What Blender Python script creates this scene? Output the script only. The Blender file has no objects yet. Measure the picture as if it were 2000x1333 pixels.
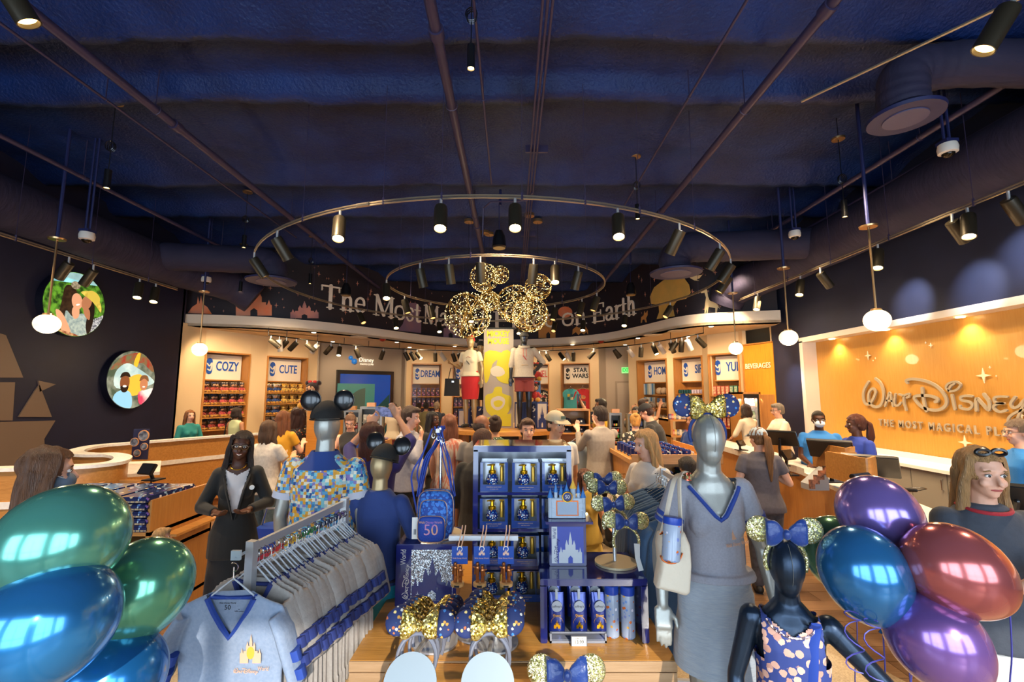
import bpy, bmesh, math, random
from mathutils import Vector, Matrix, Euler
from math import pi, sin, cos, atan2, radians as R, sqrt
random.seed(7)
C = bpy.context.scene.collection
sc = bpy.context.scene
# ---------------------------------------------------------------- camera
H, PITCH, F = 1.95, R(6.6), 889.0
cd = bpy.data.cameras.new('camera'); cd.sensor_width = 36; cd.lens = 36*F/2000; cd.clip_start = .05
cam = bpy.data.objects.new('camera', cd); C.objects.link(cam)
cam.location = (0, 0, H); cam.rotation_euler = (pi/2+PITCH, 0, 0); sc.camera = cam
sc.view_settings.view_transform = 'Standard'; sc.view_settings.look = 'None'
sc.view_settings.gamma = 1; sc.view_settings.exposure = 0.9; sc.view_settings.use_curve_mapping = False
sc.cycles.max_bounces = 7; sc.cycles.diffuse_bounces = 3; sc.cycles.glossy_bounces = 3
sc.cycles.transmission_bounces = 5; sc.cycles.transparent_max_bounces = 12; sc.cycles.sample_clamp_indirect = 4
sc.cycles.caustics_reflective = False; sc.cycles.caustics_refractive = False
# ---------------------------------------------------------------- world and main lights
w = bpy.data.worlds.new('world'); sc.world = w; w.use_nodes = True
w.node_tree.nodes['Background'].inputs[0].default_value = (.55, .72, 1, 1)
w.node_tree.nodes['Background'].inputs[1].default_value = .6
def lamp(name, kind, loc, tgt, power, col, size=.1, sy=None, spot=None, blend=.6):
    l = bpy.data.lights.new(name, kind); l.energy = power; l.color = col
    if kind == 'AREA':
        l.size = size
        if sy: l.shape = 'RECTANGLE'; l.size_y = sy
    else: l.shadow_soft_size = size
    if kind == 'SPOT': l.spot_size = R(spot or 60); l.spot_blend = blend
    o = bpy.data.objects.new(name, l); C.objects.link(o); o.location = loc
    d = Vector(tgt)-Vector(loc); o.rotation_euler = d.to_track_quat('-Z', 'Y').to_euler(); o['kind'] = 'helper'
    return o
WARM, COOL = (1, .73, .45), (.66, .83, 1)
for x in (-4.6, -1.6, 1.6, 4.6):      # daylight coming in through the shop front behind the camera
    lamp('window_daylight', 'AREA', (x, -3.05, 1.9), (x, 5, 1.3), 88, COOL, 2.3, 2.9)
sn = lamp('sunlight', 'SUN', (0, -6, 6), (-1.75, 0, 3.1), 2.6, (1, .93, .82), .012); sn.data.angle = R(.6)
for x, y in ((-5.2, 2.6), (-2.2, 4.2), (2.4, 4.4), (-4.6, 6.4), (3.9, 5.2), (0, 6.2), (-2.6, 9.4), (2.9, 8.6), (-4.9, 9.6), (.2, 11.4), (4.6, 9.4), (4.4, 2.4)):
    lamp('downlight', 'SPOT', (x, y, 4.55), (x*1.02, y+.35, 0), 330, WARM, .12, None, 118, .9)  # unseen warm spots without fixtures, added to light the shop floor
# ---------------------------------------------------------------- pixel rays -> metric points
def ray(px, py):
    x, y = (px-1000)/F, -(py-666.5)/F
    return Vector((x, cos(PITCH)-y*sin(PITCH), sin(PITCH)+y*cos(PITCH)))
def WY(px, py, Y): d = ray(px, py); return Vector((0, 0, H))+d*(Y/d.y)
def WX(px, py, X): d = ray(px, py); return Vector((0, 0, H))+d*(X/d.x)
def WZ(px, py, z): d = ray(px, py); return Vector((0, 0, H))+d*((z-H)/d.z)
# ---------------------------------------------------------------- materials
def lin(h):
    if isinstance(h, str):
        h = h.lstrip('#'); h = h if len(h) == 6 else ''.join(c+c for c in h); h = tuple(int(h[i:i+2], 16)/255 for i in (0, 2, 4))
    return tuple((c/12.92 if c <= .04045 else ((c+.055)/1.055)**2.4) for c in h[:3])+(1,)
MATS = {}
def M(name, col='#888888', rough=.5, metal=0, bump=None, var=None, emis=None, trans=0, coat=0, sheen=0, alpha=1, stretch=(1, 1, 1), ior=1.45, aniso=None, spec=.5):
    if name in MATS: return MATS[name]
    m = bpy.data.materials.new(name); MATS[name] = m; m.use_nodes = True; N = m.node_tree.nodes; L = m.node_tree.links
    b = N['Principled BSDF']; I = b.inputs
    I['Base Color'].default_value = lin(col); I['Roughness'].default_value = rough; I['Metallic'].default_value = metal
    I['Transmission Weight'].default_value = trans; I['Coat Weight'].default_value = coat; I['Sheen Weight'].default_value = sheen
    I['Alpha'].default_value = alpha; I['IOR'].default_value = ior; I['Specular IOR Level'].default_value = spec
    if emis: I['Emission Color'].default_value = lin(emis[0]); I['Emission Strength'].default_value = emis[1]
    if var or bump:
        tc = N.new('ShaderNodeTexCoord'); mp = N.new('ShaderNodeMapping'); mp.inputs['Scale'].default_value = stretch
        L.new(tc.outputs['Object'], mp.inputs[0])
    if var:
        n = N.new('ShaderNodeTexNoise'); n.inputs['Scale'].default_value = var[0]; n.inputs['Detail'].default_value = 4
        L.new(mp.outputs[0], n.inputs[0]); rp = N.new('ShaderNodeValToRGB'); k = var[2] if len(var) > 2 else .15
        rp.color_ramp.elements[0].position = .5-k; rp.color_ramp.elements[1].position = .5+k
        rp.color_ramp.elements[0].color = lin(col); rp.color_ramp.elements[1].color = lin(var[1])
        L.new(n.outputs[0], rp.inputs[0]); L.new(rp.outputs[0], I['Base Color'])
    if bump:
        n2 = N.new('ShaderNodeTexNoise'); n2.inputs['Scale'].default_value = bump[0]; n2.inputs['Detail'].default_value = 5
        L.new(mp.outputs[0], n2.inputs[0]); bp = N.new('ShaderNodeBump'); bp.inputs['Strength'].default_value = bump[1]; bp.inputs['Distance'].default_value = .02
        L.new(n2.outputs[0], bp.inputs['Height']); L.new(bp.outputs[0], I['Normal'])
    return m
def wood(name, c1, c2, axis=0, sc_=1):
    st = [1.2, 1.2, 1.2]; st = [14*sc_]*3; st[axis] = 1.1*sc_
    return M(name, c1, .38, var=(3, c2, .22), bump=(8, .12), stretch=tuple(st), coat=.15)
def pattern(name, base, cols, scale, thr=.32, rough=.7, cell=False, blobs=None):
    """printed fabric: small random motifs (voronoi cells) over a ground colour, or a patchwork of cells"""
    if name in MATS: return MATS[name]
    m = bpy.data.materials.new(name); MATS[name] = m; m.use_nodes = True; N = m.node_tree.nodes; L = m.node_tree.links
    b = N['Principled BSDF']; b.inputs['Roughness'].default_value = rough
    tc = N.new('ShaderNodeTexCoord'); mp = N.new('ShaderNodeMapping'); L.new(tc.outputs['Object'], mp.inputs[0])
    mp.inputs['Scale'].default_value = (scale, scale, scale)
    v = N.new('ShaderNodeTexVoronoi'); v.inputs['Scale'].default_value = 1
    if cell:
        v.distance = 'CHEBYCHEV'; v.inputs['Randomness'].default_value = .45
    n = N.new('ShaderNodeTexNoise'); n.inputs['Scale'].default_value = 2.2; L.new(mp.outputs[0], n.inputs[0])
    mx = N.new('ShaderNodeMix'); mx.data_type = 'RGBA'; mx.inputs[0].default_value = 0 if cell else .28
    L.new(mp.outputs[0], mx.inputs[6]); L.new(n.outputs[1], mx.inputs[7]); L.new(mx.outputs[2], v.inputs[0])
    wn = N.new('ShaderNodeTexWhiteNoise'); L.new(v.outputs['Color'], wn.inputs[0])
    rp = N.new('ShaderNodeValToRGB'); rp.color_ramp.interpolation = 'CONSTANT'; e = rp.color_ramp.elements
    e[0].color = lin(cols[0]); e[0].position = 0; e[1].color = lin(cols[1]); e[1].position = 1/len(cols)
    for i, c in enumerate(cols[2:]): q = e.new((i+2)/len(cols)); q.color = lin(c)
    L.new(wn.outputs[0], rp.inputs[0])
    lt = N.new('ShaderNodeMath'); lt.operation = 'LESS_THAN'; lt.inputs[1].default_value = thr; L.new(v.outputs['Distance'], lt.inputs[0])
    m2 = N.new('ShaderNodeMix'); m2.data_type = 'RGBA'; L.new(lt.outputs[0], m2.inputs[0]); m2.inputs[6].default_value = lin(base)
    L.new(rp.outputs[0], m2.inputs[7]); L.new(m2.outputs[2], b.inputs['Base Color'])
    return m
def glitter(name, c1, c2, scale=220, rough=.25):
    if name in MATS: return MATS[name]
    m = bpy.data.materials.new(name); MATS[name] = m; m.use_nodes = True; N = m.node_tree.nodes; L = m.node_tree.links
    b = N['Principled BSDF']; b.inputs['Metallic'].default_value = .75; b.inputs['Roughness'].default_value = rough
    tc = N.new('ShaderNodeTexCoord'); v = N.new('ShaderNodeTexVoronoi'); v.inputs['Scale'].default_value = scale; L.new(tc.outputs['Object'], v.inputs[0])
    rp = N.new('ShaderNodeValToRGB'); e = rp.color_ramp.elements; e[0].color = lin(c1); e[1].color = lin(c2); e[0].position = .3; e[1].position = .7
    wn = N.new('ShaderNodeTexWhiteNoise'); L.new(v.outputs['Color'], wn.inputs[0]); L.new(wn.outputs[0], rp.inputs[0]); L.new(rp.outputs[0], b.inputs['Base Color'])
    g = N.new('ShaderNodeNewGeometry'); s = N.new('ShaderNodeVectorMath'); s.operation = 'SUBTRACT'; s.inputs[1].default_value = (.5, .5, .5)
    L.new(wn.outputs[1], s.inputs[0]); s2 = N.new('ShaderNodeVectorMath'); s2.operation = 'SCALE'; s2.inputs[3].default_value = .9; L.new(s.outputs[0], s2.inputs[0])
    ad = N.new('ShaderNodeVectorMath'); ad.operation = 'ADD'; L.new(g.outputs['Normal'], ad.inputs[0]); L.new(s2.outputs[0], ad.inputs[1])
    nm = N.new('ShaderNodeVectorMath'); nm.operation = 'NORMALIZE'; L.new(ad.outputs[0], nm.inputs[0]); L.new(nm.outputs[0], b.inputs['Normal'])
    return m
# ---------------------------------------------------------------- mesh builder
class MB:
    def __init__(s): s.v = []; s.f = []; s.k = []; s.mi = 0
    def add(s, vs, fs, T=None):
        n = len(s.v); s.v += [tuple(T @ Vector(p)) if T else tuple(p) for p in vs]
        s.f += [tuple(i+n for i in f) for f in fs]; s.k += [s.mi]*len(fs); return s
    def bx(s, x0, x1, y0, y1, z0, z1, T=None):
        vs = [(x, y, z) for z in (z0, z1) for y in (y0, y1) for x in (x0, x1)]
        return s.add(vs, [(0, 2, 3, 1), (4, 5, 7, 6), (0, 1, 5, 4), (2, 6, 7, 3), (0, 4, 6, 2), (1, 3, 7, 5)], T)
    def box(s, c, d, T=None): return s.bx(c[0]-d[0]/2, c[0]+d[0]/2, c[1]-d[1]/2, c[1]+d[1]/2, c[2]-d[2]/2, c[2]+d[2]/2, T)
    def tube(s, pts, r, n=8, closed=False, caps=True, flat=1):
        pts = [Vector(p) for p in pts]; m = len(pts); rr = r if isinstance(r, (list, tuple)) else [r]*m
        base = len(s.v); up = None
        for i, p in enumerate(pts):
            a = pts[(i-1) % m] if (closed or i > 0) else p; b = pts[(i+1) % m] if (closed or i < m-1) else p
            t = (b-a); t = t.normalized() if t.length > 1e-9 else Vector((0, 0, 1))
            if up is None: up = t.orthogonal().normalized() if abs(t.z) > .9 else Vector((0, 0, 1))
            u = (up-t*up.dot(t)); u = u.normalized() if u.length > 1e-6 else t.orthogonal().normalized(); up = u; q = t.cross(u)
            for j in range(n):
                an = 2*pi*j/n; s.v.append(tuple(p+(u*cos(an)*flat+q*sin(an))*rr[i]))
        for i in range(m if closed else m-1):
            for j in range(n):
                a = base+i*n+j; b = base+i*n+(j+1) % n; c = base+((i+1) % m)*n+(j+1) % n; d = base+((i+1) % m)*n+j
                s.f.append((a, b, c, d)); s.k.append(s.mi)
        if caps and not closed:
            s.f.append(tuple(base+j for j in reversed(range(n)))); s.f.append(tuple(base+(m-1)*n+j for j in range(n))); s.k += [s.mi]*2
        return s
    def cyl(s, a, b, r, r2=None, n=14): return s.tube([a, b], [r, r if r2 is None else r2], n)
    def lathe(s, prof, n=20, T=None):
        vs = [(r*cos(2*pi*j/n), r*sin(2*pi*j/n), z) for r, z in prof for j in range(n)]; fs = []
        for i in range(len(prof)-1):
            for j in range(n): fs.append((i*n+j, i*n+(j+1) % n, (i+1)*n+(j+1) % n, (i+1)*n+j))
        if prof[0][0] > 1e-4: fs.append(tuple(reversed(range(n))))
        if prof[-1][0] > 1e-4: fs.append(tuple((len(prof)-1)*n+j for j in range(n)))
        return s.add(vs, fs, T)
    def ell(s, c, r, n=14, m=9, T=None):
        if not isinstance(r, (tuple, list)): r = (r, r, r)
        vs = [(c[0], c[1], c[2]-r[2])]; fs = []
        for i in range(1, m):
            a = -pi/2+pi*i/m
            for j in range(n): vs.append((c[0]+r[0]*cos(a)*cos(2*pi*j/n), c[1]+r[1]*cos(a)*sin(2*pi*j/n), c[2]+r[2]*sin(a)))
        vs.append((c[0], c[1], c[2]+r[2]))
        for j in range(n): fs.append((0, 1+(j+1) % n, 1+j)); fs.append((len(vs)-1, 1+(m-2)*n+j, 1+(m-2)*n+(j+1) % n))
        for i in range(m-2):
            for j in range(n): fs.append((1+i*n+j, 1+i*n+(j+1) % n, 1+(i+1)*n+(j+1) % n, 1+(i+1)*n+j))
        return s.add(vs, fs, T)
    def limb(s, pts, rad, n=10):
        s.tube(pts, rad, n)
        for p, r in zip(pts, rad): s.ell(p, r*.99, n, 6)
        return s
    def loft(s, rings, n=20, e=2.3, T=None):
        vs = []; fs = []
        for cx, cy, cz, rx, ry in rings:
            for j in range(n):
                a = 2*pi*j/n; c_, s_ = cos(a), sin(a)
                vs.append((cx+rx*abs(c_)**(2/e)*(1 if c_ >= 0 else -1), cy+ry*abs(s_)**(2/e)*(1 if s_ >= 0 else -1), cz))
        for i in range(len(rings)-1):
            for j in range(n): fs.append((i*n+j, i*n+(j+1) % n, (i+1)*n+(j+1) % n, (i+1)*n+j))
        fs.append(tuple(reversed(range(n)))); fs.append(tuple((len(rings)-1)*n+j for j in range(n)))
        return s.add(vs, fs, T)
    def prism(s, poly, d, T=None):
        """2-D outline in local XY, extruded 0..d along Z"""
        n = len(poly); ar = sum(poly[i][0]*poly[(i+1) % n][1]-poly[(i+1) % n][0]*poly[i][1] for i in range(n))
        if ar < 0: poly = poly[::-1]
        vs = [(x, y, 0) for x, y in poly]+[(x, y, d) for x, y in poly]
        fs = [tuple(reversed(range(n))), tuple(range(n, 2*n))]+[(i, (i+1) % n, n+(i+1) % n, n+i) for i in range(n)]
        return s.add(vs, fs, T)
    def stroke(s, pts, wd, d, T=None, closed=False, smooth=True):
        if smooth: pts = crv(pts, 5, closed)
        else: pts = [Vector((p[0], p[1])) for p in pts]
        m = len(pts); ws = wd if isinstance(wd, (list, tuple)) else [wd]*m
        if len(ws) != m: ws = [ws[min(len(ws)-1, int(i*(len(ws)-1)/(m-1)+.5))] for i in range(m)]
        l = []; r = []
        for i, p in enumerate(pts):
            a = pts[(i-1) % m] if (closed or i) else p; b = pts[(i+1) % m] if (closed or i < m-1) else p
            t = Vector((b[0]-a[0], b[1]-a[1])); t = t.normalized() if t.length > 0 else Vector((1, 0)); q = Vector((-t.y, t.x))*ws[i]/2
            l.append((p[0]+q.x, p[1]+q.y)); r.append((p[0]-q.x, p[1]-q.y))
        vs = [(x, y, z) for z in (0, d) for x, y in l+r]; fs = []
        for i in range(m if closed else m-1):
            j = (i+1) % m; fs += [(i, m+i, m+j, j)[::-1], (2*m+i, 3*m+i, 3*m+j, 2*m+j)[::1], (i, j, 2*m+j, 2*m+i), (m+i, 3*m+i, 3*m+j, m+j)]
        s.add(vs, fs, T)
        if not closed:
            for p, wi in ((pts[0], ws[0]), (pts[-1], ws[-1])):
                s.prism([(p[0]+wi/2*cos(k*pi/4), p[1]+wi/2*sin(k*pi/4)) for k in range(8)], d*.99, T)
        return s
    def mesh(s, name, mats, bev=0, sharp=.7, smooth=True):
        me = bpy.data.meshes.new(name); me.from_pydata(s.v, [], s.f)
        for m in (mats if isinstance(mats, (list, tuple)) else [mats]): me.materials.append(m)
        if any(s.k): me.polygons.foreach_set('material_index', s.k)
        if bev:
            b = bmesh.new(); b.from_mesh(me); bmesh.ops.remove_doubles(b, verts=b.verts, dist=1e-5)
            es = [e for e in b.edges if len(e.link_faces) == 2 and e.calc_face_angle(0) > .5]
            bmesh.ops.bevel(b, geom=es, offset=bev, segments=2, affect='EDGES', clamp_overlap=True); b.to_mesh(me); b.free()
        if smooth:
            me.polygons.foreach_set('use_smooth', [True]*len(me.polygons)); me.set_sharp_from_angle(angle=sharp)
        me.update(); return me
def crv(p, k=6, closed=False):
    p = [Vector(q) for q in p]; n = len(p); out = []
    if n < 3 and not closed: return p
    for i in range(n if closed else n-1):
        a = p[(i-1) % n] if (closed or i) else p[i]*2-p[i+1]; b = p[i]; c = p[(i+1) % n]; d = p[(i+2) % n] if (closed or i < n-2) else c*2-b
        for j in range(k):
            t = j/k; out.append(.5*((2*b)+(c-a)*t+(2*a-5*b+4*c-d)*t*t+(3*b-a-3*c+d)*t**3))
    if not closed: out.append(p[-1])
    return out
# ---------------------------------------------------------------- objects
def wmat(o):
    m = o.matrix_basis.copy()
    while o.parent: o = o.parent; m = o.matrix_basis @ m
    return m
def tag(o, label=None, cat=None, group=None, kind=None):
    if label: o['label'] = label
    if cat: o['category'] = cat
    if group: o['group'] = group
    if kind: o['kind'] = kind
    return o
def obj(name, mb, mat, parent=None, bev=0, label=None, kind=None, sharp=.7, smooth=True):
    me = mb if isinstance(mb, bpy.types.Mesh) else mb.mesh(name, mat, bev, sharp, smooth)
    o = bpy.data.objects.new(name, me); C.objects.link(o)
    if parent: me.transform(wmat(parent).inverted()); o.parent = parent
    return tag(o, label, kind=kind)
def thing(name, label, cat, loc=(0, 0, 0), rz=0, group=None):
    o = bpy.data.objects.new(name, None); C.objects.link(o); o.empty_display_size = .1
    o.location = loc; o.rotation_euler = (0, 0, rz); o.matrix_basis = Matrix.LocRotScale(Vector(loc), Euler((0, 0, rz)), None)
    return tag(o, label, cat, group)
def struct(name, mb, mat, parent=None, **k):
    o = obj(name, mb, mat, parent, **k)
    if not parent: o['kind'] = 'structure'
    return o
CH = {}
def kids(o): return [c for c in C.objects if c.parent == o]
def proto(o):
    """remember the family of a prototype so that copies are quick"""
    ks = list(o.children); CH[o.name] = [(k, list(k.children)) for k in ks]; return o
def dup(o, loc=None, rz=None, label=None, group=None, s=None, mat=None):
    if o.name not in CH: proto(o)
    r = o.copy(); C.objects.link(r)
    mb_ = Matrix.LocRotScale(Vector(loc) if loc is not None else o.location, Euler((0, 0, rz)) if isinstance(rz, (int, float)) else (rz or o.rotation_euler), Vector((s, s, s)) if isinstance(s, (int, float)) else s)
    r.matrix_basis = mb_
    if label: r['label'] = label
    if group: r['group'] = group
    for k, gs in CH[o.name]:
        c = k.copy(); C.objects.link(c); c.parent = r
        for g in gs: d = g.copy(); C.objects.link(d); d.parent = c
    return r
def setmat(o, m):
    o.data = o.data.copy(); o.data.materials.clear(); o.data.materials.append(m); return o
def textmesh(s, size, ext=.002, cx='CENTER', xs=1, bold=0, sp=1):
    cu = bpy.data.curves.new('txt', 'FONT'); cu.body = s; cu.size = size; cu.extrude = ext; cu.align_x = cx; cu.align_y = 'CENTER'; cu.offset = bold; cu.space_character = sp; cu.resolution_u = 3
    t = bpy.data.objects.new('txt', cu); C.objects.link(t); dg = bpy.context.evaluated_depsgraph_get()
    me = bpy.data.meshes.new_from_object(t.evaluated_get(dg)); bpy.data.objects.remove(t); bpy.data.curves.remove(cu)
    me.transform(Matrix.Diagonal((xs, 1, 1, 1))); return me
def plane(o, u, v):
    """4x4 placing local x on u, local y on v, local z on u x v, origin o"""
    u = Vector(u).normalized(); v = Vector(v).normalized(); n = u.cross(v)
    return Matrix(((u.x, v.x, n.x, o[0]), (u.y, v.y, n.y, o[1]), (u.z, v.z, n.z, o[2]), (0, 0, 0, 1)))
def text(name, s, size, T, mat, parent, **k):
    me = textmesh(s, size, **k); me.transform(T); me.materials.clear(); me.materials.append(mat)
    return obj(name, me, mat, parent)
def remesh(mb, vox, it=2, cut=None, noise=0, ns=20, name='body', mats=None):
    me = bpy.data.meshes.new(name); me.from_pydata(mb.v, [], mb.f); o = bpy.data.objects.new('tmp', me); C.objects.link(o)
    a = o.modifiers.new('r', 'REMESH'); a.mode = 'VOXEL'; a.voxel_size = vox; a.use_smooth_shade = True
    if it: b = o.modifiers.new('s', 'SMOOTH'); b.factor = .5; b.iterations = it
    out = bpy.data.meshes.new_from_object(o.evaluated_get(bpy.context.evaluated_depsgraph_get()))
    bpy.data.objects.remove(o); bpy.data.meshes.remove(me)
    if cut or noise:
        b = bmesh.new(); b.from_mesh(out)
        if cut: bmesh.ops.delete(b, geom=[f for f in b.faces if cut(f.calc_center_median())], context='FACES')
        if noise:
            from mathutils import noise as nz
            b.normal_update()
            for v in b.verts: v.co += v.normal*nz.noise(Vector((v.co.x*ns, v.co.y*ns, v.co.z*ns*.18)))*noise
        b.to_mesh(out); b.free()
    out.materials.clear()
    for m in (mats if isinstance(mats, (list, tuple)) else [mats]): out.materials.append(m)
    out.polygons.foreach_set('use_smooth', [True]*len(out.polygons)); out.name = name; return out
# ================================================================ materials used in many places
WOOD = wood('maple', '#b57c3c', '#a56d34', 2); WOODX = wood('maple_x', '#bf8644', '#a87236', 0); WOODF = wood('figured_maple', '#c98a3e', '#b87830', 0, .8)
WHITE = M('white_paint', '#ece6dc', .5); SOLID = M('white_solid_surface', '#e9e3d8', .25, coat=.3, var=(30, '#dcd5ca'))
NAVY = M('navy_paint', '#14162c', .55, var=(3, '#171a32')); CREAM = M('cream_paint', '#d6bb92', .6); GREYW = M('grey_wallcovering', '#9d8f7e', .7)
CHROME = M('chrome', '#c9cbcd', .22, 1); STEEL = M('brushed_steel', '#c0c1c2', .38, .65, bump=(60, .1), stretch=(1, 1, 20)); BLACKM = M('black_metal', '#14130f', .4, .3)
BRONZE = M('dark_bronze', '#3a3428', .4, .5); NAVYP = M('navy_painted_metal', '#1d2350', .5); DUCT = M('navy_duct_fabric', '#23223a', .75, bump=(5, .6), stretch=(1, 4, 1), var=(2, '#2c2840'))
BLUELAC = M('blue_lacquer', '#171f5e', .12, coat=.8); BLUEP = M('blue_print', '#1c50a8', .5); INK = M('black_ink', '#16161a', .5)
PLAST = M('black_plastic', '#101012', .3, coat=.3); GLOW = M('lamp_lens', '#fff0d0', .4, emis=('#ffdc9c', 26)); GOLDB = M('gold_metal', '#d9a520', .22, .85)
TERR = M('terrazzo', '#b5a283', .35, var=(90, '#857257', .25), coat=.25)
# ================================================================ floor
b = MB(); b.bx(-7.6, 6.2, -3.2, 17, -.06, -.004); struct('floor', b, M('subfloor', '#6b4a30', .5))
fl = bpy.data.objects['floor']
b = MB()
ring = [(-1.9, -.5), (-3.2, 2.2), (-3.05, 3.1), (-2.35, 4.4), (-1.6, 6.0), (-1.3, 8), (-1.2, 13), (4.0, 13), (3.4, 9), (2.75, 6.2), (2.2, 4.4), (2.55, 3.7), (2.9, 2.6), (3.4, 1), (3.2, -.5)]
b.prism([tuple(p[:2]) for p in crv([(x, y) for x, y in ring], 4, True)], .004, Matrix.Translation((0, 0, 0)))
struct('terrazzo_floor', b, TERR)
pm = [wood('plank_a', '#7e6044', '#6c5038', 0), wood('plank_b', '#8c6c4c', '#785a3e', 0), wood('plank_c', '#70533a', '#5c432e', 0)]
def planks(x0, x1, y0, y1, group_name):
    ms = []
    for m in pm:
        p = MB(); p.bx(0, 1.196, 0, .193, -.006, .001); ms.append(p.mesh('plank', m))
    k = 0; y = y0
    while y < y1:
        x = x0-((k*.37) % 1.2)
        while x < x1:
            o = bpy.data.objects.new('plank', ms[random.randrange(3)]); C.objects.link(o); o.parent = fl; o.location = (x, y, 0); x += 1.2
        y += .197; k += 1
planks(-6.6, -1.6, 2.6, 7.9, 'left'); planks(2.2, 4.4, 2.4, 7.4, 'right')
b = MB()
for (x0, x1, y0, y1) in ((-7.5, -1.2, 8.0, 16), (2.2, 6, 7.6, 16), (-7.4, -1.8, -1, 2.5), (2.6, 6, -1, 2.3), (4.7, 6, 2.4, 7.5)):
    y = y0
    while y < y1: b.bx(x0, x1, y, y+.193, -.006, .001); y += .197
obj('distant_planking', b, pm[0], fl, kind='stuff')
# ================================================================ ceiling: rough sprayed double tees
from mathutils import noise as nz
edges = [-.6, .6, 2.0, 3.95, 4.87, 6.95, 8.25, 10.1, 11.4, 13.2, 14.5]
prof = [(-3.2, 5.6)]; le = -1.8
for e in edges: prof += [(le+(e-le)*q, 5.58-.1*q-.14*q**3) for q in (.15, .35, .55, .7, .8)]+[(e-.16, 5.3), (e-.08, 5.255), (e, 5.24), (e+.02, 5.3), (e+.035, 5.56)]; le = e
prof += [(17, 5.6)]; pr = []
for (a, za), (c, zc) in zip(prof, prof[1:]):
    n = max(1, int((c-a)/.1))
    for i in range(n): pr.append((a+(c-a)*i/n, za+(zc-za)*i/n))
b = MB(); nx = 150; xs = [-7.7+14*i/nx for i in range(nx+1)]
for (y, z) in pr:
    low = z < 5.5
    for x in xs:
        q = Vector((x*3.1, y*3.1, z*5)); wv = nz.noise(Vector((x*.8, round(y/1.4), 3)))*.05+nz.noise(Vector((x*4, y*.5, 3)))*.014
        b.v.append((x, y+(wv if low else 0)+nz.noise(q)*.03, z+nz.noise(q*1.7)*(.03 if low else .022)+(nz.noise(Vector((x*.5, round(y/1.4), 9)))*.04 if low else 0)))
m = len(xs)
b.f = [(j*m+i, (j+1)*m+i, (j+1)*m+i+1, j*m+i+1) for j in range(len(pr)-1) for i in range(m-1)]; b.k = [0]*len(b.f)
struct('ceiling', b, M('sprayed_navy_foam', '#13306a', .5, bump=(30, .8), var=(1.4, '#0d1a40', .25), spec=.4), sharp=3)
b = MB(); b.bx(-8.7, 7, -3.4, 17.1, 5.7, 5.8); struct('roof_slab', b, NAVY)
# ================================================================ side walls
XL, XR = -7.45, 6.0
b = MB(); b.bx(XL-.2, XL, -3.2, 10.25, 0, 5.7); struct('wall_left', b, NAVY)
rt = WX(1566, 667, XR); RY, RZ = rt.y, rt.z
b = MB(); b.bx(XR, XR+.5, RY, 10.45, 0, 5.7); b.bx(XR, XR+.5, -3.2, RY, RZ, 5.7); b.bx(XR, XR+.5, -3.2, .6, 0, RZ); struct('wall_right', b, M('slate_navy_paint', '#23283e', .5, var=(2, '#1f2438')))
b = MB(); b.bx(XR+.26, XR+.5, .6, RY, 0, RZ); struct('trim_sign_recess', b, wood('amber_maple', '#c18c40', '#b88236', 2))
b = MB(); b.bx(XR-.02, XR+.3, .55, RY+.07, RZ-.03, RZ+.07); b.bx(XR-.02, XR+.3, RY-.04, RY+.07, 0, RZ); b.bx(XR-.02, XR+.3, .55, .66, 0, RZ); struct('trim_1', b, M('ivory_trim', '#ddd2c6', .5))
# rear wall with the glazed shop front (behind the camera)
b = MB(); b.bx(-7.6, 6.2, -3.4, -3.2, 3.6, 5.7)
for x in (-7.5, -6.0, -3.1, 0, 3.1, 5.95): b.bx(x-.14, x+.14, -3.4, -3.2, 0, 3.6)
b.bx(-7.6, 6.2, -3.4, -3.2, 0, .35); struct('wall_rear', b, M('rear_paint', '#a8a49c', .6))
for i, x in enumerate((-4.6, -1.6, 1.6, 4.6)):
    b = MB()
    for k in range(3): b.bx(x-1.3+k*1.28, x-1.26+k*1.28, -3.18, -3.0, .35, 3.6)
    for z in (.35, 1.2, 2.6, 3.55): b.bx(x-1.3, x+1.3, -3.18, -3.0, z, z+.05)
    struct('window_%d' % (i+1), b, WHITE)
# ================================================================ back of the shop: curved fascia, soffit, mural band
ZF, ZS = 3.77, 3.5
fpx = [(340, 613), (440, 616), (540, 621), (640, 630), (740, 642.5), (837, 656), (905, 661.5), (975, 664), (1075, 661), (1175, 652), (1250, 637), (1325, 619), (1400, 611), (1524, 606)]
fc = [WZ(x, y, ZF) for x, y in fpx]; FC = [Vector((p.x, p.y)) for p in crv([(p.x, p.y, 0) for p in fc], 5)]
def offs(P, d):
    o = []
    for i, p in enumerate(P):
        t = (P[min(i+1, len(P)-1)]-P[max(i-1, 0)]).normalized(); o.append(p+Vector((-t.y, t.x))*d)
    return o
def band(P, z0, z1, th):
    b = MB(); Q = offs(P, th); n = len(P)
    b.add([(p.x, p.y, z) for z in (z0, z1) for p in list(P)+Q], [(i, i+1, 2*n+i+1, 2*n+i) for i in range(n-1)]+[(n+i, 3*n+i, 3*n+i+1, n+i+1) for i in range(n-1)]
          + [(i, n+i, n+i+1, i+1) for i in range(n-1)]+[(2*n+i, 2*n+i+1, 3*n+i+1, 3*n+i) for i in range(n-1)]+[(0, 2*n, 3*n, n), (n-1, 2*n-1, 4*n-1, 3*n-1)])
    return b
struct('trim_fascia', band(FC, ZS, ZF, .25), M('fascia_white', '#d6cbbb', .55), sharp=.5)
MC = offs(FC, .16)
struct('wall_mural', band(MC, ZF-.02, 5.56, .1), M('mural_night_sky', '#241c22', .6, var=(.8, '#1c1a26')), sharp=.5)
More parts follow.
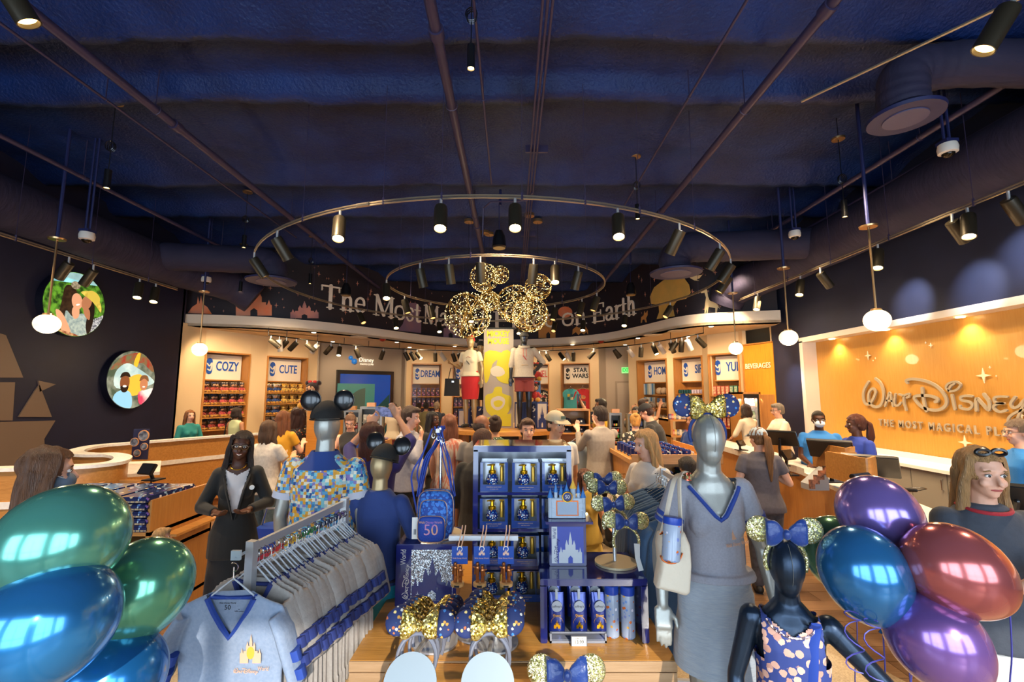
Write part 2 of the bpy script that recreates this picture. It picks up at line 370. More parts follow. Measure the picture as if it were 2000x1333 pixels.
# lower back wall, one straight run per bay; niches are set into it
BW = [(-7.45, 10.2), (-7.38, 10.9), (-6.86, 11.9), (-6.66, 12.35), (-5.96, 13.27), (-5.82, 13.6), (-3.6, 15.45), (-3.44, 15.6), (-2.45, 15.85), (-2.08, 15.95), (-1.1, 16.05),
      (.3, 16.0), (1.28, 15.75), (1.67, 15.6), (2.62, 15.3), (2.9, 15.2), (3.72, 14.55), (3.93, 14.3), (4.52, 13.27), (4.68, 13.15), (5.14, 12.26), (5.17, 11.98), (5.66, 11.3), (5.68, 11.15), (6.0, 10.4)]
NZ = 2.98
niches = {1: 'COZY', 3: 'CUTE', 7: 'DREAM', 9: 'LOVE', 11: 'MARVEL', 13: 'STAR\nWARS', 17: 'HOME', 19: 'SIP', 21: 'YUM'}
b = MB(); g = MB()
for i in range(len(BW)-1):
    p, q = Vector(BW[i]+(0,)), Vector(BW[i+1]+(0,)); L_ = (q-p).length; T = plane(p, q-p, (0, 0, 1))   # local z points to the room? x=along, y=up
    T = T @ Matrix(((1, 0, 0, 0), (0, 0, 1, 0), (0, 1, 0, 0), (0, 0, 0, 1)))   # local: x along, y = normal, z up
    t = MB()
    if i in niches: t.bx(0, L_, -.1, 0, NZ, ZS+.05, T)
    elif i in (5, 15): pass
    elif i == 23: continue
    else: t.bx(0, L_, -.1, 0, 0, ZS+.05, T)
    b.add(t.v, t.f)
struct('wall_back', b, CREAM)
b = MB(); pts = [p for p in FC]; bw = [Vector(p) for p in crv([(x, y, 0) for x, y in BW], 1)]
bwp = [Vector((p.x, p.y+.3)) for p in bw]
b.prism([tuple(p) for p in pts]+[(6.05, 10.4)]+[tuple(p) for p in reversed(bwp)][:]+[(-7.46, 10.3)], .06, Matrix.Translation((0, 0, ZS)))
struct('ceiling_soffit', b, M('soffit_paint', '#dcc29c', .6), smooth=False)
b = MB(); b.bx(-8.6, 6.9, 16.9, 17, 0, 5.7); b.bx(6.7, 6.9, 10.4, 17, 0, 5.7); b.bx(-8.6, -8.4, 10.2, 17, 0, 5.7); b.bx(6.0, 6.9, 10.44, 10.5, 0, 5.7); b.bx(-8.6, -7.45, 10.14, 10.2, 0, 5.7); struct('wall_service_corridor', b, CREAM)
def bay(i, back=0):
    p, q = Vector(BW[i]+(0,)), Vector(BW[i+1]+(0,)); u = (q-p).normalized(); n = Vector((-u.y, u.x, 0))
    T = Matrix(((u.x, n.x, 0, p.x), (u.y, n.y, 0, p.y), (0, 0, 1, 0), (0, 0, 0, 1))); return T, (q-p).length    # x along, y away from the room, z up
# projection alcove
T, L_ = bay(5); b = MB(); b.bx(0, L_, .25, .35, 0, ZS+.02, T); b.bx(-.02, .04, 0, .3, 0, ZS, T); b.bx(L_-.04, L_+.02, 0, .3, 0, ZS, T); struct('wall_portal', b, GREYW)
T5 = T; n5 = Vector((T[0][1], T[1][1], 0)); P5 = T @ Vector((0, .25, 0))
def WP(px, py, P0, n): d = ray(px, py); o = Vector((0, 0, H)); return o+d*((Vector(P0)-o).dot(n)/d.dot(n))
s0 = T.inverted() @ WP(657, 723, P5, n5); s1 = T.inverted() @ WP(765, 800, P5, n5)
t = thing('projection_screen', 'large dark blue video screen in black frame on the grey wall', 'screen', T @ Vector((s0.x, .25, .5)))
b = MB(); b.bx(s0.x, s1.x, .16, .25, .5, s0.z, T); obj('frame', b, PLAST, t)
b = MB(); b.bx(s0.x+.1, s1.x-.12, .15, .17, .5, s0.z-.12, T)
obj('display', b, M('screen_sky', '#06204c', .2, emis=('#0a4fae', .3)), t)
b = MB(); b.bx(s0.x+.02, s0.x+1.22, .135, .155, .5, s0.z-.42, T); obj('projected_panel', b, M('screen_teal', '#2c5a52', .2, emis=('#39705f', .45)), t)
b = MB(); b.prism([(s0.x+1.24, .5), (s1.x-.14, .5), (s1.x-.14, s0.z-.75), (s0.x+1.24, s0.z-1.25)], .01, T @ Matrix(((1, 0, 0, 0), (0, 0, -1, .15), (0, 1, 0, 0), (0, 0, 0, 1)))); obj('projected_hill', b, M('screen_hill', '#14302c', .3, emis=('#1d4540', .3)), t)
b = MB(); b.prism([(s0.x+.1+.8*k/12*1.0, .5+s0.z*0+ (1.0+.62*sin(pi*k/24))) for k in range(13)]+[(s0.x+.9, .5), (s0.x+.1, .5)], .012, T @ Matrix(((1, 0, 0, 0), (0, 0, -1, .13), (0, 1, 0, 0), (0, 0, 0, 1)))); obj('projected_arch', b, M('screen_arch', '#3c4a3c', .3, emis=('#4d5a48', .35)), t)
lg = T @ Vector(((s0.x+s1.x)/2-.1, .22, s0.z+.32))
t = thing('portal_logo', 'small lit script logo with blue globes above the video screen', 'sign', lg)
TL = Matrix(((T[0][0], 0, -n5.x, lg.x), (T[1][0], 0, -n5.y, lg.y), (0, 1, 0, lg.z), (0, 0, 0, 1)))
text('lettering', 'Disney', .2, TL @ Matrix.Translation((.1, .03, 0)), M('lit_letters', '#fff6e0', .5, emis=('#fff2d8', .6)), t, xs=.9)
text('lettering', 'PICTURES ZONE'[:0] or 'PHOTO ZONE', .07, TL @ Matrix.Translation((.12, -.11, 0)), MATS['lit_letters'], t, xs=1)
b = MB(); b.ell((-.42, .08, 0), .07); b.ell((-.3, -.03, 0), .09); b.v = [tuple(TL @ Vector(v)) for v in b.v]; obj('globe_mark', b, M('globe_blue', '#1d62a8', .3, emis=('#1d62a8', .4)), t)
# exit alcove and door
T, L_ = bay(15); b = MB(); b.bx(-.05, L_+.05, .5, .6, 0, ZS+.02, T); b.bx(-.05, 0, 0, .55, 0, ZS, T); b.bx(L_, L_+.05, 0, .55, 0, ZS, T); struct('wall_exit_alcove', b, M('beige_paint', '#bfae9a', .6))
b = MB(); b.bx(.42, L_-.02, .46, .52, 0, 2.3, T); o = struct('door_1', b, M('beige_door', '#c3b39f', .5))
b = MB(); b.bx(.36, .42, .44, .52, 0, 2.36, T); b.bx(.36, L_, .44, .52, 2.3, 2.36, T); obj('door_frame', b, M('beige_frame', '#a99783', .5), o)
e0 = T @ Vector((.8, .42, 2.72)); t = thing('exit_sign', 'small lit green EXIT sign above the beige door', 'sign', e0)
b = MB(); b.bx(.62, .98, .4, .46, 2.62, 2.82, T); obj('housing', b, M('exit_green', '#bfe8c0', .4, emis=('#63d070', .5)), t)
TE = Matrix(((T[0][0], 0, -T[0][1], e0.x), (T[1][0], 0, -T[1][1], e0.y), (0, 1, 0, e0.z), (0, 0, 0, 1)))
text('lettering', 'EXIT', .17, TE @ Matrix.Translation((0, 0, .03)), M('exit_letter', '#0a9a3a', .4, emis=('#00b040', .8)), t, xs=.8, bold=.004)
# ================================================================ display niches
SIGNB = M('sign_board', '#e4d8c4', .55); SHELF = []
def niche(i, word):
    T, L_ = bay(i); t = thing('display_niche', {'COZY': 'maple wall niche headed COZY, leftmost on the back wall', 'CUTE': 'maple wall niche headed CUTE, full of white and yellow plush toys', 'DREAM': 'maple wall niche headed DREAM with boxed dolls', 'LOVE': 'maple wall niche with bags partly hidden behind the red-skirted mannequin', 'MARVEL': 'maple wall niche with red MARVEL header and zebra-striped shirt', 'STAR\nWARS': 'maple wall niche with black STAR WARS header, turquoise and red shirts', 'HOME': 'maple wall niche headed HOME with pillows and white round ornaments', 'SIP': 'maple wall niche headed SIP with rows of mugs', 'YUM': 'maple wall niche headed YUM with bagged sweets'}[word], 'display niche', T @ Vector((0, 0, 0)))
    D = .42
    b = MB(); b.bx(0, L_, D, D+.03, 0, NZ, T); obj('back_panel', b, WOOD, t)
    for x in (0, L_-.035): b = MB(); b.bx(x, x+.035, -.03, D, 0, NZ, T); obj('side_panel', b, WOOD, t)
    b = MB(); b.bx(.035, L_-.035, -.03, D, NZ-.035, NZ, T); obj('top_panel', b, WOOD, t)
    hz = 2.98-.68; b = MB(); b.bx(.06, L_-.06, D-.16, D-.12, hz, NZ-.06, T); obj('header_board', b, SIGNB, t)
    b = MB(); b.bx(.035, L_-.035, D-.2, D-.02, hz-.03, hz, T); obj('header_rail', b, WOODX, t)
    c = T @ Vector((L_/2, D-.17, hz+.33))
    TT = Matrix(((T[0][0], 0, -T[0][1], c.x), (T[1][0], 0, -T[1][1], c.y), (0, 1, 0, c.z), (0, 0, 0, 1)))
    col = {'MARVEL': M('red_print', '#cc4f4a', .5), 'STAR\nWARS': INK}.get(word, BLUEP)
    if word == 'STAR\nWARS': text('lettering', word, .2, TT @ Matrix.Translation((.13, .02, 0)), col, t, xs=1.0, bold=.006)
    else: text('lettering', word, .33, TT @ Matrix.Translation((.14 if word != 'MARVEL' else .03, 0, 0)), col, t, xs=.62, bold=.006)
    if word != 'MARVEL':
        b = MB(); b.stroke([(-.3, -.13), (-.3, .13)], .14, .004, TT, smooth=False); obj('emblem', b, col, t)
        b = MB(); b.stroke([(-.36, .06), (-.3, .0), (-.25, .08), (-.27, -.1), (-.34, -.08)], .03, .008, TT); obj('emblem_mark', b, SIGNB, t)
    return T, L_, t, D, hz
NI = {}
for i, wd in niches.items(): NI[wd] = niche(i, wd)
T, L_ = bay(23); t = thing('beverage_panel', 'tall orange maple panel reading BEVERAGES beside the drinks fridge', 'wall panel', T @ Vector((0, 0, 0)))
b = MB(); b.bx(0, L_, -.02, .05, 0, 3.12, T); obj('panel', b, wood('amber2', '#cd8a2a', '#c07c22', 2), t)
b = MB(); b.bx(0, .03, -.05, 0, 0, 3.15, T); b.bx(0, L_, -.05, 0, 3.12, 3.15, T); obj('edge_trim', b, WOOD, t)
c = T @ Vector((L_/2, -.04, 2.6)); TT = Matrix(((T[0][0], 0, -T[0][1], c.x), (T[1][0], 0, -T[1][1], c.y), (0, 1, 0, c.z), (0, 0, 0, 1)))
text('lettering', 'BEVERAGES', .17, TT, M('pale_letters', '#f0dcb8', .5), t, xs=.78, bold=.003)
# ================================================================ mural: letters and silhouettes
def mur(px):
    d = ray(px, 600); k = d.x/d.y
    for p, q in zip(MC, MC[1:]):
        a = p.x-k*p.y; c = q.x-k*q.y
        if a*c <= 0 and a != c: s = a/(a-c); return p.lerp(q, s), (q-p).normalized()
    return MC[0], (MC[1]-MC[0]).normalized()
def marc(px):
    d = ray(px, 600); k = d.x/d.y; L_ = 0
    for p, q in zip(MC, MC[1:]):
        a = p.x-k*p.y; c = q.x-k*q.y
        if a*c <= 0: return L_+(q-p).length*a/(a-c)
        L_ += (q-p).length
    return L_
def at_arc(s):
    for p, q in zip(MC, MC[1:]):
        l = (q-p).length
        if s <= l: return p.lerp(q, s/l), (q-p).normalized()
        s -= l
K, k_ = .15, .055
def foot(x): return ([(x-.14, .025), (x+.14, .025)], .05)
GL = {'T': (.86, [([(.43, 0), (.43, 1)], K), ([(.04, .96), (.82, .96)], .07), ([(.05, .96), (.05, .76)], k_), ([(.81, .96), (.81, .76)], k_), foot(.43)]),
 'h': (.68, [([(.16, 0), (.16, 1)], K*.85), ([(.16, .48), (.3, .64), (.46, .6), (.5, .4), (.5, 0)], K*.8), ([(.04, .98), (.16, .98)], .05), foot(.16), foot(.52)]),
 'e': (.6, [([(.1, .38), (.5, .38)], k_), ([(.5, .38), (.46, .6), (.29, .68), (.12, .56), (.08, .33), (.15, .1), (.33, .02), (.52, .14)], .1)]),
 'M': (1.12, [([(.16, 0), (.16, .97)], k_), ([(.18, .97), (.56, .06)], K), ([(.56, .06), (.93, .97)], k_), ([(.96, 0), (.96, .97)], K), foot(.16), foot(.96), ([(.04, .975), (.24, .975)], .05), ([(.9, .975), (1.08, .975)], .05)]),
 'o': (.68, [([(.34, .67), (.14, .58), (.08, .34), (.14, .1), (.34, .01), (.54, .1), (.6, .34), (.54, .58), (.34, .67)], .1)]),
 's': (.52, [([(.44, .52), (.38, .64), (.24, .66), (.11, .57), (.16, .42), (.34, .33), (.44, .2), (.36, .05), (.2, .02), (.08, .16)], .085)]),
 't': (.42, [([(.18, .9), (.18, .2), (.25, .04), (.38, .08)], K*.8), ([(.03, .63), (.37, .63)], k_)]),
 'a': (.62, [([(.12, .52), (.2, .65), (.36, .65), (.44, .5), (.44, .1), (.55, .03)], .11), ([(.44, .4), (.2, .32), (.09, .18), (.17, .03), (.33, .05), (.44, .2)], .09)]),
 'g': (.62, [([(.29, .66), (.13, .56), (.13, .36), (.29, .27), (.43, .37), (.43, .56), (.29, .66)], .09), ([(.42, .62), (.58, .68)], .06), ([(.2, .29), (.14, .16), (.3, .08), (.5, .02), (.5, -.15), (.3, -.25), (.1, -.17), (.14, -.02), (.26, .06)], .08)]),
 'i': (.34, [([(.17, 0), (.17, .64)], K*.85), ([(.05, .62), (.17, .62)], .05), ([(.16, .86), (.18, .9)], .16), foot(.17)]),
 'c': (.56, [([(.46, .5), (.38, .65), (.24, .65), (.11, .52), (.08, .33), (.14, .1), (.3, .02), (.49, .13)], .1)]),
 'l': (.34, [([(.17, 0), (.17, 1)], K*.85), ([(.05, .98), (.17, .98)], .05), foot(.17)]),
 'P': (.78, [([(.2, 0), (.2, .97)], K), ([(.2, .96), (.45, .96), (.64, .87), (.66, .68), (.5, .52), (.2, .5)], .09), foot(.2), ([(.05, .975), (.2, .975)], .05)]),
 'n': (.68, [([(.16, 0), (.16, .64)], K*.85), ([(.16, .48), (.3, .64), (.46, .6), (.5, .4), (.5, 0)], K*.8), ([(.04, .63), (.16, .63)], .05), foot(.16), foot(.52)]),
 'E': (.82, [([(.2, 0), (.2, .97)], K), ([(.06, .96), (.74, .96)], k_), ([(.06, .025), (.76, .025)], k_), ([(.2, .5), (.56, .5)], k_), ([(.73, .96), (.73, .76)], k_), ([(.75, .03), (.75, .25)], k_), ([(.56, .38), (.56, .62)], k_)]),
 'r': (.48, [([(.16, 0), (.16, .64)], K*.85), ([(.16, .4), (.27, .6), (.42, .62)], .09), ([(.04, .63), (.16, .63)], .05), foot(.16)])}
LET = M('mural_letter_white', '#fbf2e2', .5)
t = thing('mural_lettering', 'white serif lettering The Most Magical Place on Earth on the curved mural', 'sign', (0, 15.5, 4.2))
CAP = .60
def zb(px): return 4.17
for word, p0, p1 in (('The', 624, 714), ('Most', 728, 822), ('Magical', 827, 948), ('Place', 962, 1088), ('on', 1097, 1146), ('Earth', 1155, 1243)):
    a0, a1 = marc(p0), marc(p1); tot = sum(GL[c][0] for c in word); sc_ = (a1-a0)/tot; x = a0
    for c in word:
        adv, st = GL[c]; P, tg = at_arc(x+adv*sc_/2)
        T = Matrix(((tg.x*sc_, 0, tg.y, P.x-tg.x*sc_*adv/2), (tg.y*sc_, 0, -tg.x, P.y-tg.y*sc_*adv/2), (0, CAP*1.0, 0, zb(p0)), (0, 0, 0, 1)))
        b = MB()
        for pts, wd in st: b.stroke(pts, wd, .03, T @ Matrix.Translation((0, 0, .005)))
        obj('letter', b, LET, t, smooth=False); x += adv*sc_
MCOL = {'o': M('mural_orange', '#e8763f', .6, var=(2, '#d89070')), 'p': M('mural_pink', '#d08a78', .6, var=(2, '#8f6a70')), 'y': M('mural_olive', '#c8a658', .6, var=(3, '#d8ae5a')), 'c': M('mural_cream', '#e0cc9c', .6), 'b': M('mural_mauve', '#77647e', .6, var=(2, '#8c6a7a')), 'g': M('mural_gold', '#c58a4a', .6)}
def onmural(name, label, polys, col, cat='mural motif', th=.012):
    xs = [p[0] for pl in polys for p in pl]; P, tg = mur(sum(xs)/len(xs)); n = Vector((-tg.y, tg.x, 0)); P0 = Vector((P.x, P.y, 4))-n*.0
    T = Matrix(((tg.x, 0, tg.y, P.x), (tg.y, 0, -tg.x, P.y), (0, 1, 0, 0), (0, 0, 0, 1))); Ti = T.inverted(); b = MB()
    for i, pl in enumerate(polys): b.prism([tuple((Ti @ WP(x, y, P0, n))[:2]) for x, y in pl], th+.0008*i, T)
    return tag(obj(name, b, MCOL[col], smooth=False), label, cat, 'silhouettes printed on the curved mural')
def castle(x, y, w, h, f=1):
    """plain storybook castle outline: keep, gatehouse and four side towers"""
    q = lambda u, v: (x+u*w, y-v*h)
    r = [[q(0, 0), q(0, .34), q(.04, .34), q(.09, .52), q(.14, .34), q(.16, .34), q(.16, .42), q(.28, .42), q(.28, .58), q(.34, .74), q(.4, .58), q(.43, .58), q(.43, .7), q(.5, 1), q(.57, .7), q(.57, .58), q(.6, .58), q(.66, .72), q(.72, .58), q(.72, .42), q(.84, .42), q(.84, .34), q(.87, .34), q(.92, .5), q(.97, .34), q(1, .34), q(1, 0), q(.6, 0), q(.6, .16), q(.5, .24), q(.4, .16), q(.4, 0)]]
    return r
onmural('mural_castle', 'orange castle silhouette near the left end of the mural', castle(461, 617, 70, 62), 'o')
onmural('mural_castle', 'small peach castle silhouette left of the word The', castle(567, 622, 55, 34), 'p')
onmural('mural_mountain', 'pleated orange mountain silhouette at the left end of the mural', [[(367, 612), (376, 600), (385, 594), (387, 580), (390, 594), (393, 578), (396, 594), (405, 600), (414, 614)]], 'o')
onmural('mural_castle', 'pale yellow castle silhouette right of the hanging globes', castle(1052, 661, 38, 52), 'g')
onmural('mural_castle', 'mauve castle silhouette behind the left big globe', castle(860, 660, 40, 44), 'b')
onmural('mural_fountain', 'mauve bell-shaped silhouette under the word Most', [[(776, 646), (786, 634), (792, 615), (790, 600), (800, 592), (812, 592), (822, 602), (818, 618), (824, 638), (830, 652)]], 'b')
onmural('mural_tree', 'huge olive tree silhouette at the right end of the mural', [[(1283, 624), (1288, 610), (1287, 596), (1272, 594), (1270, 580), (1278, 562), (1296, 548), (1316, 541), (1336, 543), (1346, 556), (1349, 572), (1340, 584), (1322, 588), (1314, 600), (1318, 618)]], 'y')
onmural('mural_giraffe', 'cream giraffe silhouette beside the big tree', [[(1376, 612), (1377, 594), (1379, 582), (1376, 572), (1370, 573), (1368, 571), (1376, 566), (1378, 563), (1381, 567), (1383, 580), (1387, 588), (1398, 592), (1404, 600), (1406, 604), (1402, 600), (1400, 611), (1397, 611), (1397, 602), (1384, 600), (1382, 612), (1380, 612), (1380, 602), (1378, 612)]], 'c')
onmural('mural_bird', 'cream flying bird silhouette above the giraffe', [[(1347, 543), (1353, 538), (1358, 526), (1360, 539), (1372, 537), (1366, 544), (1360, 546), (1366, 549), (1356, 548)]], 'c')
onmural('mural_antelope', 'small gold antelope silhouette right of the word Earth', [[(1252, 631), (1253, 620), (1258, 616), (1259, 608), (1261, 613), (1265, 607), (1265, 616), (1262, 622), (1264, 630), (1261, 630), (1259, 624), (1255, 625), (1254, 631)]], 'g')
onmural('mural_wings', 'orange winged silhouette below the word on', [[(1118, 654), (1119, 644), (1126, 638), (1132, 641), (1135, 637), (1138, 641), (1144, 638), (1149, 646), (1149, 654), (1145, 648), (1141, 654), (1135, 650), (1130, 655), (1125, 649)]], 'g')
onmural('mural_disc', 'brown saucer silhouette above the word on', [[(1104+14*cos(a*pi/8), 610+11*sin(a*pi/8)) for a in range(16)]], 'o')
b = MB(); random.seed(3)
for k in range(260):
    px = random.uniform(368, 1500); py = random.uniform(520, 650)
    P, tg = mur(px); n = Vector((-tg.y, tg.x, 0)); p = WP(px, py, (P.x, P.y, 4), n)
    if p.z < ZF+.08 or p.z > 5.4: continue
    r = random.choice((.018, .025, .05)); T = Matrix(((tg.x, 0, tg.y, p.x), (tg.y, 0, -tg.x, p.y), (0, 1, 0, p.z), (0, 0, 0, 1)))
    b.prism([(r*(1 if a % 2 == 0 else .28)*cos(a*pi/4), r*(1.4 if a % 2 == 0 else .28)*sin(a*pi/4)) for a in range(8)], .006, T)
o = obj('mural_stars', b, M('mural_star', '#c98a72', .5), smooth=False, kind='stuff'); tag(o, 'tiny pink and cream stars scattered over the dark mural', 'stars')
for o in list(C.objects):
    if o.name.startswith('mural_') and not o.name.startswith('mural_lettering'):
        wm = bpy.data.objects['wall_mural']; o.parent = wm
        for k in ('category', 'group'):
            if k in o: del o[k]
# ================================================================ ceiling pipes, conduits and ducts
def pipe(px, py, z, r, y0=-2.5, y1=16, name='ceiling_pipe', label='', cat='pipe', couple=(), vp=(999, 774)):
    p = WZ(px, py, z); x = p.x; t = thing(name, label, cat, (x, y0, z), 0, 'pipes under the navy ceiling')
    b = MB(); b.cyl((x, y0, z), (x, y1, z), r, n=12); obj('run', b, PIPE, t)
    b = MB()
    for y in couple: b.cyl((x, y-.05, z), (x, y+.05, z), r*1.35, n=12)
    if couple: obj('coupling', b, PIPE, t, kind='stuff')
    b = MB(); y = y0+1
    while y < y1: b.cyl((x, y, z), (x, y, 5.6), .006, n=5); b.tube([(x+1.3*r*cos(a*pi/5), y, z+1.3*r*sin(a*pi/5)) for a in range(10)], .004, 4, True); y += 3.05
    obj('hangers', b, PIPE, t, kind='stuff'); return t
PIPE = M('painted_pipe', '#3a3350', .45, .2)
pipe(839, 0, 5.05, .05, label='thick sprinkler pipe just left of the middle of the ceiling', couple=(3.6, 8.2))
pipe(1631, 0, 5.0, .045, label='long sprinkler pipe right of the track rings', couple=(3.3, 7.4))
pipe(67, 26, 5.0, .045, label='long sprinkler pipe left of the track rings', couple=(4.9, 9))
pipe(925, 0, 5.12, .013, label='thin conduit hanging beside the thick middle pipe', y1=6.6)
pipe(1459, 0, 5.15, .013, label='thin conduit between the middle conduits and the right sprinkler pipe', y1=7.5)
pipe(0, 45, 5.12, .014, label='thin conduit left of the left sprinkler pipe', y1=9)
pipe(0, 265, 4.95, .03, label='lower pipe above the left duct', y0=2)
pipe(1927, 187, 4.95, .035, label='lower pipe near the right duct', y0=1)
pipe(1990, 215, 4.9, .02, label='strut rail above the right duct', y0=2)
t = thing('conduit_bundle', 'bundle of three thin conduits running down the middle of the ceiling', 'conduit', (.3, 0, 5.15), 0, 'pipes under the navy ceiling')
for k in range(3):
    b = MB(); x = WZ(1060+k*10, 0, 5.15).x; b.cyl((x, -2.5, 5.15), (x, 15, 5.15), .013, n=8); obj('conduit', b, PIPE, t)
b = MB(); b.tube([(.32, 6.9, 5.12), (.25, 7.15, 5.1), (-.35, 7.2, 5.1), (-.48, 7.35, 5.05), (-.5, 7.5, 4.6)], .014, 6)
b.box((.33, 5.75, 5.2), (.3, .03, .1)); b.box((.33, 9, 5.2), (.3, .03, .1)); obj('strap', b, PIPE, t)
# big fabric ducts
def duct(label, pts, r, disc=None):
    t = thing('air_duct', label, 'duct', pts[0]); P = crv(pts, 8); n = len(P)
    b = MB(); b.tube(P, [r*(1+.02*sin(i*1.7)) for i in range(n)], 22); obj('duct_skin', b, DUCT, t, sharp=1.2)
    if disc:
        x, y, z, rr = disc; b = MB(); b.lathe([(rr*1.35, 0), (rr*1.38, .03), (rr*1.1, .07), (rr, .05), (rr*.98, .02)], 36, Matrix.Translation((x, y, z))); obj('flange', b, NAVYP, t)
        b = MB(); b.lathe([(.001, -.01), (rr*.8, -.01), (rr*.82, .02), (.001, .02)], 32, Matrix.Translation((x, y, z))); obj('diffuser', b, M('diffuser_grey', '#4a4868', .5), t)
    return t
duct('big navy fabric duct along the top of the left wall', [(-6.9, -2, 4.55), (-6.9, 3, 4.55), (-6.88, 7.5, 4.5), (-6.7, 9.2, 4.45), (-6.25, 10.0, 4.35), (-5.9, 10.25, 4.1)], .36)
duct('big navy fabric duct along the top of the right wall', [(5.5, -2, 4.62), (5.5, 3, 4.62), (5.5, 7.5, 4.55), (5.36, 9.2, 4.45), (5.0, 10.1, 4.3), (4.9, 10.3, 4.0)], .38)
p = WZ(1768, 232, 4.5)
duct('navy duct elbow with round diffuser at upper right', [(5.4, p.y-.05, 5.0), (4.4, p.y-.05, 5.02), (p.x+.35, p.y, 5.02), (p.x+.06, p.y, 4.95), (p.x, p.y, 4.75), (p.x, p.y, 4.6)], .2, (p.x, p.y, 4.5, .215))
p = WZ(530, 551, 4.1)
duct('navy branch duct with round diffuser at the left end of the mural', [(-6.6, p.y-.2, 4.55), (p.x-.8, p.y, 4.55), (p.x-.25, p.y, 4.53), (p.x, p.y, 4.4), (p.x, p.y, 4.15)], .26, (p.x, p.y, 4.1, .33))
p = WZ(1320, 535, 4.1)
duct('navy branch duct with round diffuser above the mural tree', [(5.3, p.y-.2, 4.6), (p.x+.8, p.y, 4.6), (p.x+.25, p.y, 4.58), (p.x, p.y, 4.4), (p.x, p.y, 4.15)], .27, (p.x, p.y, 4.1, .33))
# ================================================================ track rings, tracks and spot heads
TRK = M('satin_track', '#b9aa92', .3, .8)
def head_proto(mat, lit):
    t = thing('spot_head', 'x', 'spotlight'); b = MB(); b.cyl((0, 0, 0), (0, 0, -.09), .012, n=8); b.box((0, 0, -.09), (.035, .035, .03)); obj('stem', b, STEEL, t)
    b = MB(); b.lathe([(.001, .12), (.052, .12), (.056, .1), (.056, -.12), (.048, -.12), (.046, -.09), (.001, -.085)], 16, Matrix.Translation((0, 0, -.19)) @ Matrix.Rotation(0, 4, 'X')); obj('housing', b, mat, t)
    b = MB(); b.lathe([(.001, -.108), (.044, -.108), (.044, -.1), (.001, -.1)], 16, Matrix.Translation((0, 0, -.19))); obj('lens', b, GLOW if lit else M('dim_lens', '#d8b070', .3, emis=('#ffc070', 1.2)), t)
    return t
protos = {}
def head(p, lit, aim, label, group, small=1, white=False):
    """spot head hung at p, housing swung towards the point aim"""
    key = (lit, white)
    if key not in protos: protos[key] = head_proto(M('white_head', '#cfc6b8', .4) if white else BRONZE, lit); first = True
    else: first = False
    d = (Vector(aim)-Vector(p)); yaw = atan2(d.x, -d.y); tilt = min(1.25, atan2(sqrt(d.x**2+d.y**2), max(.05, -d.z)))
    if first: r = protos[key]; proto(r)
    r2 = dup(protos[key], p, 0, label, group, small)
    for k in list(r2.children):
        if not k.name.startswith('stem'):
            k.matrix_basis = Matrix.Translation((0, 0, -.09)) @ Matrix.Rotation(yaw, 4, 'Z') @ Matrix.Rotation(-tilt, 4, 'X') @ Matrix.Translation((0, 0, .09))
    return r2
RC, ZT = Vector((-.3, 8.65)), 4.0
def ringtrack(R0, label, heads, cables):
    t = thing('ring_track', label, 'lighting track', (RC.x, RC.y, ZT), 0, 'suspended lighting rings')
    for dz in (.014, -.014):
        b = MB(); b.tube([(RC.x+R0*cos(a*pi/48), RC.y+R0*sin(a*pi/48), ZT+dz) for a in range(96)], .011, 6, True); obj('rail', b, TRK, t)
    for a in cables:
        x, y = RC.x+R0*cos(a), RC.y+R0*sin(a); b = MB(); b.cyl((x, y, ZT), (x, y, 5.58), .0035, n=4); b.cyl((x, y, ZT-.03), (x, y, ZT+.05), .014, n=6); obj('suspension_cable', b, PIPE, t)
    for a in (-1.9, .4, 2.6): b = MB(); b.cyl((RC.x+R0*cos(a-.02), RC.y+R0*sin(a-.02), ZT), (RC.x+R0*cos(a+.02), RC.y+R0*sin(a+.02), ZT), .026, n=8); obj('connector', b, TRK, t)
    return t
def ra(px, py): p = WZ(px, py, ZT); return atan2(p.y-RC.y, p.x-RC.x)
ringtrack(4.1, 'large suspended metal lighting ring', None, [ra(x, y) for x, y in ((640, 445), (758, 402), (864, 388), (1020, 384), (1148, 390), (1250, 412), (1345, 448))]+[.1, .5, .9, 1.3, 1.7, 2.1, 2.5, 2.9])
ringtrack(2.06, 'smaller suspended metal lighting ring inside the large one', None, [ra(x, y) for x, y in ((772, 522), (818, 508), (917, 497), (1095, 505), (1160, 520))]+[.2, .8, 1.4, 2.0, 2.7])
big = [(687, 420, 1), (868, 396, 1), (1005, 390, 1), (1190, 415, 1), (571, 456, 0), (524, 495, 0), (1308, 440, 0), (1395, 475, 0), (1415, 505, 0), (1410, 530, 0)]
lab = lambda lit, ring, k: ('lit ' if lit else 'dark ')+'bronze spotlight clamped to the %s ring' % ring
def place_ring(R0, lst, ring):
    for k, e in enumerate(lst):
        a = e[0] if len(e) == 2 else ra(e[0], e[1]); lit = e[-1]; x, y = RC.x+R0*cos(a), RC.y+R0*sin(a)
        h = ('near' if sin(a) < -.45 else 'far' if sin(a) > .45 else 'left' if cos(a) < 0 else 'right')
        side = ' side of the '+ring+' ring'
        aim = (x*.8+(0 if not lit else 0), y-1.2, 1.2) if lit else (RC.x+(x-RC.x)*.5, RC.y+(y-RC.y)*.5, 1)
        head((x, y, ZT-.02), lit, aim, ('lit' if lit else 'unlit')+' bronze spotlight hanging from the '+h+side, 'spotlights on the '+h+' side of the '+ring+' ring, '+('lit' if lit else 'unlit'), 1.25)
place_ring(4.1, big+[(.35, 0), (.7, 1), (1.0, 1), (1.2, 0), (1.45, 1), (1.75, 0), (2.0, 1), (2.3, 1), (2.55, 0)], 'large')
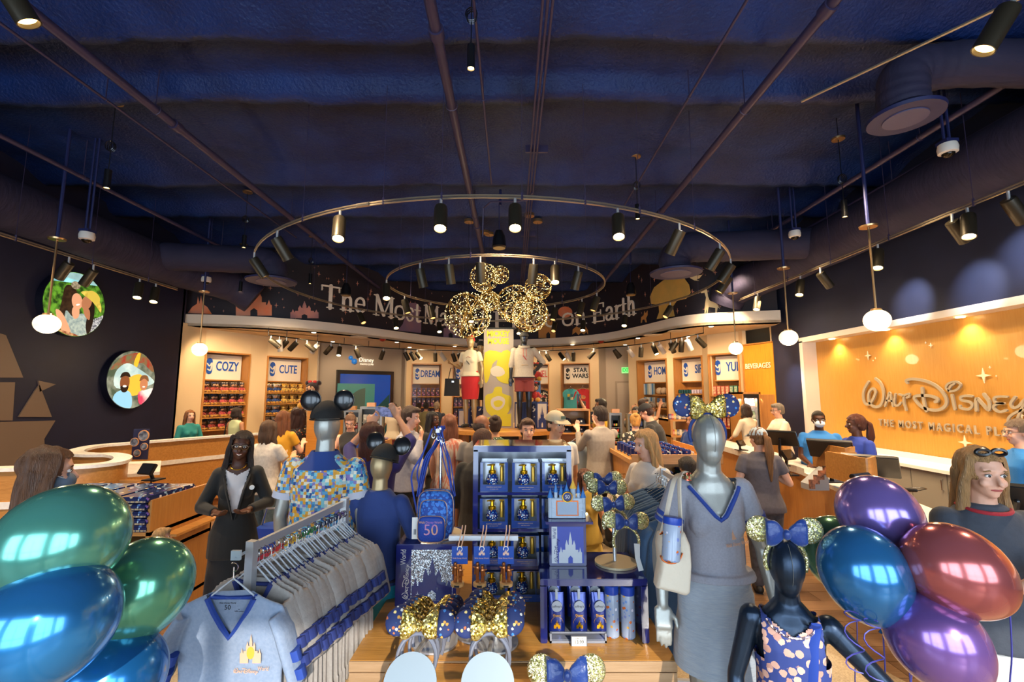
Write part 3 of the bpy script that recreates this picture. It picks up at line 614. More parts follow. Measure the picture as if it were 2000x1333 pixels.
place_ring(2.06, [(815, 510, 0), (872, 500, 0), (937, 497, 0), (1048, 498, 0), (1090, 505, 1), (1140, 515, 0), (750, 545, 1), (.2, 0), (.5, 0), (.9, 0), (1.9, 1), (2.4, 0), (2.8, 0)], 'small')
for a in (-2.2, -1.2, -.4, .5, 1.3, 2.1, 2.9): lamp('ring_spot', 'SPOT', (RC.x+3.9*cos(a), RC.y+3.9*sin(a), 3.7), (RC.x+2.5*cos(a), RC.y+2.5*sin(a)-.5, 1.2), 150, WARM, .06, None, 95, .8)
def track(label, a, b_, heads, cab, aimx, group):
    t = thing('light_track', label, 'lighting track', a); A, B = Vector(a), Vector(b_)
    for dz in (.014, -.014): b = MB(); b.cyl(A+Vector((0, 0, dz)), B+Vector((0, 0, dz)), .011, n=6); obj('rail', b, TRK, t)
    for k in range(cab):
        p = A.lerp(B, (k+.35)/cab); b = MB(); b.cyl(p, (p.x, p.y, 5.58), .0035, n=4); b.cyl(p-Vector((0, 0, .03)), p+Vector((0, 0, .05)), .014, n=6); obj('suspension_cable', b, PIPE, t)
    return t
track('straight lighting track along the left navy wall', (-6.45, 1, 3.95), (-6.45, 8.6, 3.95), None, 7, -7.4, 'l')
track('straight lighting track along the right navy wall', (5.0, 1, 4.0), (5.0, 9.9, 4.0), None, 8, 6, 'r')
def ony(px, X): return WX(px, 500, X).y
for px, lit in ((136, 0), (185, 0), (278, 1), (310, 1)): y = ony(px, -6.45); head((-6.45, y, 3.93), lit, (-7.6, y+.3, 2.6) if not lit else (-6.0, y-.8, 1.5), ('lit' if lit else 'unlit')+' spotlight on the left wall track', 'spotlights on the left wall track, '+('lit' if lit else 'unlit'), 1.2)
for px, lit in ((1985, 0), (1900, 1), (1868, 0), (1716, 1), (1600, 0), (1560, 1), (1475, 1)): y = ony(px, 5.0); head((5.0, y, 3.98), lit, (4.2, y-.6, 1.5) if lit else (6.2, y+.3, 2.6), ('lit' if lit else 'unlit')+' spotlight on the right wall track', 'spotlights on the right wall track, '+('lit' if lit else 'unlit'), 1.2)
for y in (2.6, 5.6, 8.4): lamp('left_track_spot', 'SPOT', (-6.4, y, 3.8), (-5.2, y+.2, .5), 150, WARM, .06, None, 100, .8)
for y in (3.0, 5.2, 7.4, 9.0): lamp('right_track_spot', 'SPOT', (5.0, y, 3.8), (5.2, y, .6), 120, WARM, .06, None, 95, .8)
for px, py in ((1785, 590), (1915, 560), (2010, 500)):      # cool wash lights on the right wall
    p = WX(px, py, 6.0); lamp('wall_wash', 'SPOT', (5.25, p.y-.25, p.z+.45), (6.0, p.y, p.z), 85, (.8, .85, 1), .03, None, 50, 1)
p = WX(1553, 745, 6.0); lamp('wall_wash', 'SPOT', (5.3, p.y-.2, p.z+.6), (6.0, p.y, p.z), 40, (.8, .85, 1), .03, None, 50, 1)
# curved soffit track with many heads, and recessed downlights
spx = [(524, 655), (560, 659), (620, 667), (672, 673), (720, 678), (780, 682), (850, 684.5), (920, 686), (1000, 686.5), (1080, 685), (1160, 681), (1240, 674), (1310, 663), (1374, 651)]
SP = [WZ(x, y, 3.32) for x, y in spx]
for k in range(len(SP)):   # keep the track inside the room, in front of the wall
    pass
t = thing('curved_track', 'long thin curved track under the cream soffit', 'lighting track', SP[0])
b = MB(); b.tube(crv(SP, 4), .014, 6); obj('rail', b, BLACKM, t)
for p in SP[::1]: b = MB(); b.cyl(p, (p.x, p.y, ZS), .008, n=5); obj('drop_rod', b, BLACKM, t)
sh = [(527, 0, 1.0), (544, 2, 0), (557, 0, -1), (582, 0, -1), (595, 0, 1), (622, 2, -.8), (648, 0, -.9), (660, 1, .1), (693, 0, .3), (745, 0, -.4), (787, 0, .4), (797, 0, .5), (819, 1, .8), (846, 0, 0), (864, 2, .6), (883, 0, .3), (898, 0, .3), (1059, 0, 0), (1073, 0, .6), (1088, 1, .6), (1102, 2, .5), (1117, 0, 0), (1165, 0, -.8), (1198, 0, .6), (1207, 0, .9), (1231, 2, .7), (1253, 0, 0), (1271, 1, .2), (1289, 2, .7), (1306, 0, .4), (1320, 0, -.6), (1332, 0, 0), (1345, 2, .5), (1362, 0, 1)]
SPc = crv(SP, 6)
for px, kind, sw in sh:
    k = ray(px, 700); k = k.x/k.y; best = min(SPc, key=lambda p: abs(p.x-k*p.y))
    aim = best+Vector((sw*1.1, .35 if kind != 1 else -.5, -1))
    head(best-Vector((0, 0, .01)), kind == 1, aim, ('lit bronze' if kind == 1 else 'white' if kind == 2 else 'bronze')+' spotlight hanging from the curved track under the soffit', ('lit ' if kind == 1 else 'white ' if kind == 2 else 'bronze ')+'spotlights under the soffit', 1.15, kind == 2)
for o in protos.values():
    for k in list(o.children): bpy.data.objects.remove(k)
    bpy.data.objects.remove(o)
for px in (430, 520, 600, 700, 830, 950, 1060, 1150, 1270, 1345, 1410, 1470):
    k = ray(px, 700); k = k.x/k.y; q = min(SPc, key=lambda p: abs(p.x-k*p.y))
    y = q.y; x = k*y
    if px < 520: y = 10.4; x = k*y
    if px > 1380: y = 10.0 if px > 1440 else 10.4; x = k*y
    lamp('soffit_spot', 'SPOT', (x, y-.25, 3.42), (x*1.1, y+1.3, 1.6), 75, WARM, .06, None, 105, .8)
for px, py in ((613, 650), (650, 668), (775, 669), (800, 679), (888, 677), (1118, 674), (1221, 674), (1246, 661), (1343, 658), (1389, 638)):
    p = WZ(px, py, ZS); b = MB(); b.lathe([(.001, -.008), (.045, -.008), (.055, -.004), (.055, .004)], 12, Matrix.Translation(p)); tag(obj('recessed_downlight', b, M('downlight_glow', '#fff', .4, emis=('#fff0d0', 6))), 'tiny glowing recessed downlight in the cream soffit', 'downlight', 'recessed downlights in the soffit')
for px, py in ((747, 663), (1174, 667)):
    p = WZ(px, py, ZS); b = MB(); b.lathe([(.001, -.07), (.05, -.06), (.09, -.02), (.1, .002)], 16, Matrix.Translation(p)); tag(obj('fire_strobe', b, M('strobe_red', '#8c2418', .4)), 'small red fire strobe under the soffit, '+('left' if px < 900 else 'right')+' of the centre', 'alarm')
for px, py in ((700, 659), (1325, 647), (1275, 655)):
    p = WZ(px, py, ZS); b = MB(); b.lathe([(.001, -.012), (.2, -.012), (.26, -.002), (.26, .005)], 24, Matrix.Translation(p)); tag(obj('ceiling_speaker', b, M('speaker_white', '#d9ccb8', .5)), 'flat round white speaker grille in the soffit', 'speaker', 'round grilles in the soffit')
# ================================================================ globe pendants
GL_M = M('opal_globe', '#fff2dc', .3, emis=('#ffe0b0', .72)); BR = M('brass', '#b9966a', .3, .9)
def globe(px, py, d_px, X, label):
    p = WX(px, py, X); r = .135; t = thing('globe_pendant', label, 'pendant lamp', (p.x, p.y, 5.55), 0, None)
    b = MB(); b.ell(p, (r, r, r*.92), 24, 14); obj('globe_shade', b, GL_M, t)
    b = MB(); b.lathe([(.001, .02), (.05, .015), (.06, -.01)], 16, Matrix.Translation((p.x, p.y, p.z+r*.9))); obj('cap', b, BR, t)
    zc = p.z+1.12
    b = MB(); b.cyl((p.x, p.y, p.z+r*.9), (p.x, p.y, zc), .012, n=8); obj('stem', b, BR, t)
    b = MB(); b.lathe([(.001, 0), (.09, 0), (.095, .02), (.001, .03)], 20, Matrix.Translation((p.x, p.y, zc))); obj('canopy', b, BR, t)
    b = MB(); b.cyl((p.x, p.y, zc), (p.x, p.y, 5.55), .02, n=8); obj('ceiling_conduit', b, NAVYP, t)
    lamp('globe_glow', 'POINT', (p.x, p.y, p.z-.22), (p.x, p.y, 0), 16, WARM, .1)
globe(92, 633, 42, -6.0, 'opal globe pendant by the upper round photo on the left wall')
globe(390, 683, 25, -6.0, 'opal globe pendant left of the COZY niche')
globe(1713, 626, 42, 4.25, 'nearest opal globe pendant over the checkout counter')
globe(1540, 660, 31, 4.4, 'opal globe pendant, second along the checkout counter')
globe(1437, 681, 24, 4.5, 'opal globe pendant beside the YUM niche, farthest over the counter')
# ================================================================ ceiling gadgets
def domecam(px, py, Y, label):
    p = WY(px, py, Y); t = thing('dome_camera', label, 'security camera', (p.x, p.y, p.z+.2))
    b = MB(); b.lathe([(.06, -.06), (.085, -.05), (.09, .0), (.08, .045), (.001, .045)], 22, Matrix.Translation(p)); obj('housing', b, M('cam_white', '#dfd8cc', .4), t)
    b = MB(); b.ell(p-Vector((0, 0, .055)), (.058, .058, .05), 18, 8); obj('dome', b, M('smoked', '#20180e', .06, .3), t)
    b = MB(); b.box(p+Vector((0, 0, .065)), (.13, .13, .04)); obj('bracket', b, NAVYP, t)
    for dx in (-.03, .03): b = MB(); b.cyl((p.x+dx, p.y, p.z+.06), (p.x+dx, p.y, 5.5), .014, n=6); obj('conduit', b, NAVYP, t)
domecam(170, 461, 6.0, 'white dome camera above the first left pendant'); domecam(403, 546, 8.9, 'white dome camera above the COZY pendant'); domecam(1851, 290, 4.6, 'white dome camera by the right duct elbow'); domecam(1552, 457, 7.2, 'white dome camera above the second counter pendant')
def pend(px, py, Y, label, big=1):
    p = WY(px, py, Y); t = thing('pendant_spot', label, 'pendant spotlight', (p.x, p.y, 5.5)); m = .035*big
    b = MB(); b.lathe([(.001, .11*big), (m, .11*big), (m, -.11*big), (m*.85, -.11*big), (m*.8, -.09*big), (.001, -.09*big)], 18, Matrix.Translation(p)); obj('housing', b, PLAST, t)
    b = MB(); b.lathe([(.001, -.1*big), (m*.75, -.1*big), (m*.75, -.092*big), (.001, -.092*big)], 14, Matrix.Translation(p)); obj('lens', b, M('pend_lens', '#ffdf9a', .3, emis=('#ffcf80', 9)), t)
    zt = min(5.45, p.z+.75*big+.2); b = MB(); b.cyl(p+Vector((0, 0, .1*big)), (p.x, p.y, zt), .005, n=5); obj('cord', b, PLAST, t)
    b = MB()
    for q in range(3): b.tube([(p.x+.05*cos(a*pi/5)*(1-.1*q), p.y+.02*q-.02, p.z+.4*big+.06*sin(a*pi/5)) for a in range(10)], .005, 4, True)
    obj('coiled_cord', b, PLAST, t)
    b = MB(); b.lathe([(.001, -.012), (.075, -.012), (.08, .01), (.001, .015)], 18, Matrix.Translation((p.x, p.y, zt))); obj('canopy', b, BR, t)
    b = MB(); b.cyl((p.x, p.y, zt), (p.x, p.y, 5.6), .004, n=4); obj('drop_wire', b, PLAST, t)
for px, py, Y, l in ((920, 112, 3.5, 'nearest black cylinder pendant spot, top centre'), (210, 350, 5.0, 'black cylinder pendant spot over the left side'), (1649, 408, 5.6, 'black cylinder pendant spot left of the counter globes'), (1245, 414, 6.4, 'black cylinder pendant spot behind the right of the large ring'),
                     (477, 472, 7.6, 'black cylinder pendant spot left of the large ring'), (606, 545, 9.6, 'black cylinder pendant spot over the mural castle'), (470, 560, 9.8, 'small black cylinder pendant spot by the left duct end')): pend(px, py, Y, l, 1 if Y > 4 else .95)
def bell(px, py, Y, label):
    p = WY(px, py, Y); t = thing('pendant_speaker', label, 'speaker', (p.x, p.y, 5.4))
    b = MB(); b.lathe([(.001, -.15), (.105, -.15), (.12, -.13), (.1, .05), (.06, .15), (.001, .16)], 22, Matrix.Translation(p)); obj('cabinet', b, PLAST, t)
    b = MB(); b.lathe([(.001, -.155), (.1, -.155), (.1, -.149)], 20, Matrix.Translation(p)); obj('grille', b, M('grille_gold', '#8a7448', .5), t)
    b = MB(); b.cyl(p+Vector((0, 0, .15)), (p.x, p.y, 5.4), .006, n=5); b.cyl(p+Vector((.02, 0, .6)), (p.x+.02, p.y, 5.4), .02, n=6); obj('cable', b, NAVYP, t)
bell(975, 468, 7.4, 'black bell-shaped pendant speaker above the hanging globes'); bell(1232, 565, 10.6, 'black bell-shaped pendant speaker in front of the word Earth'); bell(676, 566, 10.6, 'black bell-shaped pendant speaker in front of the word The')
# near heads at the top corners
for px, py, Y, l, aim in ((1945, 58, 2.7, 'large bronze spotlight in the top right corner', (-.5, .3, -1)), (28, 0, 2.6, 'bronze spotlight cut off by the top left corner', (.45, .45, -1))):
    p = WY(px, py, Y); t = thing('spot_head', l, 'spotlight', p); q = Matrix.Translation(p) @ Vector(aim).to_track_quat('-Z', 'Y').to_matrix().to_4x4()
    b = MB(); b.lathe([(.001, .14), (.062, .14), (.066, .12), (.066, -.14), (.058, -.14), (.055, -.1), (.001, -.1)], 26, q); obj('housing', b, BRONZE, t)
    b = MB(); b.lathe([(.001, -.115), (.054, -.115), (.054, -.105), (.001, -.105)], 20, q); obj('lens', b, M('dim_lens2', '#ffd890', .3, emis=('#ffd080', 4)), t)
    b = MB(); b.cyl(q @ Vector((0, 0, .1)), q @ Vector((.06, 0, .3)), .016, n=8); obj('stem', b, STEEL, t)
pp = WY(1945, 58, 2.7)+Vector((.02, 0, .32)); b = MB(); b.cyl(pp+Vector((-.5, 1.2, 0)), pp+Vector((1.5, -1.6, 0)), .013, n=6); tag(obj('light_track_piece', b, TRK), 'short diagonal lighting track above the top right spotlight', 'lighting track')
# ================================================================ wire globes with fairy lights
def wireglobe(px, py, Y, rpx, label):
    p = WY(px, py, Y); r = rpx/F*Y*.99; t = thing('wire_globe', label, 'light globe', p, 0, None); rnd = random.Random(int(px))
    b = MB()
    for k in range(13):
        ax = Vector((rnd.gauss(0, 1), rnd.gauss(0, 1), rnd.gauss(0, 1))).normalized(); u = ax.orthogonal().normalized(); v = ax.cross(u); o_ = ax*r*rnd.uniform(-.5, .5); rr = sqrt(r*r-o_.length_squared)
        b.tube([p+o_+(u*cos(a*pi/16)+v*sin(a*pi/16))*rr for a in range(32)], .0035, 4, True)
    for k in range(int(40*r/.3)):
        d = Vector((rnd.gauss(0, 1), rnd.gauss(0, 1), rnd.gauss(0, 1))).normalized(); b.cyl(p+d*.03, p+d*r, .0018, n=3)
    obj('wire_frame', b, M('gold_wire', '#b89a58', .3, .9), t)
    b = MB()
    for k in range(int(330*(r/.4)**1.6)):
        d = Vector((rnd.gauss(0, 1), rnd.gauss(0, 1), rnd.gauss(0, 1))).normalized()*r*(1 if rnd.random() < .75 else rnd.uniform(.3, 1)); s = .0062 if rnd.random() < .8 else .0095
        q = p+d; b.add([q+Vector(e)*s for e in ((1, 0, 0), (-1, 0, 0), (0, 1, 0), (0, -1, 0), (0, 0, 1), (0, 0, -1))], [(0, 2, 4), (2, 1, 4), (1, 3, 4), (3, 0, 4), (2, 0, 5), (1, 2, 5), (3, 1, 5), (0, 3, 5)])
    obj('fairy_lights', b, M('fairy_glow', '#ffe9a8', .4, emis=('#ffdf8c', 4)), t, kind='stuff')
    b = MB(); b.cyl(p+Vector((0, 0, r)), (p.x, p.y, 5.3), .004, n=4); obj('cord', b, PLAST, t)
    b = MB(); b.lathe([(.001, -.03), (.09, -.03), (.09, .02), (.001, .02)], 16, Matrix.Translation((p.x, p.y, 5.2))); obj('canopy', b, BR, t)
for a in ((914, 616, 8.3, 46, 'largest fairy-light wire globe, above the mannequin with the black tote'), (1006, 594, 8.8, 38, 'fairy-light wire globe above the yellow banner'), (1035, 614, 8.0, 36, 'fairy-light wire globe directly over the hooded mannequin'),
          (1051, 561, 8.3, 27, 'small fairy-light wire globe at the upper right of the cluster'), (946, 543, 8.9, 29, 'fairy-light wire globe at the top of the cluster'), (977, 537, 9.2, 18, 'smallest fairy-light wire globe, top right of the top one'), (955, 588, 9.0, 21, 'small fairy-light wire globe between the two big ones')): wireglobe(*a)
lamp('globe_cluster_glow', 'POINT', (-.3, 8.3, 3.0), (0, 0, 0), 24, (1, .8, .5), .35)
# ================================================================ left wall: light boxes and cut-out panels
def onwall(X, T_poly): pass
def wallmap(X, sgn=1):
    """returns px->(local 2-D) and the matrix for a wall at x = X; local x runs along the wall as seen left to right"""
    if X < 0: T = Matrix(((0, 0, 1, X), (1, 0, 0, 0), (0, 1, 0, 0), (0, 0, 0, 1)))
    else: T = Matrix(((0, 0, -1, X), (-1, 0, 0, 0), (0, 1, 0, 0), (0, 0, 0, 1)))
    f = (lambda x, y: (WX(x, y, X).y, WX(x, y, X).z)) if X < 0 else (lambda x, y: (-WX(x, y, X).y, WX(x, y, X).z))
    return f, T
f, T = wallmap(XL)
TAU = M('taupe_panel', '#6f5c4c', .5)
t = thing('castle_cutout', 'large flat taupe castle-shaped panels at the far left of the navy wall', 'wall decoration', (XL, 5.2, 1.5))
for pl in ([(-40, 738), (-40, 640), (9, 655), (43, 738)], [(-40, 747), (27, 747), (22, 822), (-40, 822)], [(75, 766), (73, 744), (107, 751)], [(66, 764), (75, 752), (99, 815), (34, 815)], [(-60, 912), (-60, 826), (106, 822), (84, 858), (88, 912)]):
    b = MB(); b.prism([f(x, y) for x, y in pl], .02, T); obj('cutout_panel', b, TAU, t, smooth=False)
f2, T2 = wallmap(XL+.12)
def lightbox(px, py, rpx, label, art):
    c = f2(px, py); e = f2(px, py-rpx); r = abs(e[1]-c[1])
    t = thing('round_light_box', label, 'lit picture', (XL+.06, c[0], c[1]))
    b = MB(); b.prism([(c[0]+r*cos(k*pi/24), c[1]+r*sin(k*pi/24)) for k in range(48)], .115, Matrix.Translation((-.118, 0, 0)) @ T2); obj('box', b, M('box_edge', '#0d0f1e', .4), t)
    b = MB(); b.prism([(c[0]+r*.985*cos(k*pi/24), c[1]+r*.985*sin(k*pi/24)) for k in range(48)], .004, T2); obj('picture_ground', b, art['ground'], t)
    n = [0]
    def add(name, poly, mat, sm=True):
        n[0] += 1; P = crv([(x, y, 0) for x, y in poly], 4, True) if sm else [Vector((x, y)) for x, y in poly]
        q = [(p[0], p[1]) for p in P]; q = [((c[0]+r*x), (c[1]+r*y)) if x*x+y*y < .96 else (c[0]+r*.975*x/sqrt(x*x+y*y), c[1]+r*.975*y/sqrt(x*x+y*y)) for x, y in q]
        b = MB(); b.prism(q, .0045+.0007*n[0], T2); obj(name, b, mat, t, smooth=False)
    art['draw'](add)
def em(n, c, c2=None, s=8, e=.5): 
    m = M(n, c, .4, var=(s, c2, .12) if c2 else None, emis=(c, e))
    if c2 and not m.get('w'):
        m['w'] = 1; N = m.node_tree.nodes; rp = [q for q in N if q.type == 'VALTORGB'][0]; m.node_tree.links.new(rp.outputs[0], N['Principled BSDF'].inputs['Emission Color'])
    return m
SK1, SK2, SK3 = em('p_skin_a', '#d59c78'), em('p_skin_b', '#a8704e'), em('p_skin_c', '#744428')
HR1, HR2 = em('p_hair_a', '#43301f', '#2a1c12', 14, .3), em('p_hair_b', '#241812', None, 8, .2)
def ellp(x, y, a, b_, rot=0, n=12): return [(x+a*cos(k*2*pi/n)*cos(rot)-b_*sin(k*2*pi/n)*sin(rot), y+a*cos(k*2*pi/n)*sin(rot)+b_*sin(k*2*pi/n)*cos(rot)) for k in range(n)]
def art1(add):
    add('picture_sky', [(-1, .7), (-.6, 1), (.2, 1), (.7, .8), (.2, .7), (-.5, .75)], em('p_sky', '#9fc4c4', '#7fa8ac', 5))
    add('picture_hair', [(-.38, .5), (-.1, .5), (.05, .2), (.12, -.3), (.1, -.95), (-.35, -.85), (-.5, -.5), (-.45, 0)], HR1)
    add('picture_shirt', [(-.3, -.25), (-.05, -.4), (.2, -.25), (.4, -.35), (.42, -.95), (.1, -1), (-.25, -.95)], em('p_stripe', '#a9b8ae', '#7e9494', 20))
    add('picture_dress', [(.5, -.45), (.75, -.3), (.95, -.2), (.8, -.65), (.45, -.9)], em('p_dots', '#2b3044', '#c8ccd0', 40))
    add('picture_hair', [(.35, .3), (.6, .1), (.62, -.4), (.5, -.9), (.38, -.6), (.42, -.1)], HR2)
    add('picture_face', ellp(.02, .1, .17, .25, .2), SK1); add('picture_neck', [(-.08, -.1), (.1, -.1), (.12, -.35), (0, -.45), (-.1, -.3)], SK1)
    add('picture_face', ellp(.33, .12, .16, .23, -.3), SK2); add('picture_neck', [(.25, -.05), (.45, -.1), (.48, -.4), (.32, -.3)], SK2)
    add('picture_hat', [(.12, .42), (.35, .5), (.6, .42), (.82, .15), (.85, -.1), (.7, .05), (.5, .2), (.2, .35)], em('p_hat', '#d9c65a', '#b89f3c', 14)); add('picture_hat_crown', ellp(.55, .35, .24, .16, -.5), em('p_hat2', '#c9b348'))
    add('picture_smile', ellp(.05, .0, .06, .025, .4, 8), em('p_teeth', '#fff6ea')); add('picture_headband', ellp(-.08, .58, .14, .12), em('p_beige', '#a79a80', '#6e6450', 30)); add('picture_arm', [(-.6, -.3), (-.4, -.35), (-.1, -.85), (-.3, -.95)], SK1)
    add('picture_snack', [(-.5, -.85), (0, -.9), (.2, -1), (-.3, -1)], em('p_food', '#c89a70', '#7c3a20', 20))
def art2(add):
    add('picture_track', [(-.9, .3), (-.4, .8), (.5, .95), (.9, .5), (.85, .3), (.3, .6), (-.5, .4)], em('p_red', '#8e3024', '#5f6a48', 8))
    add('picture_post', [(.0, .55), (.12, .9), (.25, .9), (.15, .45)], em('p_yel', '#d9ac2c'))
    add('picture_train', [(-.7, .2), (-.3, .55), (.2, .4), (.8, .1), (.95, -.1), (.4, -.25), (-.6, -.3)], em('p_train', '#b9cfd0', '#8fb2b8', 4))
    add('picture_seat', [(-.2, .0), (.3, .2), (.5, -.1), (.3, -.5), (-.1, -.5)], em('p_seat', '#e0a83a'))
    add('picture_shirt', [(-.65, -.5), (-.3, -.35), (0, -.5), (.05, -.95), (-.3, -1), (-.7, -.9)], em('p_blueshirt', '#7fb6d6'))
    add('picture_shirt', [(.3, -.45), (.6, -.35), (.95, -.3), (.75, -.7), (.4, -.85)], em('p_pinkshirt', '#d8d0cf', '#c03a5a', 3))
    add('picture_face', ellp(-.3, -.1, .19, .27), SK3); add('picture_hair', [(-.5, .05), (-.42, .22), (-.2, .24), (-.1, .08), (-.3, .12)], HR2); add('picture_beard', [(-.46, -.25), (-.3, -.2), (-.14, -.25), (-.22, -.42), (-.38, -.42)], HR2)
    add('picture_face', ellp(.5, -.15, .17, .22), SK2); add('picture_hair', [(.3, -.05), (.38, .15), (.62, .15), (.7, -.05), (.5, .05)], em('p_brownhair', '#6d4a2c'))
    add('picture_smile', ellp(-.3, -.23, .08, .035, 0, 8), MATS['p_teeth']); add('picture_smile', ellp(.5, -.24, .06, .025, 0, 8), MATS['p_teeth'])
lightbox(148, 595, 64, 'upper round lit photo of two laughing women outdoors', {'ground': em('p_leaf', '#5f9a2c', '#1e3c12', 12), 'draw': art1})
lightbox(258, 742, 57, 'lower round lit photo of a man and a child on a coaster', {'ground': em('p_gray', '#7c8478', '#3c4c3c', 6), 'draw': art2})
# ================================================================ right wall: sign recess
XS = XR+.24; f, T = wallmap(XS); SIL = M('champagne_letter', '#9e907a', .6)
q = lambda x, y: f(1500+x/4, 480+y/4)
LOGO = {'W': [([(795, 1065), (758, 1135), (757, 1210), (785, 1243), (822, 1215), (850, 1150), (830, 1118), (800, 1150), (797, 1215), (835, 1258), (885, 1252), (912, 1195), (908, 1125), (885, 1070), (850, 1040)], 20)],
 'A': [([(925, 1255), (945, 1195), (960, 1150), (975, 1200), (988, 1255)], 17), ([(935, 1212), (985, 1216)], 14)],
 'L': [([(1006, 1160), (1000, 1205), (1004, 1245), (1028, 1250), (1050, 1228)], 17)],
 'T': [([(1035, 1162), (1070, 1172), (1112, 1158), (1112, 1182), (1096, 1188)], 16), ([(1073, 1175), (1073, 1225), (1090, 1285)], 19)],
 'D': [([(1100, 1072), (1092, 1055), (1140, 1043), (1240, 1058), (1330, 1100), (1395, 1175), (1405, 1240), (1360, 1280), (1290, 1285), (1215, 1262), (1160, 1205), (1160, 1180), (1205, 1172), (1280, 1176), (1332, 1195), (1335, 1215), (1318, 1222)], 22), ([(1215, 1115), (1225, 1200), (1248, 1292)], 24)],
 'I': [([(1450, 1170), (1462, 1230), (1472, 1278)], 22), ([(1430, 1138), (1403, 1112), (1425, 1078), (1480, 1064), (1516, 1085), (1495, 1122), (1445, 1140), (1425, 1130), (1445, 1095), (1470, 1080)], 16)],
 'S': [([(1608, 1178), (1560, 1174), (1518, 1186), (1530, 1210), (1588, 1222), (1610, 1252), (1578, 1280), (1520, 1270), (1512, 1252)], 20)],
 'N': [([(1642, 1288), (1642, 1195), (1690, 1240), (1738, 1285), (1742, 1225), (1700, 1162)], 24)],
 'E': [([(1882, 1182), (1820, 1180), (1782, 1192), (1790, 1225), (1855, 1234)], 18), ([(1855, 1234), (1795, 1240), (1778, 1270), (1820, 1300), (1876, 1288)], 20)],
 'Y': [([(1945, 1185), (1912, 1235), (1930, 1268), (1975, 1255), (2020, 1205), (2045, 1190)], 20), ([(2040, 1195), (1990, 1290), (1945, 1390), (1905, 1405), (1890, 1360), (1925, 1320), (1990, 1290), (2080, 1270)], 18)]}
t = thing('logo_sign', 'big champagne script WALT DISNEY lettering on the amber wood wall', 'sign', (XS, 6.4, 2.4)); FLATL = {}
for ch, st in LOGO.items():
    b = MB(); FLATL[ch] = []
    for pts, wd in st:
        P = [q(x, y) for x, y in pts]; a0 = q(pts[0][0], pts[0][1]); a1 = q(pts[0][0], pts[0][1]+wd); w_ = abs(a1[1]-a0[1])*.98; b.stroke(P, w_, .024, T @ Matrix.Translation((0, 0, .006)), closed=False); FLATL[ch].append((P, w_))
    obj('letter', b, SIL, t, smooth=False)
a0, a1 = f(1718, 826), f(1997, 874)
me_w = abs(a1[0]-a0[0])
t = thing('tagline_sign', 'small champagne capitals reading THE MOST MAGICAL PLACE below the script logo', 'sign', (XS, 6, 2.0))
me = textmesh('THE MOST MAGICAL PLACE ON EARTH', .16, ext=.01, cx='LEFT', bold=.003, sp=1.45); ws = max(v.co.x for v in me.vertices); pl = textmesh('THE MOST MAGICAL PLAC', .16, cx='LEFT', bold=.003, sp=1.45); wp = max(v.co.x for v in pl.vertices)
sx = me_w/wp; me.transform(T @ Matrix.Translation((a0[0], a0[1], .012)) @ Matrix.Diagonal((sx, 1.0, 1, 1))); me.materials.clear(); me.materials.append(SIL); obj('lettering', me, None, t)
STAR = M('star_ivory', '#e9d6b4', .5)
for px, py, r in ((1696, 695, 9), (1710.5, 700, 2), (1706, 704.5, 1.5), (1819, 675, 5), (1809, 670, 2.5), (1922, 734, 15), (1934.5, 718, 3), (1947, 735, 2), (1701, 846, 9), (1886, 865, 14), (1708, 858, 1.6), (1997, 812, 6), (1924, 748, 1.2)):
    c = f(px, py); e = f(px, py-r); R_ = abs(e[1]-c[1]); b = MB(); b.prism([(c[0]+R_*(1 if k % 2 == 0 else .26)*cos(k*pi/4+pi/2), c[1]+R_*(1 if k % 2 == 0 else .26)*sin(k*pi/4+pi/2)) for k in range(8)], .01, T @ Matrix.Translation((0, 0, .003)))
    tag(obj('wall_star', b, STAR, smooth=False), 'ivory four-pointed star on the amber wood wall', 'wall decoration', 'four-pointed stars on the amber wall')
for px, py in ((1622, 665), (1727, 649), (1872, 626)):
    y = WX(px, py, 6.1).y; b = MB(); b.cyl((6.13, y, RZ-.045), (6.13, y, RZ-.03), .05, n=16); tag(obj('recess_downlight', b, M('warm_disc', '#ffe2a8', .4, emis=('#ffd890', 14))), 'round warm puck light in the top of the sign recess', 'downlight', 'puck lights over the amber wall')
    lamp('recess_spot', 'SPOT', (6.13, y, RZ-.06), (6.24, y, 1.4), 26, (1, .74, .4), .03, None, 120, .8)
y = 3.0
while y > 1: lamp('recess_spot', 'SPOT', (6.13, y, RZ-.06), (6.24, y, 1.4), 26, (1, .74, .4), .03, None, 120, .8); y -= 1.7
for y in (3.4, 5.2, 7.2, 8.8): lamp('counter_fill_spot', 'SPOT', (4.5, y, 4.2), (6.2, y, 1.9), 66, (1, .76, .45), .08, None, 80, .9)
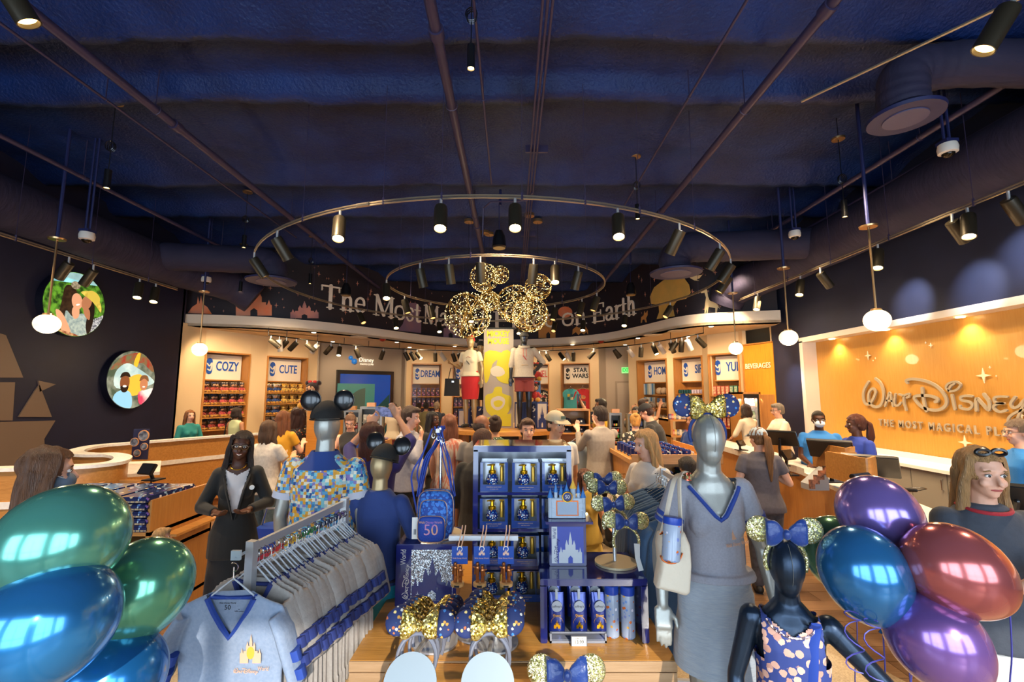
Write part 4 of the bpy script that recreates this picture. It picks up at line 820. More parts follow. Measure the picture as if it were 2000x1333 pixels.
# grey cabinets with white top
CABG = M('grey_cabinet', '#8c8578', .45)
c0 = .9; t = thing('back_counter', 'white back counter top along the amber wall', 'worktop', (5.9, 5, .9)); b = MB(); b.bx(5.68, XR+.24, 1.2, RY-.15, .9, .945); obj('worktop', b, WHITE, t)
b = MB(); b.bx(XR+.2, XR+.245, 1.2, RY-.15, .945, 1.03); obj('upstand', b, WHITE, t)
y = 8.9; k = 0
while y > 1.6:
    t = thing('base_cabinet', 'low grey two-door cabinet, %s from the far end under the white back counter' % ('first', 'second', 'third', 'fourth', 'fifth', 'sixth', 'seventh', 'eighth')[k], 'cabinet', (5.9, y-.5, 0), 0, 'grey cabinets under the back counter')
    b = MB(); b.bx(5.74, XR+.24, y-1.1, y-.005, .08, .9); obj('body', b, CABG, t)
    for s in (0, 1):
        b = MB(); b.bx(5.715, 5.738, y-1.095+s*.55, y-.555+s*.55, .1, .89); d = obj('door', b, CABG, t, bev=.004)
        yy = y-.62 if s == 0 else y-.49
        b = MB(); b.tube([(5.715, yy, .82), (5.69, yy, .81), (5.69, yy, .68), (5.715, yy, .67)], .007, 6); obj('handle', b, CHROME, d)
    y -= 1.1; k += 1
# ================================================================ checkout counter
top = [(1336, 850), (1349, 858), (1412, 877), (1522, 909), (1571, 924), (1647, 960), (1735, 1001), (1829, 1048), (1990, 1130)]
cp = [WZ(x, y, .97) for x, y in top]; cpl = [Vector((p.x, p.y)) for p in crv([(p.x, p.y, 0) for p in cp], 4)]
inn = offs(cpl, -.0) ; inn = [p+Vector((.47, .1)) for p in cpl]
t = thing('checkout_counter', 'long maple checkout counter with white top on the right', 'counter', (3.7, 5, 0))
def cslab(P, Q, z0, z1, mat, name, sm=.5): b = MB(); b.prism([tuple(p) for p in P]+[tuple(p) for p in reversed(Q)], z1-z0, Matrix.Translation((0, 0, z0))); return obj(name, b, mat, t, sharp=sm)
cslab(cpl, inn, .93, .97, SOLID, 'worktop'); I2 = [p+Vector((.03, 0)) for p in cpl]; cslab(I2, [p+Vector((.4, .1)) for p in cpl], .1, .93, WOOD, 'body')
cslab([p+Vector((.05, 0)) for p in cpl], [p+Vector((.38, .1)) for p in cpl], 0, .1, M('toe_kick', '#c9b8a0', .5), 'toe_kick')
h0 = [p for p in cpl if p.y > WZ(1572, 930, .97).y]; cslab(h0, [p+Vector((.48, .1)) for p in h0], .97, 1.02, SOLID, 'raised_worktop')
# privacy boxes, monitors, card readers
def booth(px0, py0, px1, py1, Y0, Y1, h, label, mon=True):
    a = WY(px0, py0, Y0); c = WY(px1, py1, Y1); t = thing('privacy_panel', label, 'counter screen', (a.x, a.y, a.z)); u = (Vector((c.x, c.y))-Vector((a.x, a.y))); L_ = u.length
    P = [Vector((a.x, a.y)), Vector((a.x, a.y))+u*.5, Vector((c.x, c.y))-u.normalized()*.1, Vector((c.x, c.y))+Vector((.05, .06)), Vector((c.x, c.y))+Vector((.22, .2))]
    P = [Vector(p[:2]) for p in crv([(p.x, p.y, 0) for p in P], 4)]; z0 = min(a.z, c.z); b = band(P, z0, z0+h, .02); obj('panel', b, WOODX, t, sharp=.6)
    b = MB(); b.bx(a.x, a.x+.3, a.y+.0, a.y+.02, z0, z0+h*.95); obj('side_panel', b, WOODX, t)
booth(1590, 908, 1660, 930, 5.15, 4.55, .26, 'curved maple privacy panel in front of the masked cashier')
booth(1617, 933, 1702, 952, 4.55, 4.0, .25, 'curved maple privacy panel in front of the braided cashier')
booth(1494, 858, 1531, 888, 6.6, 6.1, .2, 'curved maple privacy panel near the chef-coated man')
def monitor(px, py, Y, wdt, hgt, yaw, tilt, label, cat='monitor'):
    p = WY(px, py, Y); t = thing('touch_monitor' if wdt > .3 else 'card_reader', label, cat, p); Tm = Matrix.Translation(p) @ Matrix.Rotation(yaw, 4, 'Z') @ Matrix.Rotation(tilt, 4, 'X')
    b = MB(); b.box((0, 0, 0), (wdt, .035, hgt), Tm); obj('casing', b, PLAST, t, bev=.006)
    b = MB(); b.box((0, -.0185, 0), (wdt*.9, .003, hgt*.86), Tm); obj('screen', b, M('dark_glass', '#15171c', .08, coat=1), t)
    b = MB(); q_ = Tm @ Vector((0, .02, 0)); b.limb([q_, q_+Vector((.02, .05, -.12)), (p.x+.03, p.y+.06, max(.98, min(1.03, p.z-.1)))], [.018, .018, .02], 8); b.box((p.x+.03, p.y+.06, max(.98, min(1.028, p.z-.1))), (.16, .14, .014)); obj('stand', b, PLAST, t)
monitor(1622, 877, 4.9, .40, .26, 2.4, -.75, 'black touch monitor in front of the masked cashier')
monitor(1700, 910, 4.3, .42, .27, 2.4, -.75, 'black touch monitor in front of the braided cashier')
monitor(1523, 856, 6.0, .40, .26, 2.4, -.75, 'black touch monitor near the chef-coated man')
monitor(1539, 889, 5.3, .2, .12, .5, -.6, 'black card reader on the counter left of the masked cashier', 'card reader')
monitor(1692, 940, 3.9, .24, .15, .4, -.9, 'black card reader behind the purple balloon', 'card reader')
monitor(1985, 975, 3.0, .4, .27, 2.4, -.75, 'black touch monitor at the right edge behind the woman')
monitor(1447, 866, 7.6, .16, .1, .5, -.6, 'small black card reader left on the far counter', 'card reader')
p = WY(1598, 920, 4.75); t = thing('leaflet_rack', 'small grey stepped leaflet rack on the counter', 'leaflet rack', (p.x, p.y, .97))
b = MB(); b.prism([(0, 0), (.2, 0), (.2, .22), (0, .06)], .14, Matrix(((1, 0, 0, p.x-.1), (0, 0, 1, p.y), (0, 1, 0, .975), (0, 0, 0, 1)))); obj('body', b, M('grey_plastic', '#9c9c9c', .4), t)
for k in range(4): b = MB(); b.box((p.x-.08+k*.05, p.y-.01, 1.04+k*.045), (.05, .02, .09)); obj('leaflet', b, M('leaflet_print', '#2a2620', .4, var=(30, '#b87858')), t)
t = thing('barcode_scanner', 'black handheld barcode scanner with curled cable on the counter', 'scanner', WZ(1770, 965, .98)); p = WZ(1770, 962, .99)
b = MB(); b.limb([p+Vector((-.06, 0, .02)), p+Vector((0, 0, .02)), p+Vector((.08, -.02, .02))], [.022, .02, .016], 8); obj('body', b, PLAST, t)
b = MB(); b.tube(crv([p+Vector((.08, 0, .01)), p+Vector((.2, .0, .03)), p+Vector((.24, .1, .02)), p+Vector((.1, .15, .01)), p+Vector((-.08, .12, .005))], 5), .004, 5); obj('cable', b, PLAST, t)
# ================================================================ reception desk on the left, an S-shaped low wall with a white cap
dp = [(492, 848, 1.2), (430, 852, 1.2), (350, 858, 1.2), (262, 865, 1.2), (200, 870, 1.2), (166, 877, 1.2), (160, 883, 1.2), (185, 886, 1.2), (228, 886, 1.2), (252, 892, 1.2), (236, 902, 1.2), (165, 910, 1.2), (60, 914, 1.2), (-60, 917, 1.2)]
D = [WZ(x, y, z) for x, y, z in dp]; D = [Vector((-4.1, 9.9, 0)), Vector((-4.35, 9.3, 0))]+D
DP = [Vector((p.x, p.y)) for p in crv([(p.x, p.y, 0) for p in D], 6)][::-1]
t = thing('reception_desk', 'S-curved maple reception desk with white top on the left', 'counter', (-5.5, 7, 0))
def bd(o0, z0, z1, th, mat, name): b = band(offs(DP, o0), z0, z1, th); obj(name, b, mat, t, sharp=.6)
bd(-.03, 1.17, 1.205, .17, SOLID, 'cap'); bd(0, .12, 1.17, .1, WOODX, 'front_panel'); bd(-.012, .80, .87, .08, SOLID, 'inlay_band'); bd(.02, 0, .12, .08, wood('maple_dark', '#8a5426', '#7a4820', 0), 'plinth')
b = MB(); b.prism([tuple(WZ(x, y, .95)[:2]) for x, y in ((250, 905), (315, 903), (312, 925), (248, 930))], .04, Matrix.Translation((0, 0, .93))); obj('inner_ledge', b, SOLID, t)
p = WZ(283, 905, 1.0); t = thing('promo_stand', 'navy display card with round photos on the reception desk', 'display card', p)
q0 = p+Vector((-.12, .05, .25)); b = MB(); b.box(q0, (.22, .02, .42), None); obj('card', b, M('navy_card', '#1c2040', .5), t)
for dx, dz, r in ((.05, .12, .075), (-.07, .03, .06), (.07, -.03, .05), (-.02, -.12, .05)): b = MB(); b.cyl(q0+Vector((dx, -.018, dz)), q0+Vector((dx, -.03, dz)), r, n=18); o = obj('round_photo', b, M('photo_rim', '#c98c58', .5), t); b = MB(); b.cyl(q0+Vector((dx, -.03, dz)), q0+Vector((dx, -.034, dz)), r*.85, n=18); obj('photo', b, M('photo_dark', '#2c3444', .4, var=(20, '#8a9098')), o)
monitor(288, 917, 5.0, .2, .12, -.3, -.5, 'black card terminal below the round-photo card on the desk', 'card reader')
# ================================================================ people and mannequins
def skin(n, c): return M('skin_'+n, c, .5, bump=(90, .05))
SK = {'fair': skin('fair', '#d9a387'), 'tan': skin('tan', '#c08a68'), 'olive': skin('olive', '#ab7755'), 'brown': skin('brown', '#7a4a30'), 'dark': skin('dark', '#4e2c1c')}
HAIRM = {}
def hairm(c):
    if c not in HAIRM: HAIRM[c] = M('hair_'+c.lstrip('#'), c, .42, var=(14, '#'+''.join('%02x' % min(255, int(int(c[i:i+2], 16)*1.45+4)) for i in (1, 3, 5)), .25), bump=(60, .7), stretch=(5, 5, .35))
    return HAIRM[c]
EYEW = M('eye_white', '#e8e2da', .2); PUP = M('pupil', '#1c1410', .15); LIP = M('lips', '#a8504a', .4)
TOPS = {}; HANDS = {}
ARMS = {'down': ((.235, .03, 1.14), (.25, -.05, .88)), 'phone': ((.23, -.1, 1.17), (.09, -.34, 1.27)), 'raise': ((.27, -.22, 1.48), (.11, -.36, 1.76)), 'hip': ((.37, .06, 1.18), (.2, -.04, 1.0)), 'fwd': ((.23, -.03, 1.15), (.14, -.33, 1.06)),
        'face': ((.22, -.16, 1.22), (.06, -.16, 1.5)), 'down2': ((.27, .02, 1.15), (.33, -.02, .9)), 'hold': ((.24, -.02, 1.16), (.06, -.3, 1.15)), 'back': ((.24, .08, 1.15), (.2, .1, .95)), 'bent': ((.25, .05, 1.15), (.3, -.2, 1.22)), 'lean': ((.26, -.1, 1.16), (.25, -.36, 1.0))}
def figure(name, label, x, y, h, yaw, skinm, top=None, sleeve='short', bottom=None, btype='pants', hair=('short', '#2a1c12'), arms=('down', 'down'), lean=0, head=(0, 0, 0), fem=False, fat=0, z0=0,
           vox=.014, mann=False, glasses=None, mask=False, shoes='#22201e', cat='person', lowcut=None, topcut=None, hem=.86, step=0, group=None, face=True, twist=0, neckr=.052, sleeve_len=None, smile=False, inner=None, slim=1):
    s = h/1.75; t = thing(name, label, cat, (x, y, z0), yaw, group)
    RT = Matrix.Translation((x, y, z0)) @ Matrix.Rotation(yaw, 4, 'Z') @ Matrix.Scale(s, 4)
    U = Matrix.Translation((0, 0, .93)) @ Matrix.Rotation(twist, 4, 'Z') @ Matrix.Rotation(lean, 4, 'X') @ Matrix.Translation((0, 0, -.93))
    Hd = U @ Matrix.Translation((0, 0, 1.52)) @ Matrix.Rotation(head[0], 4, 'Z') @ Matrix.Rotation(head[1], 4, 'X') @ Matrix.Rotation(head[2], 4, 'Y') @ Matrix.Translation((0, 0, -1.52))
    RU, RH = RT @ U, RT @ Hd; v = vox/1
    def fin(mb, nm, mat, par=t, T=RT, it=2, **k):
        """voxel-union the pieces (given in the unit frame) into one continuous surface and hang it on the figure"""
        me = remesh(mb, v/s, it, name=nm, mats=mat, **k); me.transform(T); return obj(nm, me, None, par)
    sh = .165 if fem else .19; w_ = (.125 if fem else .15)+fat*.06; hp = (.17 if fem else .155)+fat*.04; ch = (.145 if fem else .17)+fat*.04; dp = (.095+fat*.05)*(slim*.5+.5)
    sh, w_, hp, ch = sh*slim, w_*slim, hp*slim, ch*slim; hx = .004 if mann and fem else .018
    # ---- body: one continuous surface
    def tors(g, zt=1.49):
        r = [(0, .0, .84, hp*.9+g, dp+.012+g), (0, .005, .92, hp+g, dp+.02+g), (0, 0, 1.06, w_+g, dp-.005+g), (0, 0, 1.2, ch-.01+g, dp+.008+g), (0, 0, 1.32, ch+g, dp+.012+g), (0, .005, 1.40, sh-.012+g, dp-.015+g), (0, .01, 1.445, .12*slim+g, .07+g), (0, .015, zt, neckr+.008+g, neckr+.006+g)]
        return r
    b = MB(); b.loft([q for q in tors(-.006)], 20, 2.2, U)
    b.limb([U @ Vector((0, .015, 1.44)), Hd @ Vector((0, .005, 1.56))], [neckr+.006, neckr], 12)
    if mann:
        b.ell((0, -.005, 1.645), (.072, .092, .108), 18, 14, Hd); b.ell((0, -.02, 1.585), (.052, .065, .07), 14, 10, Hd)
    else:
        b.ell((0, .008, 1.66), (.074, .092, .088), 16, 12, Hd); b.ell((0, -.022, 1.59), (.056, .066, .068), 14, 10, Hd); b.ell((0, -.055, 1.545), (.026, .024, .02), 10, 6, Hd)
        b.limb([Hd @ Vector((0, -.08, 1.645)), Hd @ Vector((0, -.106, 1.603))], [.008, .0145], 8)
        for sx in (-1, 1):
            if not (hair and hair[0] in ('long', 'curly', 'bob')): b.ell((sx*.076, .01, 1.625), (.01, .02, .03), 8, 8, Hd)
            b.ell((sx*.036, -.062, 1.60), (.024, .02, .022), 8, 6, Hd); b.limb([Hd @ Vector((sx*.012, -.084, 1.662)), Hd @ Vector((sx*.05, -.07, 1.665))], [.009, .008], 6)
    wr = []
    for sx, a in ((1, arms[0]), (-1, arms[1])):
        E, W = ARMS[a] if isinstance(a, str) else a; S_ = Vector((sx*(sh-.005), .01, 1.40)); E = Vector((sx*E[0], E[1], E[2])); W = Vector((sx*W[0], W[1], W[2]))
        ua, fa = (E-S_), (W-E); E = S_+ua.normalized()*.275; W = E+fa.normalized()*.245; wr.append((S_, E, W, sx))
        b.limb([U @ S_, U @ S_.lerp(E, .4), U @ E], [.05+fat*.01, .043+fat*.01, .036], 12); b.limb([U @ E, U @ E.lerp(W, .3), U @ W], [.036, .037, .024], 12)
        d = (W-E).normalized(); sd = d.cross(Vector((0, 1, 0)) if abs(d.y) < .8 else Vector((0, 0, 1))).normalized()*sx; nn = d.cross(sd).normalized()
        if nn.y > 0 and abs(d.y) < .8: pass
        for k in range(5): c_ = W+d*(.02+.016*k); b.limb([U @ (c_-sd*.026), U @ (c_+sd*.026)], [.0145, .0145], 8)
        cu = .25 if a in ('down', 'down2') else .8
        for k, ln in enumerate((.066, .076, .07, .055)):
            p0 = W+d*.088+sd*(-.028+.0185*k); c1, c2 = cu*.5, cu*1.1
            p1 = p0+(d*cos(c1)-nn*sin(c1)*sx)*ln*.5; p2 = p1+(d*cos(c2)-nn*sin(c2)*sx)*ln*.5; b.limb([U @ p0, U @ p1, U @ p2], [.0092, .0086, .0075], 6)
        p0 = W+d*.025-sd*.026; p1 = p0-sd*.03+d*.028; b.limb([U @ p0, U @ p1, U @ (p1+d*.03-sd*.004)], [.013, .011, .009], 6)
    HANDS[t.name] = [RU @ (W+(W-E).normalized()*.11) for S_, E, W, sx in wr]
    legs = []
    for sx in (1, -1):
        A = Vector((sx*hp*.52, .0, .9)); kn = Vector((sx*(.085+fat*.02)*slim, -.02-step*sx, .49)); an = Vector((sx*.085*slim, .02-step*1.6*sx, .085)); legs.append((A, kn, an))
        b.limb([A, A.lerp(kn, .5), kn], [(.088+fat*.03)*slim, .07+fat*.02, .052], 12); b.limb([kn, kn.lerp(an, .3), an], [.05, .052, .032], 12)
        b.limb([an+Vector((0, .03, -.045)), an+Vector((sx*.01, -.06, -.055)), an+Vector((sx*.02, -.13, -.062))], [.036, .034, .024], 8)
    fin(b, 'body', skinm)
    # ---- clothes
    if bottom:
        g = .012
        if btype == 'pants':
            b = MB(); b.loft([q for q in tors(g) if q[2] < 1.07], 20, 2.2)
            for A, kn, an in legs: b.limb([A, A.lerp(kn, .5), kn], [(.098+fat*.03)*slim, .084+fat*.02, .067], 12); b.limb([kn, an+Vector((0, 0, .02))], [.067, .058], 12)
            fin(b, 'trousers', bottom)
        elif btype == 'shorts':
            b = MB(); b.loft([q for q in tors(g) if q[2] < 1.07], 20, 2.2)
            for A, kn, an in legs: b.tube([A, A.lerp(kn, .62)], [.105+fat*.03, .1], 14); b.ell(A, .104)
            fin(b, 'shorts', bottom, it=1)
        else:
            z1 = {'skirt': .52, 'long': .2, 'mini': .66}[btype] if isinstance(btype, str) else btype
            b = MB(); fl_ = .0 if btype == 'skirt' else .06; rr = [(0, 0, 1.1, w_+.018, dp+.012), (0, .004, .95, hp+.018, dp+.034), (0, .004, .88, hp+.02, dp+.036), (0, 0, (.88+z1)/2, hp+.012+fl_*.5, dp+.03+fl_*.5), (0, 0, z1, hp-.012+fl_, dp+.02+fl_)]
            b.loft(rr, 28, 2.1); fin(b, 'skirt', bottom, it=2, cut=lambda c: c.z < z1+.012)
    if top:
        g = .014; b = MB(); r = tors(g); r[0] = (0, .0, hem, hp+g+.012+hx, dp+.032+hx+g); r[1] = (0, .005, max(.92, hem+.03), hp+g+.006+hx, dp+.026+hx+g); r[2] = (0, 0, 1.06, w_+g+.01, dp+.008+g); b.loft([q for q in r if q[2] >= hem], 22, 2.2, U)
        if fem:
            k = .016 if mann else 0
            for sx in (-1, 1): b.ell((sx*.066, -dp+.012+k, 1.27), (.062-k*.3, .055, .07), 12, 8, U)
        if fat > .5: b.ell((0, -.05, 1.06), (w_+.01, dp+.05, .15), 16, 10, U)
        for S_, E, W, sx in wr:
            ln = sleeve_len or {'short': .55, 'none': .0, 'long': 1.9, 'mid': 1.25}[sleeve]
            if ln:
                b.ell(S_, .062, 12, 8, U); p1 = S_.lerp(E, min(1, ln)); R1 = .062 if sleeve == 'short' else .054
                b.limb([U @ S_, U @ S_.lerp(p1, .5)], [.061, R1+fat*.012], 12); b.tube([U @ S_.lerp(p1, .4), U @ p1], [R1+fat*.012, R1*.98+fat*.012], 14)
                if ln > 1: b.ell(E, .052, 10, 8, U); b.tube([U @ E, U @ E.lerp(W, ln-1)], [.05, .038], 12)
        TOPS[t.name] = fin(b, 'top', top, cut=topcut and (lambda c, q=U.inverted(): topcut(q @ c)), it=3)
    if not mann or shoes:
        for A, kn, an in legs:
            b = MB(); sx = 1 if A.x > 0 else -1; b.limb([an+Vector((0, .035, -.045)), an+Vector((sx*.01, -.06, -.055)), an+Vector((sx*.02, -.13, -.056))], [.042, .04, .032], 10); b.box(an+Vector((sx*.01, -.05, -.082)), (.075, .22, .012))
            if shoes: b.v = [tuple(RT @ Vector(q)) for q in b.v]; obj('shoe', b, M('shoe_'+shoes.lstrip('#'), shoes, .5), t)
    if inner:
        b = MB(); b.loft([q for q in tors(.006) if q[2] > .86], 22, 2.2, U)
        if fem:
            for sx in (-1, 1): b.ell((sx*.068, -dp+.016, 1.27), (.058, .05, .058), 12, 8, U)
        fin(b, 'inner_top', inner, it=1, cut=lambda c, q=U.inverted(): (q @ c).z > 1.40+abs((q @ c).x)*.5)
    # ---- head details
    if not mann and face:
        for sx in (-1, 1):
            b = MB(); b.ell((sx*.031, -.0745, 1.638), (.0135, .01, .009), 12, 8, RH); e = obj('eye', b, EYEW, t)
            b = MB(); b.ell((sx*.031, -.0835, 1.638), (.0062, .003, .0062), 10, 6, RH); obj('iris', b, PUP, e)
            b = MB(); b.tube([RH @ Vector((sx*a_, -.0835+abs(a_-.03)*.25, zz)) for a_, zz in ((.012, 1.658), (.03, 1.663), (.052, 1.656))], [.003*s, .0038*s, .002*s], 6); obj('eyebrow', b, hairm(hair[1]), t)
            b = MB(); b.tube([RH @ Vector((sx*a_, -.083+abs(a_-.031)*.3, zz)) for a_, zz in ((.017, 1.6415), (.031, 1.648), (.046, 1.641))], .0016*s, 5); obj('eyelash', b, PUP, e)
        zz = 1.571; b = MB()
        b.tube([RH @ Vector((a_, -.0885+abs(a_)*.45, zz+(.008 if smile else .0)*abs(a_)/.02+(.0035 if abs(a_) < .01 and a_ else 0))) for a_ in (-.023, -.012, 0, .012, .023)], [.0025*s, .005*s, .0045*s, .005*s, .0025*s], 8); obj('mouth', b, LIP, t)
        if smile: b = MB(); b.tube([RH @ Vector((a_, -.0925+abs(a_)*.45, zz+.007*abs(a_)/.02-.001)) for a_ in (-.017, 0, .017)], [.0025*s, .004*s, .0025*s], 8); obj('teeth', b, EYEW, t)
    if glasses:
        b = MB()
        for sx in (-1, 1): b.tube([RH @ Vector((sx*.034+.026*cos(a*pi/8), -.097, 1.636+.02*sin(a*pi/8))) for a in range(16)], .0028*s, 5, True); b.tube([RH @ Vector((sx*.06, -.095, 1.642)), RH @ Vector((sx*.08, .0, 1.642))], .0025*s, 5)
        b.tube([RH @ Vector((-.008, -.1, 1.64)), RH @ Vector((.008, -.1, 1.64))], .0025*s, 5); obj('glasses', b, M('frame_'+glasses.lstrip('#'), glasses, .3), t)
    if mask:
        b = MB(); b.ell((0, -.045, 1.585), (.064, .068, .052), 16, 10, Hd); fin(b, 'face_mask', M('mask_'+mask.lstrip('#'), mask, .7), it=1, cut=lambda c, q=Hd.inverted(): (q @ c).y > -.02)
        b = MB()
        for sx in (-1, 1): b.tube([RH @ Vector((sx*.055, -.06, 1.605)), RH @ Vector((sx*.08, .01, 1.64))], .0018*s, 4)
        obj('ear_loop', b, EYEW, t)
    if hair: hairdo(fin, hair, Hd, RH, t, s)
    return t, RT, RU, RH
def hairdo(fin, hair, Hd, RH, t, s):
    kind, col = hair[0], hair[1]; m = hairm(col); b = MB(); ln = hair[2] if len(hair) > 2 else .3; q = Hd.inverted()
    up = q
    if kind in ('short', 'curlyshort', 'pony', 'bun', 'cap', 'buzz'):
        g = {'short': .013, 'curlyshort': .02, 'pony': .012, 'bun': .012, 'cap': .008, 'buzz': .004}[kind]
        b.ell((0, .014, 1.665), (.076+g, .093+g, .088+g), 18, 14, Hd); b.ell((0, .045, 1.61), (.062+g, .055+g, .06+g), 14, 10, Hd)
        if kind == 'short': b.ell((0, -.05, 1.725), (.06, .05, .03), 12, 8, Hd)
        fin(b, 'hair', m, it=1, noise=.006 if kind != 'buzz' else 0, ns=60, cut=lambda c: (lambda p: p.y < -.035 and p.z < 1.695 or p.y < .012 and p.z < 1.64 or p.z < 1.56)(q @ c))
    if kind == 'bald':
        b.ell((0, .04, 1.62), (.081, .072, .062), 16, 10, Hd); fin(b, 'hair', m, it=1, cut=lambda c: (lambda p: p.y < .015 or p.z > 1.675)(q @ c))
    if kind == 'bun':
        b = MB(); b.ell((0, .085, 1.73), (.045, .04, .04), 12, 8, Hd); fin(b, 'hair_bun', m, it=1, noise=.008, ns=50)
    if kind == 'pony':
        b = MB(); b.limb([Hd @ Vector(p) for p in ((0, .1, 1.68), (0, .15, 1.62), (0, .15, 1.48), (0, .12, 1.68-ln))], [.025, .036, .045, .016], 10); fin(b, 'ponytail', m, it=1, noise=.012, ns=30)
    if kind in ('long', 'curly', 'bob'):
        k = 1.25 if kind == 'curly' else 1; zb = 1.62-ln; b.ell((0, .016, 1.668), (.088*k, .104, .096), 18, 14, Hd)
        b.loft([(0, .055, zb, .055*k, .02), (0, .062, (zb+1.6)/2, .1*k, .04), (0, .055, 1.55, .1*k, .055), (0, .04, 1.64, .09*k, .06)], 20, 2.2, Hd)
        for sx in (-1, 1): b.limb([Hd @ Vector((sx*a_*k, b_, c_)) for a_, b_, c_ in ((.07, -.025, 1.71), (.086, -.02, 1.62), (.09, .0, 1.52), (.095, -.015, max(zb+.03, 1.34)), (.085, -.03, zb+.04))], [.018, .02, .026, .032, .014], 10)
        fin(b, 'hair', m, it=1, noise=.016 if kind == 'curly' else .011, ns=48 if kind == 'curly' else 34, cut=lambda c: (lambda p: p.y < -.05 and abs(p.x) < .068 and 1.5 < p.z < 1.70 or p.y < -.075 and p.z < 1.705)(q @ c))
def cap_on(t, Hd_w, s, col, back=False, patch=None):
    """baseball cap; Hd_w is the head matrix in the world"""
    m = M('cap_'+col.lstrip('#'), col, .7, bump=(80, .1)); b = MB(); b.ell((0, .012, 1.668), (.088, .108, .096), 22, 16, Hd_w)
    b2 = bmesh.new(); me = b.mesh('cap_crown', m); b2.from_mesh(me); qi = Hd_w.inverted(); bmesh.ops.delete(b2, geom=[f for f in b2.faces if (qi @ f.calc_center_median()).z < 1.672], context='FACES'); b2.to_mesh(me); b2.free()
    c = obj('cap', me, None, t); b = MB(); sg = 1 if back else -1
    vs = []; n = 12
    for i in range(n+1):
        a = pi*(i/n); x = cos(a)*.078; vs += [(x, sg*(.055+sin(a)*.035), 1.684), (x*1.05, sg*(.075+sin(a)*.095), 1.662)]
    vs += [(x, y, z-.005) for x, y, z in vs]; fs = []; m2 = 2*(n+1)
    for i in range(n): fs += [(2*i, 2*i+1, 2*i+3, 2*i+2), (m2+2*i, m2+2*i+2, m2+2*i+3, m2+2*i+1), (2*i+1, m2+2*i+1, m2+2*i+3, 2*i+3)]
    b.add(vs, fs, Hd_w); obj('brim', b, m, c)
    b = MB(); b.ell((0, .012, 1.766), (.009, .009, .004), 8, 5, Hd_w); obj('button', b, m, c)
    if patch: b = MB(); b.box((0, -.098, 1.71), (.05, .006, .03), Hd_w); obj('cap_patch', b, M('patch_'+patch.lstrip('#'), patch, .6), c)
def fab(n, c, c2=None, s=40, b=.1): return M('cloth_'+n, c, .8, var=(s, c2, .25) if c2 else None, bump=(160, b), sheen=.1)
from mathutils.bvhtree import BVHTree
def snap(pts, o, RU, off=.003, back=False):
    """drop (x, z) points of the figure frame onto the front (or back) of a garment"""
    par = wmat(o); bv = BVHTree.FromPolygons([par @ v.co for v in o.data.vertices], [tuple(p.vertices) for p in o.data.polygons]); out = []; sg = -1 if not back else 1
    d = (RU.to_3x3() @ Vector((0, -sg, 0))).normalized()
    for x, z in pts:
        for dx in (0, .004, -.004, .01, -.01, .018, -.018, .03, -.03):
            hit = bv.ray_cast(RU @ Vector((x+dx, sg*.8, z)), d)[0]
            if hit: break
        out.append((hit if hit else RU @ Vector((x, sg*.1, z)))-d*off)
    return out
def xy(px, Y): return ray(px, 800).x/ray(px, 800).y*Y
P_ = figure
BK, JN = fab('black', '#171618'), fab('denim', '#3c4a62', '#2d3a52')
def person(label, px, Y, h, yaw, sk, **k):
    return P_('person', label, xy(px, Y), Y, h, R(yaw), SK[sk], **k)
# yaw 0 faces the camera, 90 faces right in the picture, 180 away, -90 left
t, RT, RU, RH = person('person in black blazer over white top, smiling, gold-rimmed glasses, shoulder-length hair', 474, 3.75, 1.64, 24, 'dark', top=fab('blazer', '#1a1917'), sleeve='long', bottom=fab('pleated_black', '#121214'), btype='long', hair=('long', '#1d120c', .28), arms=('hold', 'hold'), fem=True, vox=.009, glasses='#5b4322', smile=True, hem=.74, head=(.0, .05, .1), fat=.1, slim=.86, inner=fab('blouse', '#d8cfcb'), topcut=lambda c: c.y < -.02 and c.z > 1.04 and abs(c.x) < (c.z-1.02)*.21)
for sx in (-1, 1):
    b = MB(); b.tube(snap([(sx*a_, z_) for a_, z_ in ((.008, 1.05), (.035, 1.16), (.062, 1.28), (.09, 1.38), (.085, 1.45))], TOPS[t.name], RU, .004), [.008, .018, .024, .02, .012], 6, flat=.4); obj('lapel', b, fab('blazer', '#1a1917'), t)
b = MB(); b.cyl(RU @ Vector((.12, -.128, 1.3)), RU @ Vector((.12, -.136, 1.3)), .018, n=14); obj('badge', b, WHITE, t)
b = MB(); b.tube([RU @ Vector((.06*cos(a), -.02-.07*sin(a), 1.475-.03*sin(a))) for a in [pi*k/10 for k in range(11)]], .003, 5); obj('necklace', b, GOLDB, t)
t, RT, RU, RH = person('person with long brown hair and blue-grey face mask passing at the left edge', 104, 2.25, 1.69, 128, 'fair', top=fab('navytop', '#1e3158'), sleeve='mid', bottom=JN, hair=('long', '#4b2f1c', .42), mask='#5d6d80', fem=True, vox=.009, head=(.1, .08, 0), fat=.2)
person('person in teal shirt with long auburn hair behind the reception desk', 372, 8.9, 1.63, 60, 'fair', top=fab('teal', '#0d6f6c'), sleeve='mid', bottom=BK, hair=('long', '#5e3a1e', .36), fem=True, arms=('fwd', 'fwd'))
t, RT, RU, RH = person('person in pale olive strappy top with black shoulder bag facing the COZY niche', 463, 9.6, 1.66, 165, 'olive', top=fab('palegreen', '#aeb58a'), sleeve='none', bottom=JN, hair=('bob', '#1f1510', .1), fem=True, arms=('fwd', 'down'))
b = MB(); b.limb([RU @ Vector(p) for p in ((.14, .12, 1.42), (.2, .1, 1.1), (.22, 0, .95))], [.012, .012, .012], 6); obj('bag_strap', b, BK, t); b = MB(); b.box((-.22, 0, .88), (.1, .28, .2), RU); obj('shoulder_bag', b, BK, t, bev=.02)
